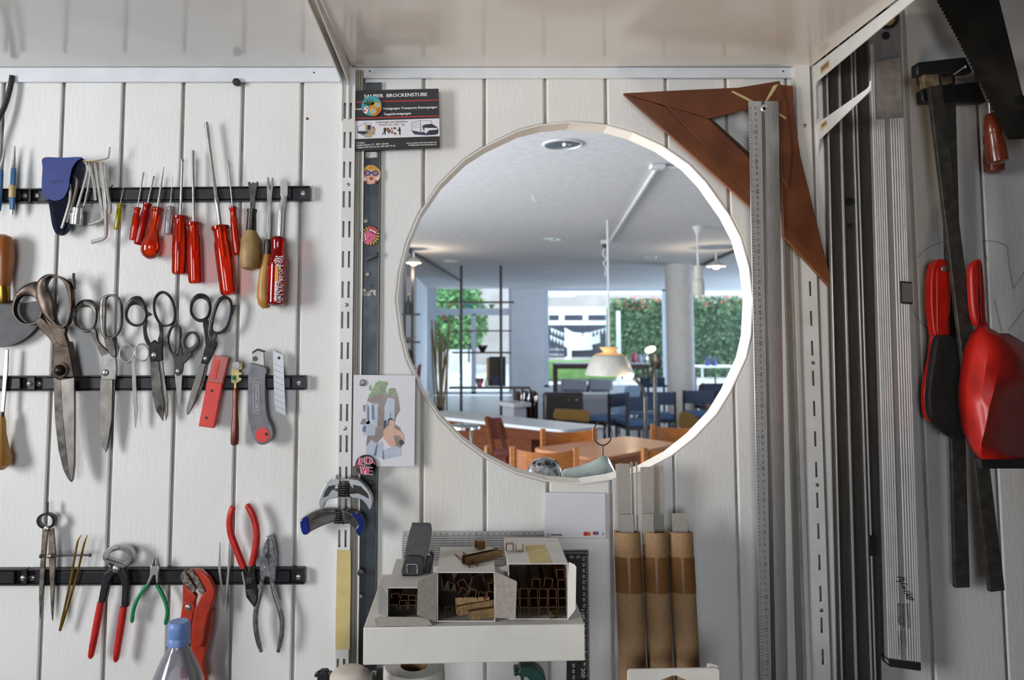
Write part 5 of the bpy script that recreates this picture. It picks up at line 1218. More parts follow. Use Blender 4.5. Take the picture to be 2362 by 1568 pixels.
# stapler standing on the left box
root = thing('stapler', 'dark grey stapler standing tilted up on the left box', 'stapler', W(*v((500, 700))[0], 0.15))
d = 0.150
MB().plate(crv(v((478, 138), (500, 128), (635, 130), (657, 145), (666, 200), (652, 300), (622, 440), (590, 565), (560, 585), (400, 580), (392, 550), (410, 450), (440, 280)), 3, True), d, 0.016).build('upper_arm', M['grey_plastic'], root, bevel=0.003, segs=3)
MB().plate(crv(v((405, 480), (430, 425), (480, 410), (560, 415), (592, 450), (590, 560), (575, 590), (400, 585)), 3, True), d + 0.004, 0.006).build('hinge_cover', M['black_plastic'], root, bevel=0.002)
MB().plate(v((432, 484), (540, 484), (548, 505), (424, 505)), d + 0.0048, 0.002).build('window_edge', M['black_metal'], root)
MB().pt(crv(v((445, 570), (440, 500), (455, 490), (520, 490), (535, 500), (535, 575)), 3), 1.6, d + 0.006, 8).build('wire_loop', M['steel'], root)
MB().plate(v((385, 600), (540, 588), (530, 720), (370, 712)), d + 0.002, 0.014).build('foot', M['black_plastic'], root, bevel=0.002)
MB().plate(v((560, 580), (640, 385), (680, 378), (690, 420), (672, 520), (640, 620), (545, 660)), d - 0.010, 0.012).build('base_arm', M['black_plastic'], root, bevel=0.002)
MB().plate(v((625, 388), (652, 384), (652, 408), (625, 410)), d - 0.0096, 0.001).build('metal_tab', M['steel_bright'], root)
# grey lined ruler behind the boxes
root = thing('steel_ruler', 'wide lined steel ruler lying against the wall behind the boxes', 'ruler', W(1092, 1300, 0.004))
MB().plate(zL((393, 195), (410, 188), (1715, 183), (1722, 235), (1722, 500), (393, 505)), 0.006, 0.004).build('blade', M['alu'], root, bevel=0.0004)
mb = MB()
for k in range(11): strokes(mb, zL((397, 228 + k * 22), (1716, 222 + k * 22)), 1.1, 0.0062)
mb.build('grooves', M['alu_dark'], root)
mb = MB()
for k in range(23):
    c = zL((425 + k * 55, 212 - k * .5))[0]; strokes(mb, ell(c[0], c[1], 2.2, 1.6, 9) + [ell(c[0], c[1], 2.2, 1.6, 9)[0]], .7, 0.0063)
mb.build('scale_marks', M['ink_black'], root)
# black square with white scale
root = thing('black_square', 'black set square with a white millimetre scale behind the right box', 'set square', W(1335, 1700, 0.008)); v2 = z1
MB().plate([(1230, 1272), (1357, 1270), (1361, 1700), (1306, 1700), (1310, 1300), (1230, 1300)], 0.010, 0.003).build('blade', M['ink_black'], root, bevel=0.0005)
mb = MB()
for k in range(90):
    y = 1284 + k * 3.65; l_ = 7 if k % 5 == 0 else 4; strokes(mb, [(1356.5 + (y - 1272) * .009 - l_, y), (1356.5 + (y - 1272) * .009, y)], .8, 0.0102)
    if k < 28: x = 1354 - k * 3.6; strokes(mb, [(x, 1272.5), (x, 1272.5 + (6 if k % 5 == 0 else 4))], .8, 0.0102)
mb.build('tick_marks', M['ink_white'], root)
mb = MB()
for i, s in enumerate(('10', '20', '30', '40', '50', '60', '70', '80', '90', '100', '10', '20', '30', '40', '50', '60', '70', '80', '90', '200')):
    big = len(s) > 2; y = 1284 + 13.5 * i
    text(mb, s, 1343 + i * .15 - (5 if big else 0), y, 1343 + i * .15 - (5 if big else 0), y + (22 if big else 9), 9 if big else 6, 0.0102)
for s, x in (('30', 1318), ('20', 1333)): text(mb, s, x - 4, 1287, x + 5, 1287, 5.5, 0.0102)
for i, s in enumerate(('50', '60', '70', '80', '90')): text(mb, s, 1320, 1530 + 13.5 * i, 1320, 1539 + 13.5 * i, 6, 0.0102)
mb.build('numerals', M['ink_white'], root)

# ================================================================== CARDBOARD TUBES
def hollow(mb, p0, p1, ro, ri, n=36):
    ax = (p1 - p0).normalized(); s_ = ax.cross(Vector((0, -1, 0))).normalized(); e_ = s_.cross(ax)
    vs = []
    for c, r in ((p0, ro), (p1, ro), (p1, ri), (p0, ri)):
        vs += [c + s_ * r * cos(2 * pi * k / n) + e_ * r * sin(2 * pi * k / n) for k in range(n)]
    fs = [(j * n + k, j * n + (k + 1) % n, ((j + 1) % 4) * n + (k + 1) % n, ((j + 1) % 4) * n + k) for j in range(4) for k in range(n)]
    return mb.add(vs, fs)
mk('kraft_core', '8d7050', 0.9, col2='7e6345', scale=200)
TB = []
for lb, xt, xb in (('left', (1417, 1476), (1430, 1491)), ('middle', (1482, 1537), (1496, 1552)), ('right', (1542, 1597), (1559, 1613))):
    p1 = W(sum(xt) / 2, 1226, 0.048); p0 = W(sum(xb) / 2, 1568, 0.078); p0 = p0 + (p0 - p1) * 1.6
    r = (xt[1] - xt[0]) / 2 * S(.048) * 0.985
    TB.append((p0, p1, r))
    hollow(MB(), p0, p1, r, r - 0.0022).build('cardboard_tube', [M['kraft']], None, {'left': 'brown cardboard tube nearest the staple boxes, full of grey strips', 'middle': 'middle brown cardboard tube of the taped three', 'right': 'brown cardboard tube on the right of the three, holding one short grey strip'}[lb], 'cardboard tube', 'taped cardboard tubes')
mb = MB()
for p0, p1, r in TB:
    a = (p1 - p0); L = a.length; a.normalize()
    za, zb_ = W(1500, 1283, 0.055).z, W(1500, 1364, 0.06).z
    ta, tb = (p1.z - za) / a.z, (p1.z - zb_) / a.z
    hollow(mb, p1 - a * tb, p1 - a * ta, r + 0.0007, r + 0.0003)
mb.build('packing_tape', M['tape_clear'], None, 'shiny clear packing tape wound round the three cardboard tubes', 'tape')
v = zM
SL = [([(595, 92), (622, 86), (645, 640), (615, 640)], .044, 0), ([(622, 86), (692, 88), (706, 640), (634, 640)], .048, 0), ([(628, 438), (715, 435), (725, 640), (634, 640)], .056, 0), ([(699, 75), (712, 80), (730, 640), (717, 640)], .040, 0), ([(733, 78), (743, 80), (751, 640), (741, 640)], .046, 0),
      ([(765, 112), (850, 108), (862, 640), (787, 640)], .048, 1), ([(852, 104), (918, 105), (930, 640), (864, 640)], .042, 1), ([(778, 432), (851, 430), (862, 640), (784, 640)], .056, 1), ([(980, 428), (1080, 425), (1091, 640), (990, 640)], .050, 2)]
NM = ['tall narrow grey cardboard strip at the left edge of the left tube', 'tall wide grey cardboard strip in the left tube', 'short grey cardboard strip in front in the left tube', 'thin grey strip seen edge-on at the back of the left tube', 'thinnest grey strip seen edge-on between the left and middle tubes',
      'tall grey cardboard strip on the left side of the middle tube', 'tall grey cardboard strip on the right side of the middle tube', 'short grey cardboard strip in front in the middle tube', 'short wide grey cardboard strip in the right tube']
for (pts, d, k), lb in zip(SL, NM):
    MB().plate(v.l(pts), d, 0.0022).build('cardboard_strip', M['card_grey'], None, lb, 'cardboard strip', 'grey cardboard strips in the tubes')

# ================================================================== THINGS CUT OFF BY THE LOWER EDGE
d = 0.16
root = thing('carrier_box', 'white plastic carrier with a hand hole in front of the tubes', 'carrier', W(1550, 1700, d))
MB().plate(v((675, 1900), (675, 1512), (690, 1496), (1292, 1486), (1310, 1500), (1310, 1900), (1120, 1900), (1120, 1610), (1090, 1575), (1010, 1541), (985, 1541), (905, 1572), (880, 1610), (880, 1900)), d, 0.004).build('front_panel', M['card_white'], root, bevel=0.0012)
MB().plate(v((1222, 1490), (1225, 1462), (1240, 1456), (1295, 1470), (1308, 1492), (1300, 1500), (1280, 1478), (1240, 1474), (1236, 1490)), d - 0.004, 0.003).build('torn_edge', M['card_white'], root)
wb = View(700, 1480, 5.905)
mk('cream_plastic', 'd6cdbf', 0.4, col2='cfc5b6', scale=40)
c = W(808, 1541, 0.20); s2 = S(.2)
root = thing('cream_bottle', 'cream-coloured round bottle top at the lower edge left of the ledge', 'bottle', (c.x, c.y, c.z - 0.2))
MB().lathe(c, [(0.001, 0), (26 * s2, -0.5 * s2), (34 * s2, -4 * s2), (42 * s2, -11 * s2), (45 * s2, -14 * s2), (45.5 * s2, -22 * s2), (46 * s2, -40 * s2)], 40).build('shoulder', M['cream_plastic'], root)
MB().lathe(c, [(45 * s2, -40 * s2), (46 * s2, -42 * s2), (46 * s2, -0.2), (0.001, -0.2)], 40).build('body', M['cream_plastic'], root)
root = thing('black_pliers', 'black tool handles standing at the lower edge left of the cream bottle', 'tool', W(745, 1700, .17))
for a_ in ([(168, 470), (180, 445), (215, 440)], [(350, 440), (385, 410), (372, 470)]): MB().pt(crv(wb.l(a_) + [(730 + (30 if a_[0][0] > 300 else 0), 1640)], 3), 4.0, .17, 10).build('handle', M['black_metal'], root)
MB().plate(wb((195, 430), (230, 405), (305, 400), (340, 430), (330, 700), (200, 700)), 0.172, 0.012).build('jaw', M['black_metal'], root, bevel=0.002)
root = thing('black_clip', 'black clip with a wire arm under the left end of the ledge', 'clip', W(872, 1640, .12))
MB().pt(crv(wb((935, 700), (935, 440), (955, 405), (985, 410), (980, 450)), 3), 2.4, .12, 8).build('wire_arm', M['steel'], root)
MB().plate(wb((985, 410), (1070, 400), (1072, 800), (985, 800)), 0.118, 0.012).build('jaw', M['black_plastic'], root, bevel=0.0015)
c = W(955, 1534, 0.12); s2 = S(.12)
mk('tissue', 'dcd8d2', 0.9, col2='d2cdc6', scale=120, bump=0.5, bscale=160)
root = thing('paper_roll', 'white tissue paper roll standing under the ledge', 'paper roll', (c.x, c.y, c.z - 0.1))
R = 68 * s2
MB().lathe((c.x, c.y, c.z), [(0.019, -0.10), (R, -0.10), (R * 1.01, -0.012), (R * .99, -0.002), (R * .95, 0.0), (0.019, 0.0), (0.019, -0.10)], 40).build('paper', M['tissue'], root)
MB().lathe((c.x, c.y, c.z), [(0.0175, -0.10), (0.0188, -0.10), (0.0188, -0.001), (0.0175, -0.001), (0.0175, -0.10)], 28).build('core', M['kraft_core'], root)
v = zL; mk('green_spray', '1f4a40', 0.4, col2='1a4038', scale=50)
root = thing('spray_bottle', 'dark green trigger sprayer head under the ledge', 'spray bottle', W(1225, 1700, .10))
MB().plate(v((1438, 1505), (1458, 1490), (1480, 1500), (1500, 1450), (1600, 1450), (1680, 1490), (1725, 1540), (1740, 1580), (1590, 1580), (1560, 1545), (1500, 1545), (1470, 1520), (1462, 1540), (1440, 1535)), 0.10, 0.026).build('head', M['green_spray'], root, bevel=0.003)
MB().pt(v((1660, 1560), (1660, 1900)), 17, 0.087, 18).build('collar', M['paper_white'], root)
MB().plate(v((1500, 1545), (1530, 1548), (1540, 1700), (1510, 1690)), 0.095, 0.014).build('trigger', M['green_spray'], root, bevel=0.002)
# ================================================================== RIGHT-HAND TOOLS
v = zN
# wooden set squares
root = thing('wooden_square', 'brown wooden set square with its long point to the left, above the round opening', 'set square', W(*v((772, 1105))[0], 0.014))
MB().plate(v((88, 495), (330, 482), (700, 465), (920, 429), (930, 470), (938, 535), (760, 575), (540, 630), (470, 605), (320, 562)), 0.0320, 0.007).build('top_lath', M['wood_dark'], root, bevel=0.0009)
MB().plate(v((310, 560), (470, 608), (540, 632), (770, 850), (785, 870), (800, 1062), (770, 1042)), 0.0310, 0.008).build('inner_lath', M['wood_dark'], root, bevel=0.0009)
MB().plate(v((90, 497), (312, 566), (770, 1040), (800, 1068), (800, 1132), (772, 1108)), 0.0295, 0.008).build('outer_lath', M['wood_dark'], root, bevel=0.0009)
MB().plate(v((535, 632), (548, 622), (770, 822), (770, 850)), 0.0260, 0.006).build('inner_rebate', M['wood_edge'], root)
mk('glue', 'c9b48a', 0.6, col2='b59d72', scale=90)
MB().plate(v((660, 488), (672, 482), (780, 536), (762, 542)), 0.0324, 0.0004).build('glue_mark', M['glue'], root)
MB().plate(v((885, 455), (912, 447), (880, 500), (855, 535), (842, 535)), 0.0324, 0.0004).build('glue_mark', M['glue'], root)
root = thing('wooden_square', 'brown wooden set square hanging point down behind the aluminium ruler', 'set square', W(*v((1205, 1535))[0], 0.008))
MB().plate(v((895, 445), (940, 452), (990, 455), (992, 560), (1008, 680), (1030, 830), (1205, 1535), (1190, 1530), (942, 1258), (925, 900), (905, 560)), 0.0270, 0.008).build('right_lath', M['wood_dark'], root, bevel=0.0009)
MB().plate(v((905, 470), (938, 452), (958, 560), (985, 800), (965, 1000), (930, 950)), 0.0300, 0.004).build('short_lath', M['wood_dark'], root, bevel=0.0009)
MB().plate(v((915, 600), (935, 612), (955, 628), (950, 634), (920, 615)), 0.0304, 0.0004).build('glue_mark', M['glue'], root)
# aluminium ruler, 1 m
d = 0.0362
root = thing('aluminium_ruler', 'metre-long aluminium ruler with a printed centimetre scale in front of the set squares', 'ruler', W(1785, 1700, d))
lx = lambda xt, xb: (lambda y: xt + (xb - xt) * (y - 235) / (1568 - 235))
e0, e1, e2, e3 = lx(1727, 1755), lx(1757, 1780), lx(1764, 1790), lx(1795.5, 1817.5)
yb = 1650
MB().plate([(e0(233), 233), (e1(233), 233), (e1(yb), yb), (e0(yb), yb)], d, 0.0025).build('scale_plate', M['alu'], root, bevel=0.0004)
fr = [W(e1(233), 233, d), W(e2(233), 233, d + .006), W(e2(yb), yb, d + .006), W(e1(yb), yb, d)]
MB().ext(fr, [q_ + Vector((0, .0025, 0)) for q_ in fr]).build('slope', M['alu_dark'], root)  # darker metal paints the shade of the angled face
mb = MB(); n = 7; rows = []
for y in (233, yb):
    rows.append([W(e2(y) + (e3(y) - e2(y)) * k / n, y, d + .006 - .0075 * (k / n) ** 1.8) for k in range(n + 1)])
mb.add(rows[0] + rows[1], [(k, k + 1, n + 2 + k, n + 1 + k) for k in range(n)]).add(rows[0] + [W(e2(233), 233, d - .004), W(e3(233), 233, d - .004)], [tuple(range(n + 1)) + (n + 2, n + 1)])
mb.add([rows[0][n], rows[1][n], W(e3(yb), yb, d - .004), W(e3(233), 233, d - .004)], [(0, 1, 2, 3)])
mb.build('grip_ridge', M['alu'], root)
s_ = MB().disc(W(1763, 250, d + .005), 0.0062, 0.001, 20, dome=0.001).build('hanging_screw', M['steel_bright'], root)
MB().disc(W(1763, 250, d + .0072), 0.0026, 0.0004, 14).build('screw_recess', M['black_metal'], s_)
z60, z10 = W(1755, 792, d).z, W(1770, 1527, d).z
def row_of(n_):
    z = z60 + (n_ - 60) / 50 * (z10 - z60) * -1
    lo_, hi_ = 100, 1700
    for _ in range(30):
        m_ = (lo_ + hi_) / 2
        if W(1760, m_, d).z > z: lo_ = m_
        else: hi_ = m_
    return lo_
mb = MB(); mt = MB()
for n_ in range(8, 101):
    y = row_of(n_)
    if y < 236: continue
    x = e0(y); b5 = n_ % 5 == 0; L_ = 6.5 if b5 else 5
    strokes(mt, [(x + .5, y), (x + (9 if b5 else 7), y)], .9, d + .0002); strokes(mt, [(x + .5, y + 7), (x + 4.5, y + 7)], .7, d + .0002)
    s = str(n_) if b5 else str(n_)
    hh = 6.6 if b5 else 4.6; ww = (9.5 if b5 else 6.6) * len(s) / 2
    text(mb, s, x + 19 if b5 else x + 18, y + ww / 2, x + 19 if b5 else x + 18, y - ww / 2, hh, d + .0002)
mb.build('numerals', M['ink_black'], root); mt.build('tick_marks', M['ink_black'], root)
# long guide rail
d = 0.030
root = thing('guide_rail', 'long dark aluminium guide rail with bright ridges left of the spirit level', 'guide rail', W(1990, 1700, d))
gl = lambda xt, xb: (lambda y: xt + (xb - xt) * (y - 200) / 1368)
G0, G1 = gl(1904, 1938), gl(2003, 2034); yt, yb = -80, 1700
MB().plate([(G0(yt), yt), (G1(yt), yt), (G1(yb), yb), (G0(yb), yb)], d, 0.010).build('profile', M['alu_dark'], root, bevel=0.0008)
for a, b, w_ in ((1908, 1942, 3), (1936, 1974, 5), (1965.5, 2010, 3.5), (1973.5, 2019, 3.5)):
    f = gl(a, b); MB().plate([(f(yt), yt), (f(yt) + w_, yt), (f(yb) + w_, yb), (f(yb), yb)], d + .0032, 0.0034).build('ridge', M['alu'], root, bevel=0.0006)
MB().plate(ell(1957, 465, 17, 10, 24), d + .0003, 0.0006).build('oval_slot', M['black_metal'], root)
MB().plate(ell(1960, 521, 6, 7, 18), d + .0003, 0.0006).build('screw_hole', M['black_metal'], root)
MB().plate([(2004, 1236), (2019, 1232), (2020, 1282), (2006, 1282)], d + .004, 0.004).build('stop_clip', M['black_metal'], root, bevel=0.0005)
# spirit level
mk('rib_bright', 'd6d6d4', 0.36, 0.2, col2='cbcbc9', scale=30)
mk('level_body', 'a3a3a1', 0.42, 0.3, col2='98989a', scale=30, stretch=(4, 4, .3))  # darker than the ribs, shade of the grooves put into the colour
mk('old_label', '9b9389', 0.7, col2='8a8177', scale=60)
d = 0.036
root = thing('spirit_level', 'long ribbed aluminium spirit level with worn labels and black end cap', 'spirit level', W(2085, 1540, d))
TL, TR, BR, BL = (2004, 20), (2076, 12), (2125, 1541), (2049, 1531)
bil = lambda u, t: (TL[0] + (BL[0] - TL[0]) * t + (TR[0] - TL[0] + (BR[0] - BL[0] - TR[0] + TL[0]) * t) * u, (TL[1] + (TR[1] - TL[1]) * u) * (1 - t) + (BL[1] + (BR[1] - BL[1]) * u) * t)
MB().plate([bil(0, 0), bil(1, 0), bil(1, 1), bil(0, 1)], d, 0.020).build('body', M['level_body'], root, bevel=0.001)
MB().plate([bil(0, .992), bil(1, .992), (2125, 1548), (2053, 1538)], d + .001, 0.022).build('end_cap', M['black_plastic'], root, bevel=0.001)
mb = MB()
for u in (.03, .09, .16, .23, .30, .37, .60, .68, .76, .84, .91, .97):
    for t0, t1 in (((.170, .99),) if .15 < u < .99 else ((.055, .99),)):
        a, b = bil(u, t0), bil(u, t1); mb.tube([W(a[0], a[1], d), W(b[0], b[1], d)], [(0.0014, 0.0012)] * 2, 6)
mb.build('ribs', M['rib_bright'], root)['kind'] = 'stuff'
MB().plate([bil(.18, .082), bil(.96, .078), bil(.97, .162), bil(.46, .167), bil(.44, .158), bil(.2, .155)], d + .0016, 0.0004).build('worn_label', M['old_label'], root)
mb = MB()
for k in range(6): a, b = bil(.3 + .09 * k, .090), bil(.3 + .09 * k, .125 + .008 * (k % 3)); worn_print(mb, a[0], a[1], b[0], b[1], 3.0, d + .0021, k)
mb.build('label_print', M['pencil'], root)
c = (2046, 44)
MB().band(ell(*c, 26, 24, 30), ell(*c, 17, 16, 30), d, 0.004, 32, 8).build('vial_ring', M['black_plastic'], root)
MB().plate(ell(*c, 18, 17, 24), d + .001, 0.002).build('vial_back', M['tape_gold'], root)
MB().plate(ell(2043.5, 82, 9, 9, 20), d + .0016, 0.001).build('hanging_hole', M['black_plastic'], root)
f_ = MB().plate([(2077, 648), (2104, 650), (2106, 702), (2079, 700)], d + .002, 0.005).build('vial_frame', M['black_plastic'], root, bevel=0.0006)
MB().plate([(2081, 652), (2103, 654), (2104.5, 697), (2083, 696)], d + .0032, 0.003).build('vial', M['film_clear'], f_)
mb = MB(); w2 = View(1960, 1300, 5.85)
for pts in ([(640, 178), (735, 190)], [(625, 235), (690, 245)], [(735, 190), (690, 245), (680, 200)], [(720, 200), (735, 218), (700, 222)], [(690, 260), (780, 278)], [(700, 262), (725, 335), (740, 300), (745, 365)], [(725, 372), (820, 382)], [(735, 395), (795, 425)], [(750, 440), (840, 405)], [(780, 400), (770, 470)], [(770, 480), (830, 440), (860, 490), (820, 485), (800, 455)]):
    strokes(mb, w2.l(pts), 1.8, d + .0022)
for s, a, b in (('Eisenwaren', (762, 548), (790, 872)), ('Werkzeuge', (700, 540), (722, 858)), ('Beschläge', (640, 538), (662, 826))):
    a, b = w2(a, b); text(mb, s, a[0], a[1], b[0], b[1], 6.0 if s[0] in 'EWB' else 4.5, d + .0022, .15)
for k, (a, b) in enumerate((((730, 910), (748, 1135)), ((682, 910), (700, 1120)), ((640, 910), (660, 1220)))):
    a, b = w2(a, b); worn_print(mb, a[0], a[1], b[0], b[1], 4.5, d + .0022, 20 + k)
mb.build('dealer_print', M['ink_black'], root)
# bar clamps
def bar(p0, p1, w0, w1, d0, d1, t, m_, root, nm):
    L = math.hypot(p1[0] - p0[0], p1[1] - p0[1]); nx, ny = (p1[1] - p0[1]) / L, -(p1[0] - p0[0]) / L
    fr = [W(p0[0] - nx * w0 / 2, p0[1] - ny * w0 / 2, d0), W(p0[0] + nx * w0 / 2, p0[1] + ny * w0 / 2, d0), W(p1[0] + nx * w1 / 2, p1[1] + ny * w1 / 2, d1), W(p1[0] - nx * w1 / 2, p1[1] - ny * w1 / 2, d1)]
    return MB().ext(fr, [q_ + Vector((0, t, 0)) for q_ in fr]).build(nm, M[m_], root, bevel=0.0012)
mk('clamp_bar', '504d48', 0.55, 0.5, col2='3a3733', scale=60, stretch=(1, 1, 1), lo=0.35, hi=0.65, rvar=0.1, bump=0.2, bscale=150)
mk('clamp_black', '1f1f20', 0.5, 0.2, col2='171718', scale=60, bump=0.1)
mk('clamp_pad', '7d6c50', 0.7, col2='5f5140', scale=90, lo=0.4, hi=0.55)
def f_clamp(label, p0, p1, d, jaw, pad, hd):
    root = thing('bar_clamp', label, 'clamp', W(p1[0], p1[1], d), 'bar clamps hanging on the right')
    bar(p0, p1, 31, 34, d, d, 0.008, 'clamp_bar', root, 'bar')
    MB().plate(jaw, d + .004, 0.017).build('jaw', M['clamp_black'], root, bevel=0.003)
    MB().plate(pad, d + .003, 0.012).build('pad', M['clamp_pad'], root, bevel=0.0015)
    MB().pt([(x, y, d - .006) for x, y in ((hd[0][0] - 3, hd[0][1] - 55), hd[0])], [5, 5], d, 12).build('spindle', M['steel'], root)
    MB().pt([(x, y, d - .006) for x, y in (hd[0], mid(hd[0], hd[1], .06), mid(hd[0], hd[1], .3), mid(hd[0], hd[1], .38), mid(hd[0], hd[1], .42), mid(hd[0], hd[1], .7), mid(hd[0], hd[1], .95), hd[1])], [9, 14, 19, 19, 17, 22, 21, 10], d, 18).build('handle', M['wood_red'], root)
f_clamp('bar clamp in front, its bar crossing down to the right behind the dustpan', (2155, 165), (2302, 1364), 0.074, zS((112, 478), (135, 465), (485, 425), (505, 470), (540, 545), (140, 565), (118, 570)), zS((160, 560), (280, 550), (290, 640), (170, 660)), ((2284, 262), (2303, 378)))
f_clamp('bar clamp behind, its bar hanging straight beside the brush', (2188, 172), (2221, 1356), 0.026, zS((148, 672), (300, 645), (580, 610), (610, 680), (645, 770), (330, 765), (165, 772), (155, 740)), zS((298, 555), (385, 555), (388, 628), (300, 640)), ((2287, 285), (2294, 400)))
MB().pt([(2200, 172, .079), (2224, 155, .081), (2228, 154, .082)], [1.4, 1.6, 4], .05, 8).build('hook_pin', M['steel_bright'], None, 'small bright pin sticking out beside the clamp jaws', 'pin')
# hand saw
root = thing('hand_saw', 'dark hand saw blade hanging in the upper right corner', 'saw', W(2350, 321, 0.062))
mk('saw_blade', '3a3733', 0.45, 0.55, col2='2b2825', scale=14, rvar=0.1, col3='4d4741', scale3=20)
tt = []
A_, B_ = (2120, -75), (2317, 306)
L = math.hypot(B_[0] - A_[0], B_[1] - A_[1]); n = 90; nx, ny = -(B_[1] - A_[1]) / L, (B_[0] - A_[0]) / L
for i in range(n + 1):
    t = i / n; x = A_[0] + (B_[0] - A_[0]) * t + 5 * sin(pi * t); y = A_[1] + (B_[1] - A_[1]) * t
    tt.append((x + nx * (2.5 if i % 2 else -1.5), y + ny * (2.5 if i % 2 else -1.5)))
MB().plate(tt + [(2326, 322), (2412, 317), (2362, 230), (2305, 0), (2290, -75)], 0.094, 0.0012).build('blade', M['saw_blade'], root)
for c, rx, ry in (((2354, 229), 13, 11), ((2358, 266), 13, 14)): MB().flat(ell(*c, rx, ry, 16), 0.0943).build('rust_spot', M['black_metal'], root)
MB().plate([(2080, -330), (2330, -330), (2345, -75), (2090, -75)], 0.100, 0.018).build('handle', M['wood_red'], root, bevel=0.005)
# hand brush
v = zT; d = 0.044
root = thing('hand_brush', 'red-handled hand brush with black bristles', 'brush', W(2200, 1020, d))
MB().plate(crv(v((195, 260), (212, 190), (250, 160), (290, 175), (312, 240), (318, 400), (314, 500), (306, 560), (306, 650), (230, 665), (212, 640), (196, 520), (190, 380)), 3, True), d, 0.016).build('handle', M['red_plastic'], root, bevel=0.004, segs=3)
MB().plate(crv(v((228, 250), (245, 215), (275, 205), (296, 240), (302, 400), (296, 480), (292, 640), (235, 645), (228, 500)), 3, True), d + .0008, 0.002).build('handle_recess', M['red_plastic'], root, bevel=0.0008)
MB().disc(W(*v((273, 222))[0], d + .001), 0.0048, 0.001, 18, dome=.001).build('hanging_screw', M['steel'], root)
MB().plate(crv(v((212, 630), (195, 760), (170, 900), (150, 1010), (152, 1120), (170, 1190), (205, 1215), (260, 1200), (330, 1100), (330, 800), (300, 650)), 3, True), d - .006, 0.012).build('back', M['red_plastic'], root, bevel=0.003)
mk('bristle', '141312', 0.75, col2='221f1d', scale=220, stretch=(1, 1, .15))
mb = MB(); rr = random.Random(12)
hb = MB().plate(crv(v((232, 670), (300, 655), (380, 690), (420, 800), (400, 1000), (420, 1200), (400, 1330), (320, 1310), (240, 1240), (190, 1170), (178, 1050), (200, 860)), 3, True), d + .012, 0.014)
hb.build('bristle_core', M['bristle'], root, bevel=0.004)
for k in range(1500):
    t = rr.random(); u = rr.random()
    y = 660 + 620 * t; xl = 232 - 55 * min(1, t * 1.6) + 30 * max(0, t - .8) * 5 * .4; x = xl + (400 - xl) * u
    l_ = rr.uniform(18, 46); a = rr.uniform(.6, 1.5)
    if t > .82: x += (t - .82) * 250 * (1 - u)
    p0 = W(*v((x, y))[0], d + .011); p1 = W(*v((x + l_ * cos(a), y + l_ * sin(a) + (12 if t > .9 else 0)))[0], d + .0125 + rr.uniform(0, .004))
    s_ = Vector((0.00035, 0, 0.0002)); mb.add([p0 - s_, p0 + s_, p1], [(0, 1, 2)])
mb.build('bristles', M['bristle'], root)['kind'] = 'stuff'
# dustpan
root = thing('dustpan', 'red plastic dustpan with a black rubber lip, hanging upside down', 'dustpan', W(2320, 1080, .05))
hd = v((450, 215), (470, 190), (505, 174), (520, 182), (528, 260), (540, 400), (545, 540), (560, 600), (600, 640), (540, 660), (500, 620), (480, 560), (462, 480), (450, 340))
mb = MB()
def pan(rows):
    vs = [W(*v((x, y))[0], d_ + .040) for r in rows for x, y, d_ in r]; n_ = len(rows[0])
    return MB().add(vs, [(i * n_ + j, i * n_ + j + 1, (i + 1) * n_ + j + 1, (i + 1) * n_ + j) for i in range(len(rows) - 1) for j in range(n_ - 1)])
MB().plate(crv(v((448, 230), (465, 190), (500, 176), (502, 400), (512, 585), (480, 575), (460, 480), (450, 350)), 3, True), .092, .012).build('handle', M['red_plastic'], root, bevel=0.003)
MB().plate(crv(v((500, 176), (518, 180), (528, 260), (538, 400), (548, 560), (590, 632), (520, 590), (505, 400)), 3, True), .086, .012).build('handle_side', M['red_plastic'], root, bevel=0.003)
mb = pan([[(512, 575, .058), (520, 580, .060), (560, 600, .060), (600, 640, .056), (690, 640, .040)],
          [(440, 650, .050), (500, 650, .075), (580, 655, .084), (660, 660, .080), (790, 700, .046)],
          [(400, 750, .044), (470, 750, .075), (560, 755, .094), (660, 760, .098), (900, 800, .044)],
          [(378, 880, .040), (440, 880, .072), (540, 880, .098), (625, 880, .103), (960, 900, .036)],
          [(365, 1010, .038), (420, 1010, .070), (520, 1010, .100), (595, 1010, .106), (980, 1010, .030)],
          [(368, 1120, .038), (420, 1120, .070), (510, 1120, .100), (565, 1120, .106), (990, 1120, .026)],
          [(388, 1250, .042), (430, 1250, .070), (500, 1250, .098), (540, 1250, .105), (1000, 1250, .022)],
          [(430, 1370, .048), (455, 1370, .070), (490, 1365, .096), (515, 1350, .104), (1005, 1350, .020)],
          [(505, 1458, .070), (506, 1458, .080), (508, 1458, .095), (515, 1458, .102), (1005, 1458, .018)]])
o = mb.build('pan', M['red_plastic'], root, ang=50); s_ = o.modifiers.new('skin', 'SOLIDIFY'); s_.thickness = 0.0022; s_.offset = -1
fr = [W(*v(c)[0], e + .040) for c, e in (((508, 1452), .1035), ((1005, 1452), .020), ((1005, 1515), .020), ((525, 1515), .1035))]
MB().ext(fr, [q_ + Vector((0, .012, 0)) for q_ in fr]).build('rubber_lip', M['black_plastic'], root, bevel=0.0008)
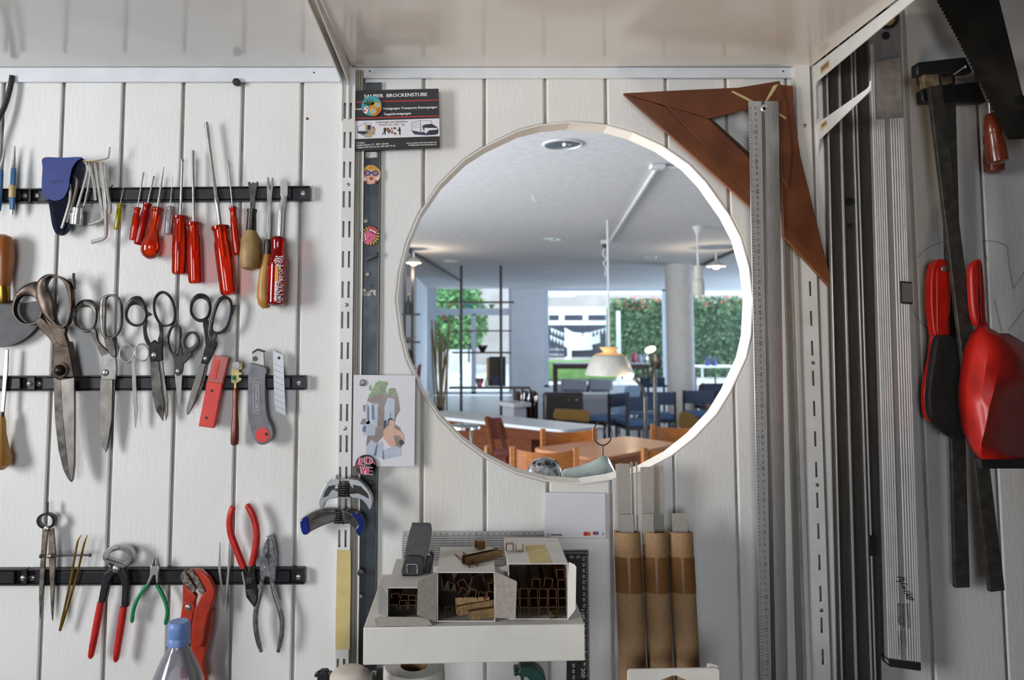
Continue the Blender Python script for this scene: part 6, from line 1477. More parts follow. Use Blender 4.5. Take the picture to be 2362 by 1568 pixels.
# pencil circle and letters drawn on the planks
w3 = View(2090, 540, 6.03); root = thing('pencil_drawing', 'pencilled arcs and angled strokes on the planks behind the brush', 'drawing', W(2200, 760, 0))
for pts in (crv([(155, 330), (250, 230), (380, 150), (500, 115), (570, 108)], 4), crv([(80, 1020), (150, 1150), (240, 1260), (380, 1360)], 4), [(1065, 95), (1095, 220), (1130, 370)], crv([(1065, 95), (1230, 100), (1410, 165)], 4), [(1405, 165), (1440, 480), (1490, 760)], [(1490, 760), (1660, 500), (1800, 300)], [(1225, 905), (1320, 1350)], [(1420, 1340), (1660, 1020), (1900, 700)]):
    strokes(MB(), w3.l(pts), 1.2, 0.0009).build('pencil_stroke', M['pencil'], root)
# ================================================================== THE SHOP BEYOND THE OPENING
CZ = 1.06
mk('shop_ceiling', 'dcdcdc', 0.9, col2='d2d2d2', scale=18, bump=0.6, bscale=60)
mk('shop_wall', 'dcdfe4', 0.85, col2='d8dbe0', scale=6)
mk('shop_floor', 'a9a8a8', 0.35, col2='9b9a9b', scale=5)
mk('frame_white', 'd3dae4', 0.5, col2='cad2dd', scale=20)
mk('column_paint', 'cfcdca', 0.7, col2='c8c6c2', scale=12)
mk('conduit', 'dadbdc', 0.5, col2='d2d3d4', scale=30)
mk('lamp_white', 'c2bfb5', 0.45, col2='cbc8bf', scale=20)
mk('chrome', 'c9c9cb', 0.12, 1.0, col2='b5b5b8', scale=30)
mk('bulb', 'fff1d8', 0.4, emit='ffe6bd', estr=6.0)
mk('warm_cap', 'f0c890', 0.5, col2='ecc088', scale=30, emit='ffc480', estr=0.3)
mk('track_black', '2a2a2c', 0.5, col2='232325', scale=40)
mk('rack_black', '232022', 0.4, 0.3, col2='2f2a28', scale=40)
mk('shelf_brown', '4a352a', 0.5, col2='3d2b22', scale=40)
mk('beech', 'a8652a', 0.42, col2='94551c', scale=14, stretch=(1, 1, 6), coat=0.2)
mk('beech_red', '5a2e14', 0.75, col2='4b250f', scale=14, stretch=(1, 1, 6), spec=0.2)  # brown wood darkened to carry the shade on the table front
mk('table_pink_lit', 'bd7f52', 0.42, col2='b27348', scale=8, stretch=(1, 5, 1), coat=0.1)  # orange wood with the pinkish light on the top mixed into its colour
mk('table_white', 'b9bdc1', 0.3, col2='b2b6ba', scale=8, coat=0.2)
mk('darkred_cloth', '5f1d19', 0.8, col2='521713', scale=60)
mk('mustard', '6e5526', 0.9, col2='604a1f', scale=90, bump=0.1)
mk('blue_cloth', '4f6f9c', 0.8, col2='44628c', scale=70)
mk('blue_pale', '8fb0d2', 0.7, col2='84a5c8', scale=50)
mk('navy_cloth', '3a4a63', 0.8, col2='323f56', scale=70)
mk('leather_black', '1d1d20', 0.4, col2='161618', scale=50, bump=0.1)
mk('sofa_grey', 'a9abb6', 0.9, col2='9da0ab', scale=60)
mk('bamboo', '8f7d57', 0.6, col2='77663f', scale=50)
mk('ceramic', 'c8cdd0', 0.2, col2='3b4348', scale=60, lo=0.38, hi=0.55, bump=0.2, coat=0.5, col3='8b6a4c', scale3=70)
mk('glaze_blue', 'b5c3bf', 0.3, col2='a0b2b2', scale=28, lo=0.35, hi=0.65, coat=0.4, col3='74898c', scale3=40)
mk('pane', 'ffffff', 0.0)
M['pane'] = clear('pane', 'f6f9fa', 0.02, 'dfe6ea', 0.97, gloss=False)
def at(px, py, dist): return W(px, py, D - dist)
y1 = View(920, 620, 4.127); y2 = View(1160, 640, 6.032); y3 = View(1000, 880, 6.533); y4 = View(1250, 780, 5.6); y5 = View(1440, 780, 5.6); y6 = View(1200, 1000, 9.842)
YF = 18.0 - D; XA, XB = -4.2, 9.5
def st_box(name, lo, hi, m, label=None, **k): return MB().box(lo, hi).build(name, M[m], kind='structure', label=label, **k)
st_box('floor', (XA, 0.04, ZF - 0.1), (XB, YF, ZF), 'shop_floor', 'pale floor of the shop beyond the opening')
st_box('ceiling', (XA, 0.0405, CZ), (XB, YF, CZ + 0.1), 'shop_ceiling', 'white textured shop ceiling seen through the opening')
st_box('wall_right', (XB, 0.04, ZF), (XB + 0.1, YF, CZ), 'shop_wall')
mb = MB(); wy = (0.9, 4.3); wz = (-1.2, 0.75)                      # side wall with the assumed window, unseen, that lights the front of the shop
mb.box((XA - 0.1, 0.04, ZF), (XA, wy[0], CZ)).box((XA - 0.1, wy[1], ZF), (XA, YF, CZ)).box((XA - 0.1, wy[0], ZF), (XA, wy[1], wz[0])).box((XA - 0.1, wy[0], wz[1]), (XA, wy[1], CZ)).build('wall_left', M['shop_wall'], kind='structure')
xj = at(986, 700, 18).x
st_box('wall_recess', (XA, 14.3 - D, ZF), (xj, YF, CZ), 'shop_wall', 'white wall section left of the shop door')
X = lambda px: at(px, 700, 18).x
Z = lambda py: at(1100, py, 18).z
xd0, xd1, xw0 = X(1000), X(1179), X(1254)
mb = MB().box((xj - .01, YF, ZF), (xd0, YF + .2, CZ)).box((xd1, YF, ZF), (xw0, YF + .2, CZ)).box((xw0, YF, ZF), (XB, YF + .2, Z(893))).box((xd0, YF, Z(662)), (xd1, YF + .2, CZ)).box((xw0, YF, Z(667)), (XB, YF + .2, CZ))
mb.build('wall_far', M['shop_wall'], kind='structure', label='white end wall of the shop with door and shop window')
# door with transom
root = thing('door_1', 'glazed shop door with a transom light', 'door', ((xd0 + xd1) / 2, YF, ZF)); root['kind'] = 'structure'
fy = (YF + .02, YF + .09)
def fr(nm, px0, py0, px1, py1, m='frame_white'): return MB().box((X(px0), fy[0], Z(py1)), (X(px1), fy[1], Z(py0))).build(nm, M[m], root)
fr('door_frame', 1000, 662, 1006.5, 910); fr('door_frame', 1173.5, 662, 1179, 910); fr('transom_bar', 1006, 711, 1174, 727); fr('centre_post', 1087, 724, 1098, 908)
fr('transom_mullion', 1064, 664, 1068, 711); fr('sidelight_bar', 1152, 727, 1157, 905); fr('bottom_rail', 1006, 903, 1174, 910); fr('head_rail', 1006, 662, 1174, 665)
for a, b, c, e in ((1006, 727, 1087, 903), (1098, 727, 1152, 903), (1157, 727, 1174, 903), (1006, 665, 1174, 711)):
    MB().box((X(a), YF + .05, Z(e)), (X(c), YF + .056, Z(b))).build('glass_pane', M['pane'], root)
MB().box((X(1080), YF - .04, Z(835)), (X(1084), YF + .02, Z(805))).build('door_handle', M['rack_black'], root)
# shop window
root = thing('window_1', 'wide shop window onto the street', 'window', (X(1500), YF, Z(893))); root['kind'] = 'structure'
for px in (1254, 1529, 1760, 1990): fr('window_frame', px, 667, px + 11, 893)
fr('window_frame', 1265, 667, 2000, 671); fr('window_sill', 1254, 888, 2000, 895)
for a, b in ((1265, 1529), (1540, 1760), (1771, 1990)): MB().box((X(a), YF + .05, Z(888)), (X(b), YF + .056, Z(671))).build('glass_pane', M['pane'], root)
# column
c = at(1567, 700, 11.6)
MB().lathe((c.x, c.y, 0), [(0.212, ZF), (0.212, CZ)], 40).build('column', M['column_paint'], None, 'round white column in the middle of the shop', 'column', kind='structure')

# ------------------------------------------------------------------ ceiling fittings
def on_ceiling(px, py):
    u = (px - X0) / F; w_ = (Y0 - py) / F; v_ = Vector((u, CT - w_ * ST, ST + w_ * CT)); t = CZ / v_.z
    return Vector((0, -D, 0)) + v_ * t
def downlight(label, px, py, r, on=False):
    c = on_ceiling(px, py); root = thing('downlight', label, 'downlight', c, 'ceiling downlights')
    MB().lathe(c, [(r * 1.12, -0.001), (r * 1.12, -0.006), (r, -0.009), (r * .98, -0.002), (r * .98, 0.0)], 32).build('rim', M['conduit'], root)
    MB().lathe(c, [(r * .97, -0.004), (r * .8, -0.0015), (r * .45, -0.0010), (0.001, -0.0008)], 32).build('reflector', M['chrome'], root)
    MB().lathe(c + Vector((r * .2, 0, 0)), [(0.001, -0.016), (r * .22, -0.014), (r * .26, -0.004), (r * .2, -0.001)], 18).build('bulb', M['chrome'], root)
downlight('large chrome downlight near the top of the round opening', 1298, 332, 0.104)
downlight('small downlight in mid ceiling above the black rack', 1276, 551, 0.10)
downlight('small downlight on the left of the shop ceiling', 1040, 601, 0.11)
downlight('small downlight on the right of the shop ceiling beside the column', 1506, 592, 0.11)
downlight('farthest small downlight in the shop ceiling', 1266, 626, 0.11)
a, b = on_ceiling(1516, 379), on_ceiling(1404, 557)
root = thing('cable_conduit', 'white cable conduit with a junction box on the shop ceiling', 'conduit', a)
MB().box((a.x - .045, a.y - .035, CZ - .03), (a.x + .045, a.y + .035, CZ - .001)).build('junction_box', M['conduit'], root, bevel=0.004)
up = Vector((0, 0, -0.016))
MB().tube([a + up, b + up], 0.014, 10, ref=Vector((0, 0, 1))).build('pipe', M['conduit'], root)
e = on_ceiling(1720, 372); MB().tube([a + up, Vector((e.x, a.y, a.z)) + up], 0.010, 10, ref=Vector((0, 0, 1))).build('branch_pipe', M['conduit'], root)
c = on_ceiling(1394, 553)
root = thing('motion_sensor', 'small white sensor with a dark lens on the shop ceiling', 'sensor', c)
MB().box((c.x - .04, c.y - .03, CZ - .05), (c.x + .04, c.y + .03, CZ - .001)).build('housing', M['conduit'], root, bevel=0.006)
MB().lathe((c.x, c.y, CZ - .05), [(0.001, -0.05), (0.022, -0.04), (0.028, -0.012), (0.03, 0.0)], 18).build('lens', M['track_black'], root)
MB().tube(crv([(c.x, c.y, CZ - .1), (c.x - .02, c.y, CZ - .17), (c.x + .02, c.y, CZ - .22), (c.x - .015, c.y, CZ - .27), (c.x + .015, c.y, CZ - .33), (c.x, c.y, CZ - .42)], 4), 0.008, 8).build('cable', M['conduit'], root)
MB().tube([(on_ceiling(1229, 450) + Vector((0, 0, 0))), on_ceiling(1229, 450) + Vector((0, 0, -.03)), on_ceiling(1229, 450) + Vector((.02, 0, -.045))], 0.004, 8).build('ceiling_hook', M['conduit'], None, 'tiny white hook in the shop ceiling', 'hook')
def track(label, p0, p1):
    a, b = on_ceiling(*p0) + Vector((0, 0, -.001)), on_ceiling(*p1) + Vector((0, 0, -.001)); s_ = (b - a).cross(Vector((0, 0, 1))).normalized() * .018
    MB().hexa([a - s_ + Vector((0, 0, -.035)), a + s_ + Vector((0, 0, -.035)), b + s_ + Vector((0, 0, -.035)), b - s_ + Vector((0, 0, -.035))], [a - s_, a + s_, b + s_, b - s_]).build('lamp_track', M['track_black'], None, label, 'lamp track', 'black lamp tracks')
    return a, b
track('black lamp track on the left of the shop ceiling', (900, 548), (1062, 646))
track('black lamp track on the right of the shop ceiling', (1600, 618), (1760, 545))
def disc_lamp(label, px, py, top, r, tilt, dist):
    c = at(px, py, dist); root = thing('track_lamp', label, 'lamp', c, 'lit lamps on the tracks')
    MB().tube([c + Vector((0, 0, .04)), Vector((c.x, c.y, CZ - .03))], 0.012, 8).build('stem', M['conduit'], root)
    MB().lathe(c, [(0.02, .07), (0.05, .05), (r * .9, .012), (r, 0.0), (r * .98, -.004), (r * .85, .006), (.03, .04)], 28).build('shade', M['lamp_white'], root)
    MB().lathe(c, [(0.001, -.035), (.03, -.03), (.05, 0.0), (.035, .035), (.001, .04)], 18).build('bulb', M['bulb'], root)
    return c
disc_lamp('lit lamp on the right track beside the white tube pendant', 1652, 614, 585, 0.118, 0, 9.2)
disc_lamp('lit lamp on the left track at the rim of the opening', 954, 606, 580, 0.10, 0, 9.4)
point_light('track_lamp_light', at(1652, 622, 9.2) + Vector((0, 0, -.08)), 14, (1, .82, .6), .06)
point_light('left_track_lamp_light', at(954, 614, 9.4) + Vector((0, 0, -.08)), 14, (1, .82, .6), .06)
c = on_ceiling(1608, 522)
root = thing('tube_pendant', 'white tube-shaped pendant lamp hanging on a rod', 'pendant lamp', (c.x, c.y, at(1608, 680, c.y + D).z)); dd = c.y + D
MB().lathe(c, [(0.005, -.10), (.05, -.005), (.055, 0.0)], 20).build('canopy', M['conduit'], root)
z0, z1, z2 = at(1608, 612, dd).z, at(1608, 645, dd).z, at(1608, 680, dd).z
MB().tube([c + Vector((0, 0, -.08)), Vector((c.x, c.y, z0))], 0.012, 10).build('rod', M['conduit'], root)
MB().lathe((c.x, c.y, 0), [(.001, z0), (.047, z0 - .002), (.048, z1), (.06, z1 - .01), (.062, z2), (.05, z2), (.048, z1 - .005)], 24).build('shade', M['lamp_white'], root)
dd = on_ceiling(1405, 508).y + D; c = at(1405.5, 840, dd); s2 = dd * CT / F
root = thing('pendant_lamp', 'big cream pendant lamp with a glowing cap over the tables', 'pendant lamp', c)
MB().tube([Vector((c.x, c.y, at(1405, 802, dd).z)), Vector((c.x, c.y, CZ))], 0.009, 8).build('cord', M['conduit'], root)
zz = lambda py: at(1405, py, dd).z
MB().lathe((c.x, c.y, 0), [(34 * s2, zz(819)), (39 * s2, zz(822)), (48 * s2, zz(842)), (55.5 * s2, zz(861)), (55 * s2, zz(865)), (53 * s2, zz(862)), (46 * s2, zz(842)), (37 * s2, zz(824)), (30 * s2, zz(820))], 40).build('shade', M['lamp_white'], root)
MB().lathe((c.x, c.y, 0), [(35 * s2, zz(818)), (13 * s2, zz(812)), (22 * s2, zz(801)), (20 * s2, zz(800)), (1 * s2, zz(803))], 32).build('cap', M['warm_cap'], root)
point_light('pendant_lamp_light', (c.x, c.y, zz(845)), 3.0, (1, .80, .55), .05)
# two lit standing lamps
def stand_lamp(label, bulb, br, arm, pole, dist, head=None):
    c = at(*pole[-1], dist); root = thing('floor_lamp', label, 'floor lamp', (c.x, c.y, ZF), 'lit floor lamps in the shop')
    P_ = [at(x, y, dist) for x, y in crv(arm, 5)]
    MB().tube(P_, [.014 + .012 * k / len(P_) for k in range(len(P_))][::-1] if head else .016, 10).build('arm', M['track_black'], root)
    MB().tube([at(*pole[0], dist), Vector((c.x, c.y, ZF + .02))], 0.020, 12).build('pole', M['steel_dark'], root)
    MB().lathe((c.x, c.y, ZF), [(.15, 0), (.15, .015), (.03, .03), (.02, .04)], 24).build('base', M['track_black'], root)
    b_ = at(*bulb, dist); q_ = dist / F
    o = MB().tube([b_ + Vector((-br[0] * q_ * t, 0, -.35 * br[0] * q_ * t)) for t in (-1, -.8, -.3, .3, .8, 1)], [br[1] * q_ * k for k in (.1, .7, 1, 1, .7, .1)], 14).build('bulb', M['bulb'], root)
    if head: MB().tube([at(x, y, dist + .03) for x, y in head], [.02, .05, .06, .05, .03], 14).build('head', M['track_black'], root)
    point_light('floor_lamp_light', b_ + Vector((0, -.09, -.06)), 1.6, (1, .8, .55), .04)
stand_lamp('floor lamp with a curved black arm and a lit bulb under the cream pendant', (1450, 868), (11, 6.5), [(1462, 871), (1475, 885), (1484, 900), (1488.5, 920)], [(1488, 915), (1487, 985)], 6.8)
stand_lamp('tall floor lamp with a black head and a lit bulb beside the column', (1500, 806), (12, 7), [(1512, 818), (1514, 840), (1506, 858), (1504, 885)], [(1510, 850), (1510, 990)], 7.2, [(1507, 816), (1512, 822), (1514, 832), (1513, 842), (1510, 850)])

# ------------------------------------------------------------------ black rack with shelves, and what stands on it
dr = 11.6
root = thing('display_rack', 'open display rack on two black poles in front of the door', 'rack', at(1110, 990, dr))
for px in (1064, 1155.5):
    c = at(px, 700, dr); MB().tube([(c.x, c.y, ZF), (c.x, c.y, CZ - .02)], 0.022, 12).build('pole', M['rack_black'], root)
for py, x0, x1, m_ in ((697, 1036, 1185, 'shelf_brown'), (763, 1045, 1178, 'shelf_brown'), (813, 1043, 1178, 'shelf_brown'), (894, 1036, 1222, 'shelf_brown')):
    a, b = at(x0, py, dr), at(x1, py, dr); MB().box((a.x, a.y - .12, a.z - .011), (b.x, a.y + .12, a.z + .011)).build('shelf', M[m_], root)
def bowl(name, label, px, py, r, h, m_, dist, cat='bowl'):
    c = at(px, py, dist) + Vector((0, 0, .003))
    MB().lathe(c, [(r * .4, 0), (r * .45, h * .1), (r * .8, h * .6), (r, h), (r * .92, h * .97), (r * .7, h * .6), (.001, h * .25)], 24).build(name, M[m_], None, label, cat)
bowl('glass_bowl', 'dark glass bowl on the third shelf of the black rack', 1113, 811.5, 0.085, 0.10, 'chrome', dr)
bowl('stone_bowl', 'patterned bowl on the lowest shelf of the black rack', 1106, 892.5, 0.075, 0.13, 'ceramic', dr)
c = at(1108, 892.5, dr - .105) + Vector((0, 0, .006)); root = thing('figurine', 'small red figurine in front of the patterned bowl', 'figurine', c)
MB().lathe(c, [(.02, 0), (.028, .03), (.018, .07), (.01, .085)], 14).build('body', M['p_pink'], root); MB().lathe(c, [(.008, .085), (.018, .10), (.016, .12), (.001, .13)], 14).build('head', M['p_red'], root)
c = at(1122, 892.5, dr - .07) + Vector((0, 0, .006)); MB().lathe(c, [(.02, 0), (.032, .03), (.028, .08), (.012, .12), (.014, .14)], 18).build('vase', M['ink_white'], None, 'small white vase on the lowest shelf of the black rack', 'vase')
c = at(1146, 892, dr + .075) + Vector((0, 0, .012)); root = thing('record_sleeve', 'black and blue framed picture leaning on the black rack', 'picture', c)
MB().box((c.x - .12, c.y - .02, c.z), (c.x + .14, c.y + .01, c.z + .46)).build('panel', M['ink_black'], root); MB().box((c.x - .12, c.y - .023, c.z + .01), (c.x + .13, c.y - .02, c.z + .15)).build('blue_field', M['p_navy'], root)
MB().box((c.x - .16, c.y + .012, c.z), (c.x - .1, c.y + .03, c.z + .44)).build('frame', M['p_tan'], root)
# rack at the left rim with bottles
dl = 9.6
root = thing('wall_rack', 'narrow black rack with small boards at the left rim of the opening', 'rack', at(942, 900, dl))
for px in (933.5, 951.5):
    c = at(px, 700, dl); MB().box((c.x - .018, c.y - .018, ZF), (c.x + .018, c.y + .018, CZ - .02)).build('pole', M['rack_black'], root)
for py, x0, x1 in ((725, 905, 969), (789, 915, 969), (850, 905, 960)):
    a, b = at(x0, py, dl), at(x1, py, dl); MB().box((a.x, a.y - .1, a.z - .01), (b.x, a.y + .1, a.z + .01)).build('shelf', M['rack_black'], root)
c = at(942, 724, dl - .05); root = thing('dark_bottle', 'slim dark bottle on the upper board of the left rack', 'bottle', c)
MB().lathe(c, [(.03, 0), (.036, .02), (.036, .13), (.014, .19), (.012, .25)], 18).build('glass', M['ink_black'], root); MB().lathe(c, [(.013, .25), (.014, .262), (.001, .264)], 14).build('cork', M['p_tan'], root)
c = at(942, 787, dl - .05); MB().box((c.x - .06, c.y - .05, c.z), (c.x + .06, c.y + .05, c.z + .05)).build('wooden_box', M['shelf_brown'], None, 'small brown box on the middle board of the left rack', 'box', bevel=.006)
c = at(946, 849, dl - .05); MB().lathe(c, [(.03, 0), (.06, .05), (.066, .12), (.04, .2), (.028, .22), (.03, .25)], 20).build('vase', M['steel_brown'], None, 'bulging brown vase on the lower board of the left rack', 'vase')
dchair = at(966, 880, 9.2)
root = thing('small_chair', 'little dark red chair below the left rack', 'chair', (dchair.x, dchair.y, at(966, 905, 9.2).z))
MB().plate([(964, 843), (972, 838), (970, 862), (966, 868), (960, 866)], D - 9.2, 0.03).build('backrest', M['darkred_cloth'], root); MB().plate([(955, 862), (968, 866), (966, 871), (954, 868)], D - 9.15, 0.2).build('seat', M['darkred_cloth'], root)
for px in (957, 966): MB().tube([at(px, 868, 9.2), at(px + 2, 905, 9.2)], .012, 8).build('leg', M['rack_black'], root)
MB().box((dchair.x - .15, dchair.y - .2, ZF), (dchair.x + .12, dchair.y + .25, at(966, 905, 9.2).z)).build('plinth', M['shop_wall'], None, 'white plinth under the little dark red chair', 'plinth')
# bamboo poles by the door
root = thing('bamboo_bundle', 'bundle of tall bamboo poles in a pot beside the shop door', 'bamboo', at(1010, 955, 13.4)); rb = random.Random(2)
for k in range(13):
    tx, ty = y1((rb.uniform(305, 490), rb.uniform(480, 720)))[0]; bx, by = y1((rb.uniform(335, 450), 1380))[0]
    if k == 0: (tx, ty), (bx, by) = y1((310, 570), (350, 1375))
    if k == 1: (tx, ty), (bx, by) = y1((470, 660), (455, 1370))
    MB().tube([at(tx, ty, 13.5 + .02 * k), at((tx + bx) / 2 + rb.uniform(-2, 2), (ty + by) / 2, 13.45 + .02 * k), at(bx, by, 13.3 + .02 * k)], .016, 8).build('pole', M['bamboo'], root)
c = at(1006, 945, 13.2); MB().lathe((c.x, c.y, ZF), [(.10, 0), (.14, .12), (.15, .2), (.13, .2), (.1, .03)], 24).build('pot', M['ink_black'], root)

# ------------------------------------------------------------------ tables and chairs
def slab(name, m_, root, P_, z, t): 
    return MB().ext([Vector((x, y, z)) for x, y in P_], [Vector((x, y, z - t)) for x, y in P_]).build(name, M[m_], root, bevel=.006)
def q2(x, dist): return (x, dist - D)
z7 = -.80
# orange table with a pink-lit top
P_ = [q2(.417, 5.17), q2(.805, 4.72), q2(1.516, 5.37), q2(1.203, 5.76)]
root = thing('dining_table', 'wooden table with a pink-lit top and orange apron', 'table', (.98, 5.25 - D, ZF))
def rnd(P_, r=.08):
    out = []
    for i in range(len(P_)):
        a, b, c = Vector(P_[i - 1]), Vector(P_[i]), Vector(P_[(i + 1) % len(P_)])
        p0 = b + (a - b).normalized() * r; p2 = b + (c - b).normalized() * r
        for t in (0, .25, .5, .75, 1): out.append(tuple(p0 * (1 - t) ** 2 + b * 2 * t * (1 - t) + p2 * t * t))
    return out
slab('table_top', 'table_pink_lit', root, rnd(P_), z7, .028)
cn = Vector((sum(p_[0] for p_ in P_) / 4, sum(p_[1] for p_ in P_) / 4))
P2 = [tuple(cn + (Vector(p_) - cn) * .9) for p_ in P_]
for i in range(4):
    a, b = Vector(P2[i - 1]), Vector(P2[i]); n_ = Vector((-(b - a).y, (b - a).x)).normalized() * .011
    MB().ext([Vector((a.x + n_.x, a.y + n_.y, z7 - .028)), Vector((b.x + n_.x, b.y + n_.y, z7 - .028)), Vector((b.x - n_.x, b.y - n_.y, z7 - .028)), Vector((a.x - n_.x, a.y - n_.y, z7 - .028))],
             [Vector((a.x + n_.x, a.y + n_.y, z7 - .10)), Vector((b.x + n_.x, b.y + n_.y, z7 - .10)), Vector((b.x - n_.x, b.y - n_.y, z7 - .10)), Vector((a.x - n_.x, a.y - n_.y, z7 - .10))]).build('apron', M['beech'], root)
    MB().box((b.x - .025, b.y - .025, ZF), (b.x + .025, b.y + .025, z7 - .028)).build('leg', M['beech'], root)
# white-topped table with wooden front
P_ = [q2(-.62, 7.34), q2(.764, 6.10), q2(1.156, 6.36), q2(-.20, 7.62)]
root = thing('work_table', 'long table with a pale grey top and a brown wooden front', 'table', (.27, 6.8 - D, ZF))
slab('table_top', 'table_white', root, rnd(P_, .05), z7, .03)
A_, B_ = Vector(P_[0]), Vector(P_[1]); di = (B_ - A_).normalized(); n_ = Vector((-di.y, di.x))
def pan_(nm, t0, t1, off, th, ztop, zbot, m_):
    a = A_ + di * t0 + n_ * off; b = A_ + di * t1 + n_ * off; c = b + n_ * th; e = a + n_ * th
    MB().ext([Vector((p_.x, p_.y, ztop)) for p_ in (a, b, c, e)], [Vector((p_.x, p_.y, zbot)) for p_ in (a, b, c, e)]).build(nm, M[m_], root)
L_ = (B_ - A_).length
pan_('apron', .05, L_ - .05, .03, .02, z7 - .03, z7 - .11, 'beech_red'); pan_('front_panel', .1, L_ * .80, .05, .3, z7 - .11, ZF + .05, 'beech_red')
pan_('leg', L_ - .10, L_ - .05, .03, .05, z7 - .03, ZF, 'beech'); pan_('leg', L_ - .10, L_ - .05, .36, .05, z7 - .03, ZF, 'beech'); pan_('leg', .05, .10, .03, .05, z7 - .03, ZF, 'beech')
# wooden chair (back towards -y of its own frame)
def make_chair(label):
    r_ = thing('wooden_chair', label, 'chair', (0, 0, 0), 'orange wooden chairs around the tables')
    for sx in (-1, 1):
        MB().box((sx * .20 - .018, -.018, 0), (sx * .20 + .018, .018, .815)).build('back_leg', M['beech'], r_, bevel=.004)
        MB().box((sx * .20 - .018, .38, 0), (sx * .20 + .018, .416, .44)).build('front_leg', M['beech'], r_, bevel=.004)
    mb = MB(); n = 10
    for zt, zb in ((.80, .655),):
        lo_ = [Vector((-.185 + .37 * k / n, -.035 * sin(pi * k / n), 0)) for k in range(n + 1)]
        ring = [v_ + Vector((0, .0, zt - .02 * sin(pi * k / n))) for k, v_ in enumerate(lo_)] + [v_ + Vector((0, 0, zb)) for v_ in lo_[::-1]]
        fr_ = [v_ + Vector((0, -.007, 0)) for v_ in ring]; bk = [v_ + Vector((0, .007, 0)) for v_ in ring]
        for k in range(n):
            i2 = 2 * n + 1 - k
            mb.hexa([fr_[k], fr_[k + 1], fr_[i2 - 1], fr_[i2]], [bk[k], bk[k + 1], bk[i2 - 1], bk[i2]])
    mb.build('backrest', M['beech'], r_)
    MB().box((-.20, -.01, .425), (.20, .41, .45)).build('seat', M['beech'], r_, bevel=.006)
    for sx in (-1, 1): MB().box((sx * .20 - .01, .0, .36), (sx * .20 + .01, .40, .40)).build('side_rail', M['beech'], r_)
    MB().box((-.19, .385, .37), (.19, .405, .42)).build('front_rail', M['beech'], r_)
    return r_
ch = make_chair('orange wooden chair in front of the orange table, nearest the ceramic ball')
def place(o, px, dist, rz): c = at(px, 1000, dist); o.location = (c.x, c.y, ZF); o.rotation_euler = (0, 0, rz)
place(ch, 1255, 4.72, -.10)
GC = 'orange wooden chairs around the tables'
for lb, px, dist, rz in (('orange wooden chair at the lower right rim of the opening', 1552, 4.74, .25), ('orange wooden chair between the orange table and the pale-topped table', 1312, 5.62, pi + .15), ('orange wooden chair on the right behind the orange table', 1566, 5.85, pi - .12)):
    c = at(px, 1000, dist); dup(ch, (c.x, c.y, ZF), rz, lb, GC)
# chrome stool
c = at(1070, 981, 5.7); root = thing('bar_stool', 'round shiny metal stool in front of the wooden table front', 'stool', (c.x, c.y, ZF))
MB().lathe((c.x, c.y, c.z), [(.001, .006), (.10, .004), (.125, -.004), (.127, -.02), (.11, -.026), (.001, -.026)], 36).build('seat', M['chrome'], root)
for k in range(4):
    a = pi / 4 + k * pi / 2; MB().tube([Vector((c.x + .07 * cos(a), c.y + .07 * sin(a), c.z - .026)), Vector((c.x + .17 * cos(a), c.y + .17 * sin(a), ZF))], .012, 8).build('leg', M['steel_dark'], root)
# red folding chair
root = thing('folding_chair', 'wooden folding chair with a dark red back beside the metal stool', 'chair', at(1150, 1180, 4.9)); root.location.z = ZF
V_ = lambda x, y, e: at(*y3((x, y))[0], e)
fr_ = [V_(800, 530, 5.25), V_(900, 560, 5.24), V_(1020, 552, 5.25), V_(1135, 865, 5.08), V_(875, 870, 5.08)]
MB().ext(fr_, [p_ + Vector((0, .018, .004)) for p_ in fr_]).build('backrest', M['darkred_cloth'], root)
for a, b in (((800, 540), (950, 1320)), ((970, 630), (1190, 1400))): MB().tube([V_(*a, 5.20), V_(*b, 4.85)], [(.018, .012)] * 2, 8).build('rail', M['beech_red'], root)
fr_ = [V_(900, 1010, 5.0), V_(1130, 1010, 5.0), V_(1120, 1090, 4.75), V_(920, 1110, 4.75)]
MB().ext(fr_, [p_ + Vector((0, 0, -.02)) for p_ in fr_]).build('seat', M['darkred_cloth'], root)
for a in ((800, 970), (1180, 1020)): MB().tube([V_(*a, 4.9), Vector((V_(*a, 4.9).x, V_(*a, 4.9).y + .3, ZF))], .014, 8).build('leg', M['wood_tan'], root)
# upholstered backs
def shell_chair(label, pts, dist, m_, depth=.05):
    P_ = crv(pts, 4, True); c = at(sum(p_[0] for p_ in pts) / len(pts), 900, dist)
    root = thing('upholstered_chair', label, 'chair', (c.x, c.y, ZF), 'mustard chairs'); zb = min(at(p_[0], p_[1], dist).z for p_ in pts)
    fr_ = [at(x, y, dist) for x, y in P_]; MB().ext(fr_, [p_ + Vector((0, depth, 0)) for p_ in fr_]).build('backrest', M[m_], root, bevel=.012)
    MB().box((c.x - .2, c.y + .02, ZF + .40), (c.x + .2, c.y + .42, ZF + .46)).build('seat', M[m_], root, bevel=.02)
    for sx in (-1, 1):
        MB().tube([(c.x + sx * .15, c.y + .06, zb + .03), (c.x + sx * .17, c.y, ZF)], .014, 8).build('leg', M['rack_black'], root)
        MB().tube([(c.x + sx * .15, c.y + .38, ZF + .41), (c.x + sx * .17, c.y + .42, ZF)], .014, 8).build('leg', M['rack_black'], root)
shell_chair('mustard chair back behind the pale-topped table', y4((170, 935), (200, 915), (420, 925), (590, 935), (610, 960), (605, 1075), (400, 1062), (165, 1040)), 7.6, 'mustard')
shell_chair('round-backed mustard chair in front of the column', y5((712, 1130), (712, 1020), (735, 965), (810, 955), (900, 985), (960, 1040), (1010, 1100), (1010, 1160), (760, 1160)), 7.0, 'mustard')
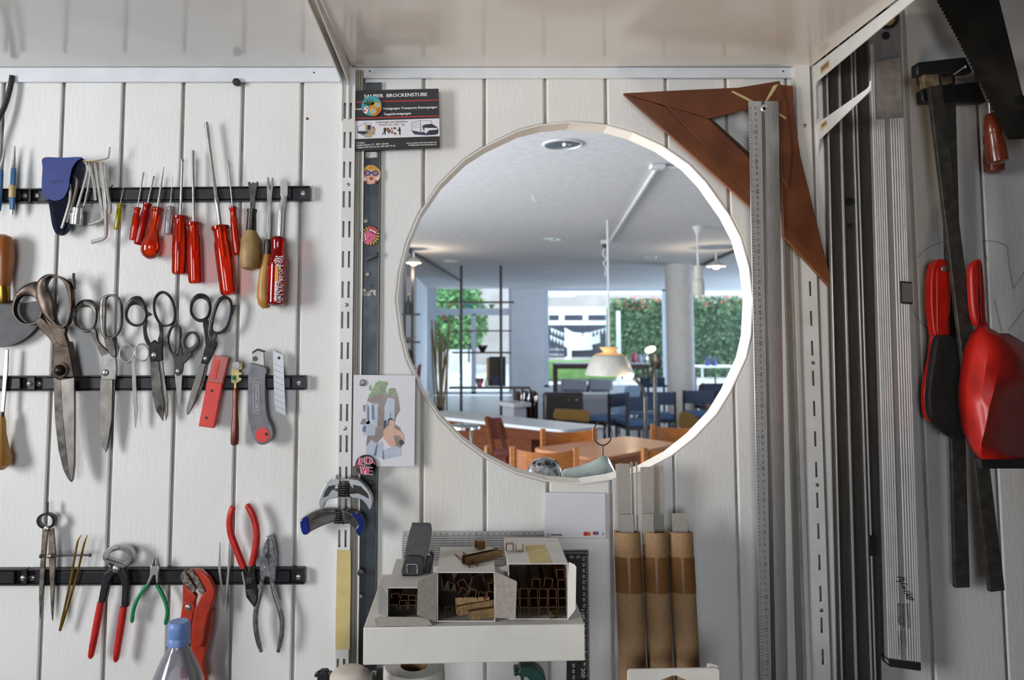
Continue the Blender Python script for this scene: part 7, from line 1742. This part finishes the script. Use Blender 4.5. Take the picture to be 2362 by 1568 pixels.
# brown rack with chrome tubes, white footstool, black sofa
c0, c1 = at(*y3((1245, 510))[0], 9.0), at(*y3((1560, 150))[0], 9.0)
root = thing('record_crate', 'dark brown slatted crate with chrome tubes beside the black sofa', 'crate', ((c0.x + c1.x) / 2, c0.y, ZF))
for k in range(6): x = c0.x + (c1.x - c0.x) * k / 5; MB().box((x - .012, c0.y, ZF + .25), (x + .012, c0.y + .4, c1.z - .02 * (k % 2))).build('slat', M['shelf_brown'], root)
MB().box((c0.x, c0.y, ZF), (c1.x, c0.y + .4, c0.z + .20)).build('body', M['shelf_brown'], root)
for k, (x, y, yb_) in enumerate(((1330, 190, 360), (1428, 240, 360), (1445, 180, 300), (1530, 220, 360), (1560, 210, 300), (1370, 170, 300))):
    MB().tube([at(*y3((x, y))[0], 8.95), at(*y3((x - 10, yb_))[0], 8.95)], .009, 10).build('chrome_tube', M['chrome'], root)
c = at(1188, 940, 8.6); root = thing('footstool', 'small white footstool left of the brown crate', 'stool', (c.x, c.y, ZF))
MB().box((c.x - .13, c.y - .1, c.z + .01), (c.x + .12, c.y + .25, c.z + .06), .5).build('top', M['table_white'], root, bevel=.01); MB().box((c.x - .09, c.y - .05, ZF), (c.x + .08, c.y + .2, c.z + .01), .5).build('body', M['sofa_grey'], root)
a, b = at(*y4((25, 1010))[0], 8.4), at(*y4((548, 705))[0], 8.4)
root = thing('black_sofa', 'black leather sofa with buttoned back seen from behind', 'sofa', ((a.x + b.x) / 2, a.y, ZF))
MB().box((a.x, a.y, ZF + .15), (b.x, a.y + .14, b.z)).build('backrest', M['leather_black'], root, bevel=.03, segs=3); MB().box((a.x, a.y + .14, ZF + .15), (b.x, a.y + .75, ZF + .42)).build('seat', M['leather_black'], root, bevel=.03)
for k, x in enumerate((118, 235, 345, 450)): MB().disc(at(*y4((x, 795))[0], 8.395), .013, .005, 14).build('button', M['chrome'], root)
for x in (a.x + .04, b.x - .04): MB().tube([(x, a.y + .05, ZF), (x, a.y + .05, ZF + .16)], .016, 8).build('leg', M['chrome'], root)
# blue chairs
def blue_chair(label):
    r_ = thing('blue_chair', label, 'chair', (0, 0, 0), 'blue chairs with black frames')
    for sx in (-1, 1):
        MB().box((sx * .20 - .014, -.014, 0), (sx * .20 + .014, .014, .77)).build('back_leg', M['rack_black'], r_); MB().box((sx * .20 - .014, .36, 0), (sx * .20 + .014, .388, .42)).build('front_leg', M['rack_black'], r_)
    MB().box((-.19, -.03, .60), (.19, .012, .765)).build('backrest', M['navy_cloth'], r_, bevel=.01); MB().box((-.20, -.0, .41), (.20, .40, .475)).build('seat', M['blue_cloth'], r_, bevel=.015)
    MB().box((-.2, -.01, .37), (.2, .39, .41)).build('seat_frame', M['rack_black'], r_)
    return r_
bc = blue_chair('blue chair turned sideways left of the curved black lamp'); place(bc, 1428, 9.4, .75)
GB = 'blue chairs with black frames'
for lb, px, dist, rz in (('blue chair nearest the lamp poles, seen from behind', 1483, 8.9, .15), ('blue chair touching the left side of the column', 1521, 9.6, -.05), ('blue chair far behind the lamp poles', 1506, 12.6, .1), ('blue chair just right of the column', 1614, 9.8, -.2), ('blue chair at the right rim of the opening, behind the others', 1652, 11.2, .1)):
    c = at(px, 950, dist); dup(bc, (c.x, c.y, ZF), rz, lb, GB)
c = at(1462, 950, 11.2); root = thing('armchair', 'pale blue armchair leaning back beyond the blue chairs', 'armchair', (c.x, c.y, ZF))
fr_ = [at(x, y, 11.2) for x, y in y4((1085, 640), (1120, 612), (1270, 620), (1285, 660), (1230, 960), (1040, 960))]
MB().ext(fr_, [p_ + Vector((0, .10, 0)) for p_ in fr_]).build('backrest', M['blue_pale'], root, bevel=.02); MB().box((c.x - .25, c.y + .1, ZF + .28), (c.x + .22, c.y + .6, ZF + .45)).build('seat', M['blue_pale'], root, bevel=.03)
for sx in (-.2, .18): MB().tube([(c.x + sx, c.y + .12, ZF), (c.x + sx, c.y + .12, ZF + .3)], .015, 8).build('leg', M['rack_black'], root)
# bench and red chair right of the column
a, b = at(1613, 915, 12.2), at(1668, 899, 12.2)
root = thing('blue_bench', 'blue upholstered bench right of the column', 'bench', ((a.x + b.x) / 2, a.y, ZF)); MB().box((a.x, a.y, a.z), (b.x + .2, a.y + .1, b.z)).build('backrest', M['blue_cloth'], root, bevel=.02); MB().box((a.x, a.y - .4, ZF + .2), (b.x + .2, a.y, ZF + .42)).build('seat', M['blue_cloth'], root, bevel=.02)
fr_ = [at(x, y, 12.8) for x, y in y5((955, 720), (985, 600), (1030, 585), (1130, 590), (1165, 640), (1160, 720))]; c = at(1630, 900, 12.8)
root = thing('red_chair', 'dark red chair back behind the blue bench', 'chair', (c.x, c.y, ZF)); MB().ext(fr_, [p_ + Vector((0, .08, 0)) for p_ in fr_]).build('backrest', M['darkred_cloth'], root, bevel=.015)
MB().box((c.x - .2, c.y + .08, ZF + .38), (c.x + .2, c.y + .5, ZF + .46)).build('seat', M['darkred_cloth'], root)
for sx in (-.17, .17): MB().tube([(c.x + sx, c.y + .05, ZF), (c.x + sx, c.y + .05, ZF + .75)], .014, 8).build('leg', M['rack_black'], root)
a = at(1632, 920, 10.4); root = thing('side_table', 'small wooden side table at the right rim of the opening', 'table', (a.x + .15, a.y, ZF))
MB().box((a.x, a.y, a.z - .03), (a.x + .5, a.y + .4, a.z)).build('table_top', M['beech'], root)
for sx in (.03, .45): MB().box((a.x + sx - .02, a.y + .03, ZF), (a.x + sx + .02, a.y + .07, a.z - .03)).build('leg', M['beech'], root)
# things by the shop window
a, b = at(1281, 837, 16.4), at(1497, 837, 16.4)
root = thing('console_table', 'long dark brown table standing in front of the shop window', 'table', ((a.x + b.x) / 2, a.y, ZF))
MB().box((a.x, a.y, a.z - .03), (b.x, a.y + .5, a.z)).build('table_top', M['table_white'], root); MB().box((a.x, a.y + .01, a.z - .13), (b.x, a.y + .03, a.z - .03)).build('apron', M['shelf_brown'], root)
for x in (a.x, b.x - .05):
    for y in (a.y, a.y + .45): MB().box((x, y, ZF), (x + .05, y + .05, a.z - .03)).build('leg', M['shelf_brown'], root)
rb = random.Random(8)
for k, (m_, lb) in enumerate((('p_tan', 'tan vase on the long table by the window'), ('p_green', 'pale green vase on the long table by the window'), ('p_pink', 'pink flower pot on the long table by the window'), ('p_ice', 'pale blue jar on the long table by the window'), ('chrome', 'shiny metal pot on the long table by the window'))):
    c = at(1436 + 13.5 * k, 836, 16.6); h = (.16, .13, .22, .18, .2)[k]; MB().lathe(c, [(.04, 0), (.056, h * .35), (.045, h * .8), (.025, h)], 18).build('vase', M[m_], None, lb, 'vase', 'vases on the window table')
for lb, x0, x1 in (('pale grey low sofa on the left by the shop window', 257, 585), ('pale grey low sofa on the right by the shop window', 612, 920)):
    a, b = at(*y4((x0, 672))[0], 15.2), at(*y4((x1, 532))[0], 15.2); root = thing('low_sofa', lb, 'sofa', ((a.x + b.x) / 2, a.y, ZF), 'pale grey low sofas')
    MB().box((a.x, a.y, a.z), (b.x, a.y + .18, b.z)).build('backrest', M['sofa_grey'], root, bevel=.03); MB().box((a.x, a.y + .18, ZF + .2), (b.x, a.y + .8, ZF + .42)).build('seat', M['sofa_grey'], root, bevel=.03)
    for x in (a.x + .04, b.x - .04): MB().tube([(x, a.y + .08, ZF), (x, a.y + .08, a.z + .02)], .015, 8).build('leg', M['chrome'], root)
a, b = at(*y4((552, 950))[0], 13.6), at(*y4((902, 722))[0], 13.6)
root = thing('sideboard', 'low white sideboard with a small handle behind the black sofa', 'sideboard', ((a.x + b.x) / 2, a.y, ZF)); MB().box((a.x, a.y, ZF + .03), (b.x, a.y + .45, b.z - .08)).build('body', M['sofa_grey'], root); MB().box((a.x - .01, a.y - .01, b.z - .08), (b.x + .01, a.y + .46, b.z)).build('top', M['table_white'], root)
MB().tube([at(*y4((840, 860))[0], 13.57), at(*y4((885, 860))[0], 13.57)], .012, 8).build('handle', M['chrome'], root)

# ------------------------------------------------------------------ on the sill behind the opening
st_box('trim_2', (HC.x - .28, T_WALL + .001, W(1256, 1136, -.11).z - .02), (HC.x + .22, .26, W(1256, 1136, -.11).z), 'lining', 'white sill board behind the opening')
zs = W(1256, 1136, -.11).z
c = at(1256, 1097, 1.30); R = 40 * 1.30 / F
root = thing('ceramic_ball', 'speckled ceramic ball with holes lying behind the lower rim', 'ornament', (c.x, c.y, zs))
cc = Vector((c.x, c.y, zs + R * .98))
prof = [(max(.0004, R * sin(pi * k / 22)), -R * cos(pi * k / 22)) for k in range(23)]
MB().lathe(cc, prof, 40).build('shell', M['ceramic'], root)
mk('hole_dark', '141312', 0.8, col2='0f0e0d', scale=60)
for az, el in ((-2.55, .82), (-2.05, .78), (-1.45, .84), (-.85, .72), (0.2, .8), (1.6, .8)):
    n_ = Vector((cos(az) * cos(el), sin(az) * cos(el), sin(el))); a = n_.cross(Vector((0, 0, 1))).normalized(); b = n_.cross(a)
    rr_ = R * .16; q0 = cc + n_ * (R * .985)
    MB().tube([q0 + n_ * R * .02 + a * rr_ * cos(t) + b * rr_ * sin(t) for t in [2 * pi * k / 16 for k in range(16)]], R * .035, 6, closed=True, ref=n_).build('hole_rim', M['ceramic'], root)
    MB().add([q0 + n_ * R * .012 + a * rr_ * cos(t) + b * rr_ * sin(t) for t in [2 * pi * k / 16 for k in range(16)]], [tuple(range(16))]).build('hole', M['hole_dark'], root)
up_ = y6((940, 832), (1120, 805), (1300, 772), (1450, 730), (1600, 668), (1740, 600), (1850, 530), (1905, 508), (1955, 530), (2000, 620), (2060, 740), (2130, 890)); lw_ = y6((940, 1130), (1120, 1130), (1300, 1130), (1450, 1130), (1600, 1130), (1740, 1130), (1850, 1125), (1905, 1120), (1955, 1110), (2000, 1100), (2060, 1085), (2130, 1070))
root = thing('glazed_dish', 'curved blue-grey glazed dish behind the lower rim of the opening', 'dish', (W(1360, 1100, -.1).x, .1, zs))
n = len(up_); dpt = lambda k: -.075 - .03 * (k / n)
fr_ = []; 
vs = [W(x, y, dpt(k)) for k, (x, y) in enumerate(up_)] + [W((x + X_[0]) / 2, (y + X_[1]) / 2, dpt(k) + .018) for k, ((x, y), X_) in enumerate(zip(up_, lw_))] + [Vector((W(x, y, dpt(k)).x, W(x, y, dpt(k)).y, zs + .0005)) for k, (x, y) in enumerate(lw_)]
mb = MB().add(vs, [(r_ * n + k, r_ * n + k + 1, (r_ + 1) * n + k + 1, (r_ + 1) * n + k) for r_ in range(2) for k in range(n - 1)])
o = mb.build('body', M['glaze_blue'], root, ang=60, sub=1); s_ = o.modifiers.new('skin', 'SOLIDIFY'); s_.thickness = .003; s_.offset = 1
c = W(1390, 999, -.16); q_ = 1.35 / F
root = thing('wire_ring_stand', 'thin dark wire ring on a stem behind the glazed dish', 'stand', (c.x, c.y, zs))
MB().tube([c + Vector((21 * q_ * cos(t), 0, 27 * q_ * sin(t))) for t in [2 * pi * k / 36 for k in range(36)]], .0012, 8, closed=True).build('ring', M['rack_black'], root)
MB().tube([c + Vector((0, 0, -27 * q_)), Vector((c.x, c.y, zs + .003))], .0012, 8).build('stem', M['rack_black'], root); MB().lathe((c.x, c.y, zs), [(.016, 0), (.016, .003), (.002, .004)], 20).build('foot', M['rack_black'], root)
MB().tube([c + Vector((.010, .001, .018)), c + Vector((.002, .001, -.004))], .0007, 6).build('hook', M['rack_black'], root)

# ================================================================== THE STREET
mk('pavement', 'b9b6b0', 0.9, col2='aca9a3', scale=2)
mk('facade', 'b5aca6', 0.9, col2='a89e97', scale=1.5)
mk('kiosk_white', 'f0f0ee', 0.6, col2='e8e8e6', scale=4)
mk('kiosk_dark', '4a4a54', 0.8, col2='404049', scale=4)
mk('leaf', '5f7d4c', 0.6, col2='3d5a34', scale=3, col3='93a878', scale3=2)
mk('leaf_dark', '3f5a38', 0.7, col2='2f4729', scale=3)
mk('tree_leaf', '749a5a', 0.6, col2='477a45', scale=2, col3='a5c476', scale3=2)
mk('grass_green', '6d8c48', 0.9, col2='56783a', scale=8)
mk('flower_red', 'c23a3a', 0.6, col2='d05a5a', scale=8)
st_box('ground', (-40, YF + .2, ZF - .3), (60, 60, ZF - .02), 'pavement', 'pale pavement of the street outside')
def leaves(mb, n, box, size, rg):
    for _ in range(n):
        c = Vector([rg.uniform(a, b) for a, b in box]); a = Vector((rg.uniform(-1, 1), rg.uniform(-1, 1), rg.uniform(-1, 1))).normalized(); b = a.cross(Vector((rg.uniform(-1, 1), rg.uniform(-1, 1), rg.uniform(-1, 1)))).normalized(); s_ = size * rg.uniform(.6, 1.3)
        mb.add([c - a * s_, c - b * s_ * .5, c + a * s_, c + b * s_ * .5], [(0, 1, 2, 3)])
    return mb
def hedge(label, x0, x1, dist, ztop, n, seed):
    rg = random.Random(seed); y0 = dist - D
    root = thing('hedge', label, 'hedge', ((x0 + x1) / 2, y0, ZF))
    mb = MB(); nx, nz = 16, 8; vs = []
    for j in range(nz + 1):
        for i in range(nx + 1): vs.append((x0 + (x1 - x0) * i / nx, y0 + .25 + rg.uniform(-.12, .12), ZF + (ztop - ZF) * j / nz + (rg.uniform(-.15, .1) if j == nz else 0)))
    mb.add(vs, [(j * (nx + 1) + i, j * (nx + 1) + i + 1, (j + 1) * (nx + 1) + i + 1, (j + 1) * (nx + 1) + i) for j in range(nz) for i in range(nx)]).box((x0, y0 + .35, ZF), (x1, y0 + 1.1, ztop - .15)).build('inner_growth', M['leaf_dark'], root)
    leaves(MB(), n, ((x0 - .05, x1 + .1), (y0 - .12, y0 + .25), (ZF, ztop + .12)), .085, rg).build('foliage', M['leaf'], root)['kind'] = 'stuff'
    fl = MB(); leaves(fl, 40, ((x0, x1), (y0 - .2, y0 - .1), (ztop - .25, ztop + .2)), .07, rg); fl.build('flowers', M['flower_red'], root)['kind'] = 'stuff'
hedge('green hedge with red flowers left of the column, across the street', at(1412, 700, 25).x, at(1535, 700, 25).x, 25, at(1412, 697, 25).z, 3600, 1)
hedge('green hedge right of the column, across the street', at(1540, 700, 25.5).x, at(1790, 700, 25.5).x, 25.5, at(1412, 692, 25.5).z, 5200, 2)
def tree(label, px, py, dist, rx, rz, n, seed):
    c = at(px, py, dist); rg = random.Random(seed); root = thing('street_tree', label, 'tree', (c.x, c.y, ZF), 'trees outside the shop door')
    MB().tube([(c.x, c.y, ZF), (c.x + .1, c.y, ZF + 1.2), (c.x, c.y, c.z)], [.16, .12, .08], 10).build('trunk', M['shelf_brown'], root)
    mb = MB()
    for _ in range(n):
        a = Vector((rg.gauss(0, 1), rg.gauss(0, 1), rg.gauss(0, 1))).normalized() * rg.uniform(.55, 1)
        p_ = c + Vector((a.x * rx, a.y * rx, a.z * rz)); u = Vector((rg.uniform(-1, 1), rg.uniform(-1, 1), rg.uniform(-1, 1))).normalized(); w_ = u.cross(Vector((rg.uniform(-1, 1), .3, rg.uniform(-1, 1)))).normalized(); s_ = rg.uniform(.08, .2)
        mb.add([p_ - u * s_, p_ - w_ * s_ * .5, p_ + u * s_, p_ + w_ * s_ * .5], [(0, 1, 2, 3)])
    mb.build('crown', M['tree_leaf'], root)['kind'] = 'stuff'
tree('leafy tree seen through the left door pane', 1050, 735, 29, 1.35, 1.5, 2600, 5)
tree('pale green tree seen through the transom', 1030, 672, 32, 1.5, 1.1, 1600, 6)
st_box('facade', (at(900, 700, 36).x, 36 - D, ZF), (40, 36.4 - D, 7), 'facade', 'beige house front across the street')
# white fence outside the door
a, b = at(1028, 877, 22), at(1092, 806, 22); root = thing('street_fence', 'white slatted fence outside the shop door', 'fence', ((a.x + b.x) / 2, a.y, ZF))
for k in range(12): x = a.x + (b.x - a.x) * k / 11; MB().box((x - .025, a.y, ZF), (x + .025, a.y + .03, b.z)).build('slat', M['kiosk_white'], root)
MB().box((a.x, a.y + .03, b.z - .15), (b.x, a.y + .06, b.z - .08)).build('rail', M['kiosk_white'], root); MB().box((a.x, a.y + .03, a.z), (b.x, a.y + .06, a.z + .08)).build('rail', M['kiosk_white'], root)
# white market stall with bunting
ds = 27.5; f2 = lambda x, y: at(*y2((x, y))[0], ds)
root = thing('market_stall', 'white timber stall with bunting across the street', 'stall', (f2(1000, 900).x, f2(1000, 900).y, ZF))
def sbox(nm, x0, y0, x1, y1, m_, dep=.12, off=0.0):
    a, b = f2(x0, y1), f2(x1, y0); return MB().box((a.x, a.y - off, a.z), (b.x, a.y + dep - off, b.z)).build(nm, M[m_], root)
sbox('back_wall', 560, 400, 1500, 1120, 'kiosk_dark', .1, -.9); sbox('top_beam', 560, 410, 1490, 520, 'kiosk_white'); sbox('second_beam', 560, 598, 1490, 660, 'kiosk_white')
for x0, x1, y0_ in ((585, 640, 520), (785, 855, 520), (1118, 1185, 520)): sbox('short_post', x0, y0_, x1, 600, 'kiosk_white')
sbox('post', 585, 600, 632, 840, 'kiosk_white'); sbox('post', 1445, 520, 1490, 1000, 'kiosk_white')
fr_ = [f2(*p_) for p_ in ((850, 700), (960, 760), (1080, 770), (1105, 850), (1110, 770), (1180, 760), (1240, 830), (1330, 780), (1335, 905), (1220, 930), (1230, 1000), (1080, 1010), (940, 1010), (935, 1180), (850, 1180), (855, 1110), (890, 1090), (885, 980), (850, 960))]
MB().ext([p_ + Vector((0, -.3, 0)) for p_ in fr_], [p_ + Vector((0, -.15, 0)) for p_ in fr_]).build('awning_cloth', M['kiosk_white'], root)
for k in range(5):
    for (xa, ya, xb, yb_) in ((650, 700, 870, 790), (640, 800, 860, 900), (1190, 760, 1440, 690)):
        t0, t1 = k / 5, (k + .8) / 5; x0, y0_, x1, y1_ = xa + (xb - xa) * t0, ya + (yb_ - ya) * t0, xa + (xb - xa) * t1, ya + (yb_ - ya) * t1
        q3 = [f2(x0, y0_), f2(x1, y1_), f2((x0 + x1) / 2, (y0_ + y1_) / 2 + 75)]; MB().ext([p_ + Vector((0, -.4, 0)) for p_ in q3], [p_ + Vector((0, -.38, 0)) for p_ in q3]).build('pennant', M['kiosk_white'], root)
mb = MB()
for k, (x0, y0_, x1, h) in enumerate(((605, 1015, 880, 6.5), (600, 1085, 860, 5.5))):
    a, b = y2((x0, y0_), (x1, y0_)); worn_print(mb, a[0], a[1], b[0], b[1], h, D - ds + .12, 40 + k)
sbox('sign_board', 590, 960, 1280, 1100, 'kiosk_dark', .05, .05); mb.build('sign_lettering', M['kiosk_white'], root)
root = thing('canopy_edge', 'white canopy edge above the shop window outside', 'canopy', at(1500, 680, 20))
a, b = at(1257, 684, 20), at(1326, 671, 20); MB().box((a.x, a.y, a.z), (b.x, a.y + .4, b.z)).build('box', M['kiosk_white'], root); a, b = at(1326, 679, 20), at(1800, 669, 20); MB().box((a.x, a.y, a.z), (b.x, a.y + .3, b.z)).build('valance', M['kiosk_white'], root)
for px in (1230, 1815): c = at(px, 675, 20); MB().tube([(c.x, c.y, ZF), (c.x, c.y, c.z)], .05, 10).build('post', M['kiosk_white'], root)
a = at(1300, 675, 20); MB().box((at(1230, 675, 20).x, a.y + .05, a.z - .02), (at(1815, 675, 20).x, a.y + .1, a.z + .02)).build('crossbar', M['kiosk_white'], root)
# grass verge and street furniture
MB().box((at(1250, 850, 24).x, 23.5 - D, ZF - .02), (at(1415, 850, 24).x, 24.3 - D, at(1300, 830, 24).z)).build('grass_verge', M['grass_green'], None, 'overgrown green verge below the market stall', 'verge', bevel=.1)
c = at(1427, 800, 19.5); MB().tube([(c.x, c.y, ZF), (c.x, c.y, at(1427, 717, 19.5).z)], .055, 12).build('street_post', M['kiosk_white'], None, 'white post on the pavement in front of the hedge', 'post')
a, b = at(1618, 844, 19.6), at(1700, 844, 19.6); root = thing('street_table', 'white metal table on the pavement right of the column', 'table', ((a.x + b.x) / 2, a.y, ZF))
MB().box((a.x, a.y, a.z - .05), (b.x, a.y + .6, a.z)).build('table_top', M['kiosk_white'], root)
for x in (a.x + .05, b.x - .05): MB().tube([(x, a.y + .1, ZF), (x, a.y + .1, a.z)], .03, 8).build('leg', M['kiosk_white'], root)
for lb, px in (('left blue bottle on the white street table', 1632), ('right blue bottle on the white street table', 1648)):
    c = at(px, 843, 19.8); MB().lathe(c, [(.07, 0), (.08, .08), (.03, .17), (.03, .24)], 16).build('blue_bottle', M['blue_glaze'], None, lb, 'bottle', 'blue bottles outside')
# paper garland in the door transom
dg = 17.8
root = thing('paper_garland', 'string of coloured paper pennants across the shop door', 'garland', at(1088, 705, dg))
MB().tube([at(x, y, dg) for x, y in crv([(1001, 700), (1035, 703), (1088, 699), (1140, 702), (1178, 697)], 5)], .004, 6).build('string', M['conduit'], root)
MB().tube([at(x, y, dg) for x, y in crv([(1001, 724), (1025, 726), (1045, 727), (1092, 724)], 5)], .004, 6).build('string', M['conduit'], root)
for e in (1001, 1178): MB().tube([at(e, 699, dg), at(e, 699, 18.02)], .006, 6).build('fixing', M['conduit'], root)
for k, (x, y, w_, h, m_) in enumerate(((408, 345, 28, 50, 'p_green'), (500, 350, 60, 30, 'p_tan'), (600, 358, 40, 28, 'p_pink'), (665, 355, 60, 32, 'p_teal'), (780, 350, 70, 30, 'p_ice'), (885, 355, 60, 40, 'p_green'), (428, 465, 34, 60, 'p_pink'), (480, 475, 40, 80, 'p_green'))):
    x0, y0_ = y1((x - w_ / 2, y - h / 2))[0]; x1, y1_ = y1((x + w_ / 2, y + h / 2))[0]
    q3 = [at(x0, y0_, dg), at(x1, y0_, dg), at(x0 * .3 + x1 * .7, y1_, dg), at(x0 * .8 + x1 * .2, y1_, dg)]
    MB().ext(q3, [p_ + Vector((0, .004, 0)) for p_ in q3]).build('pennant', M[m_], root)
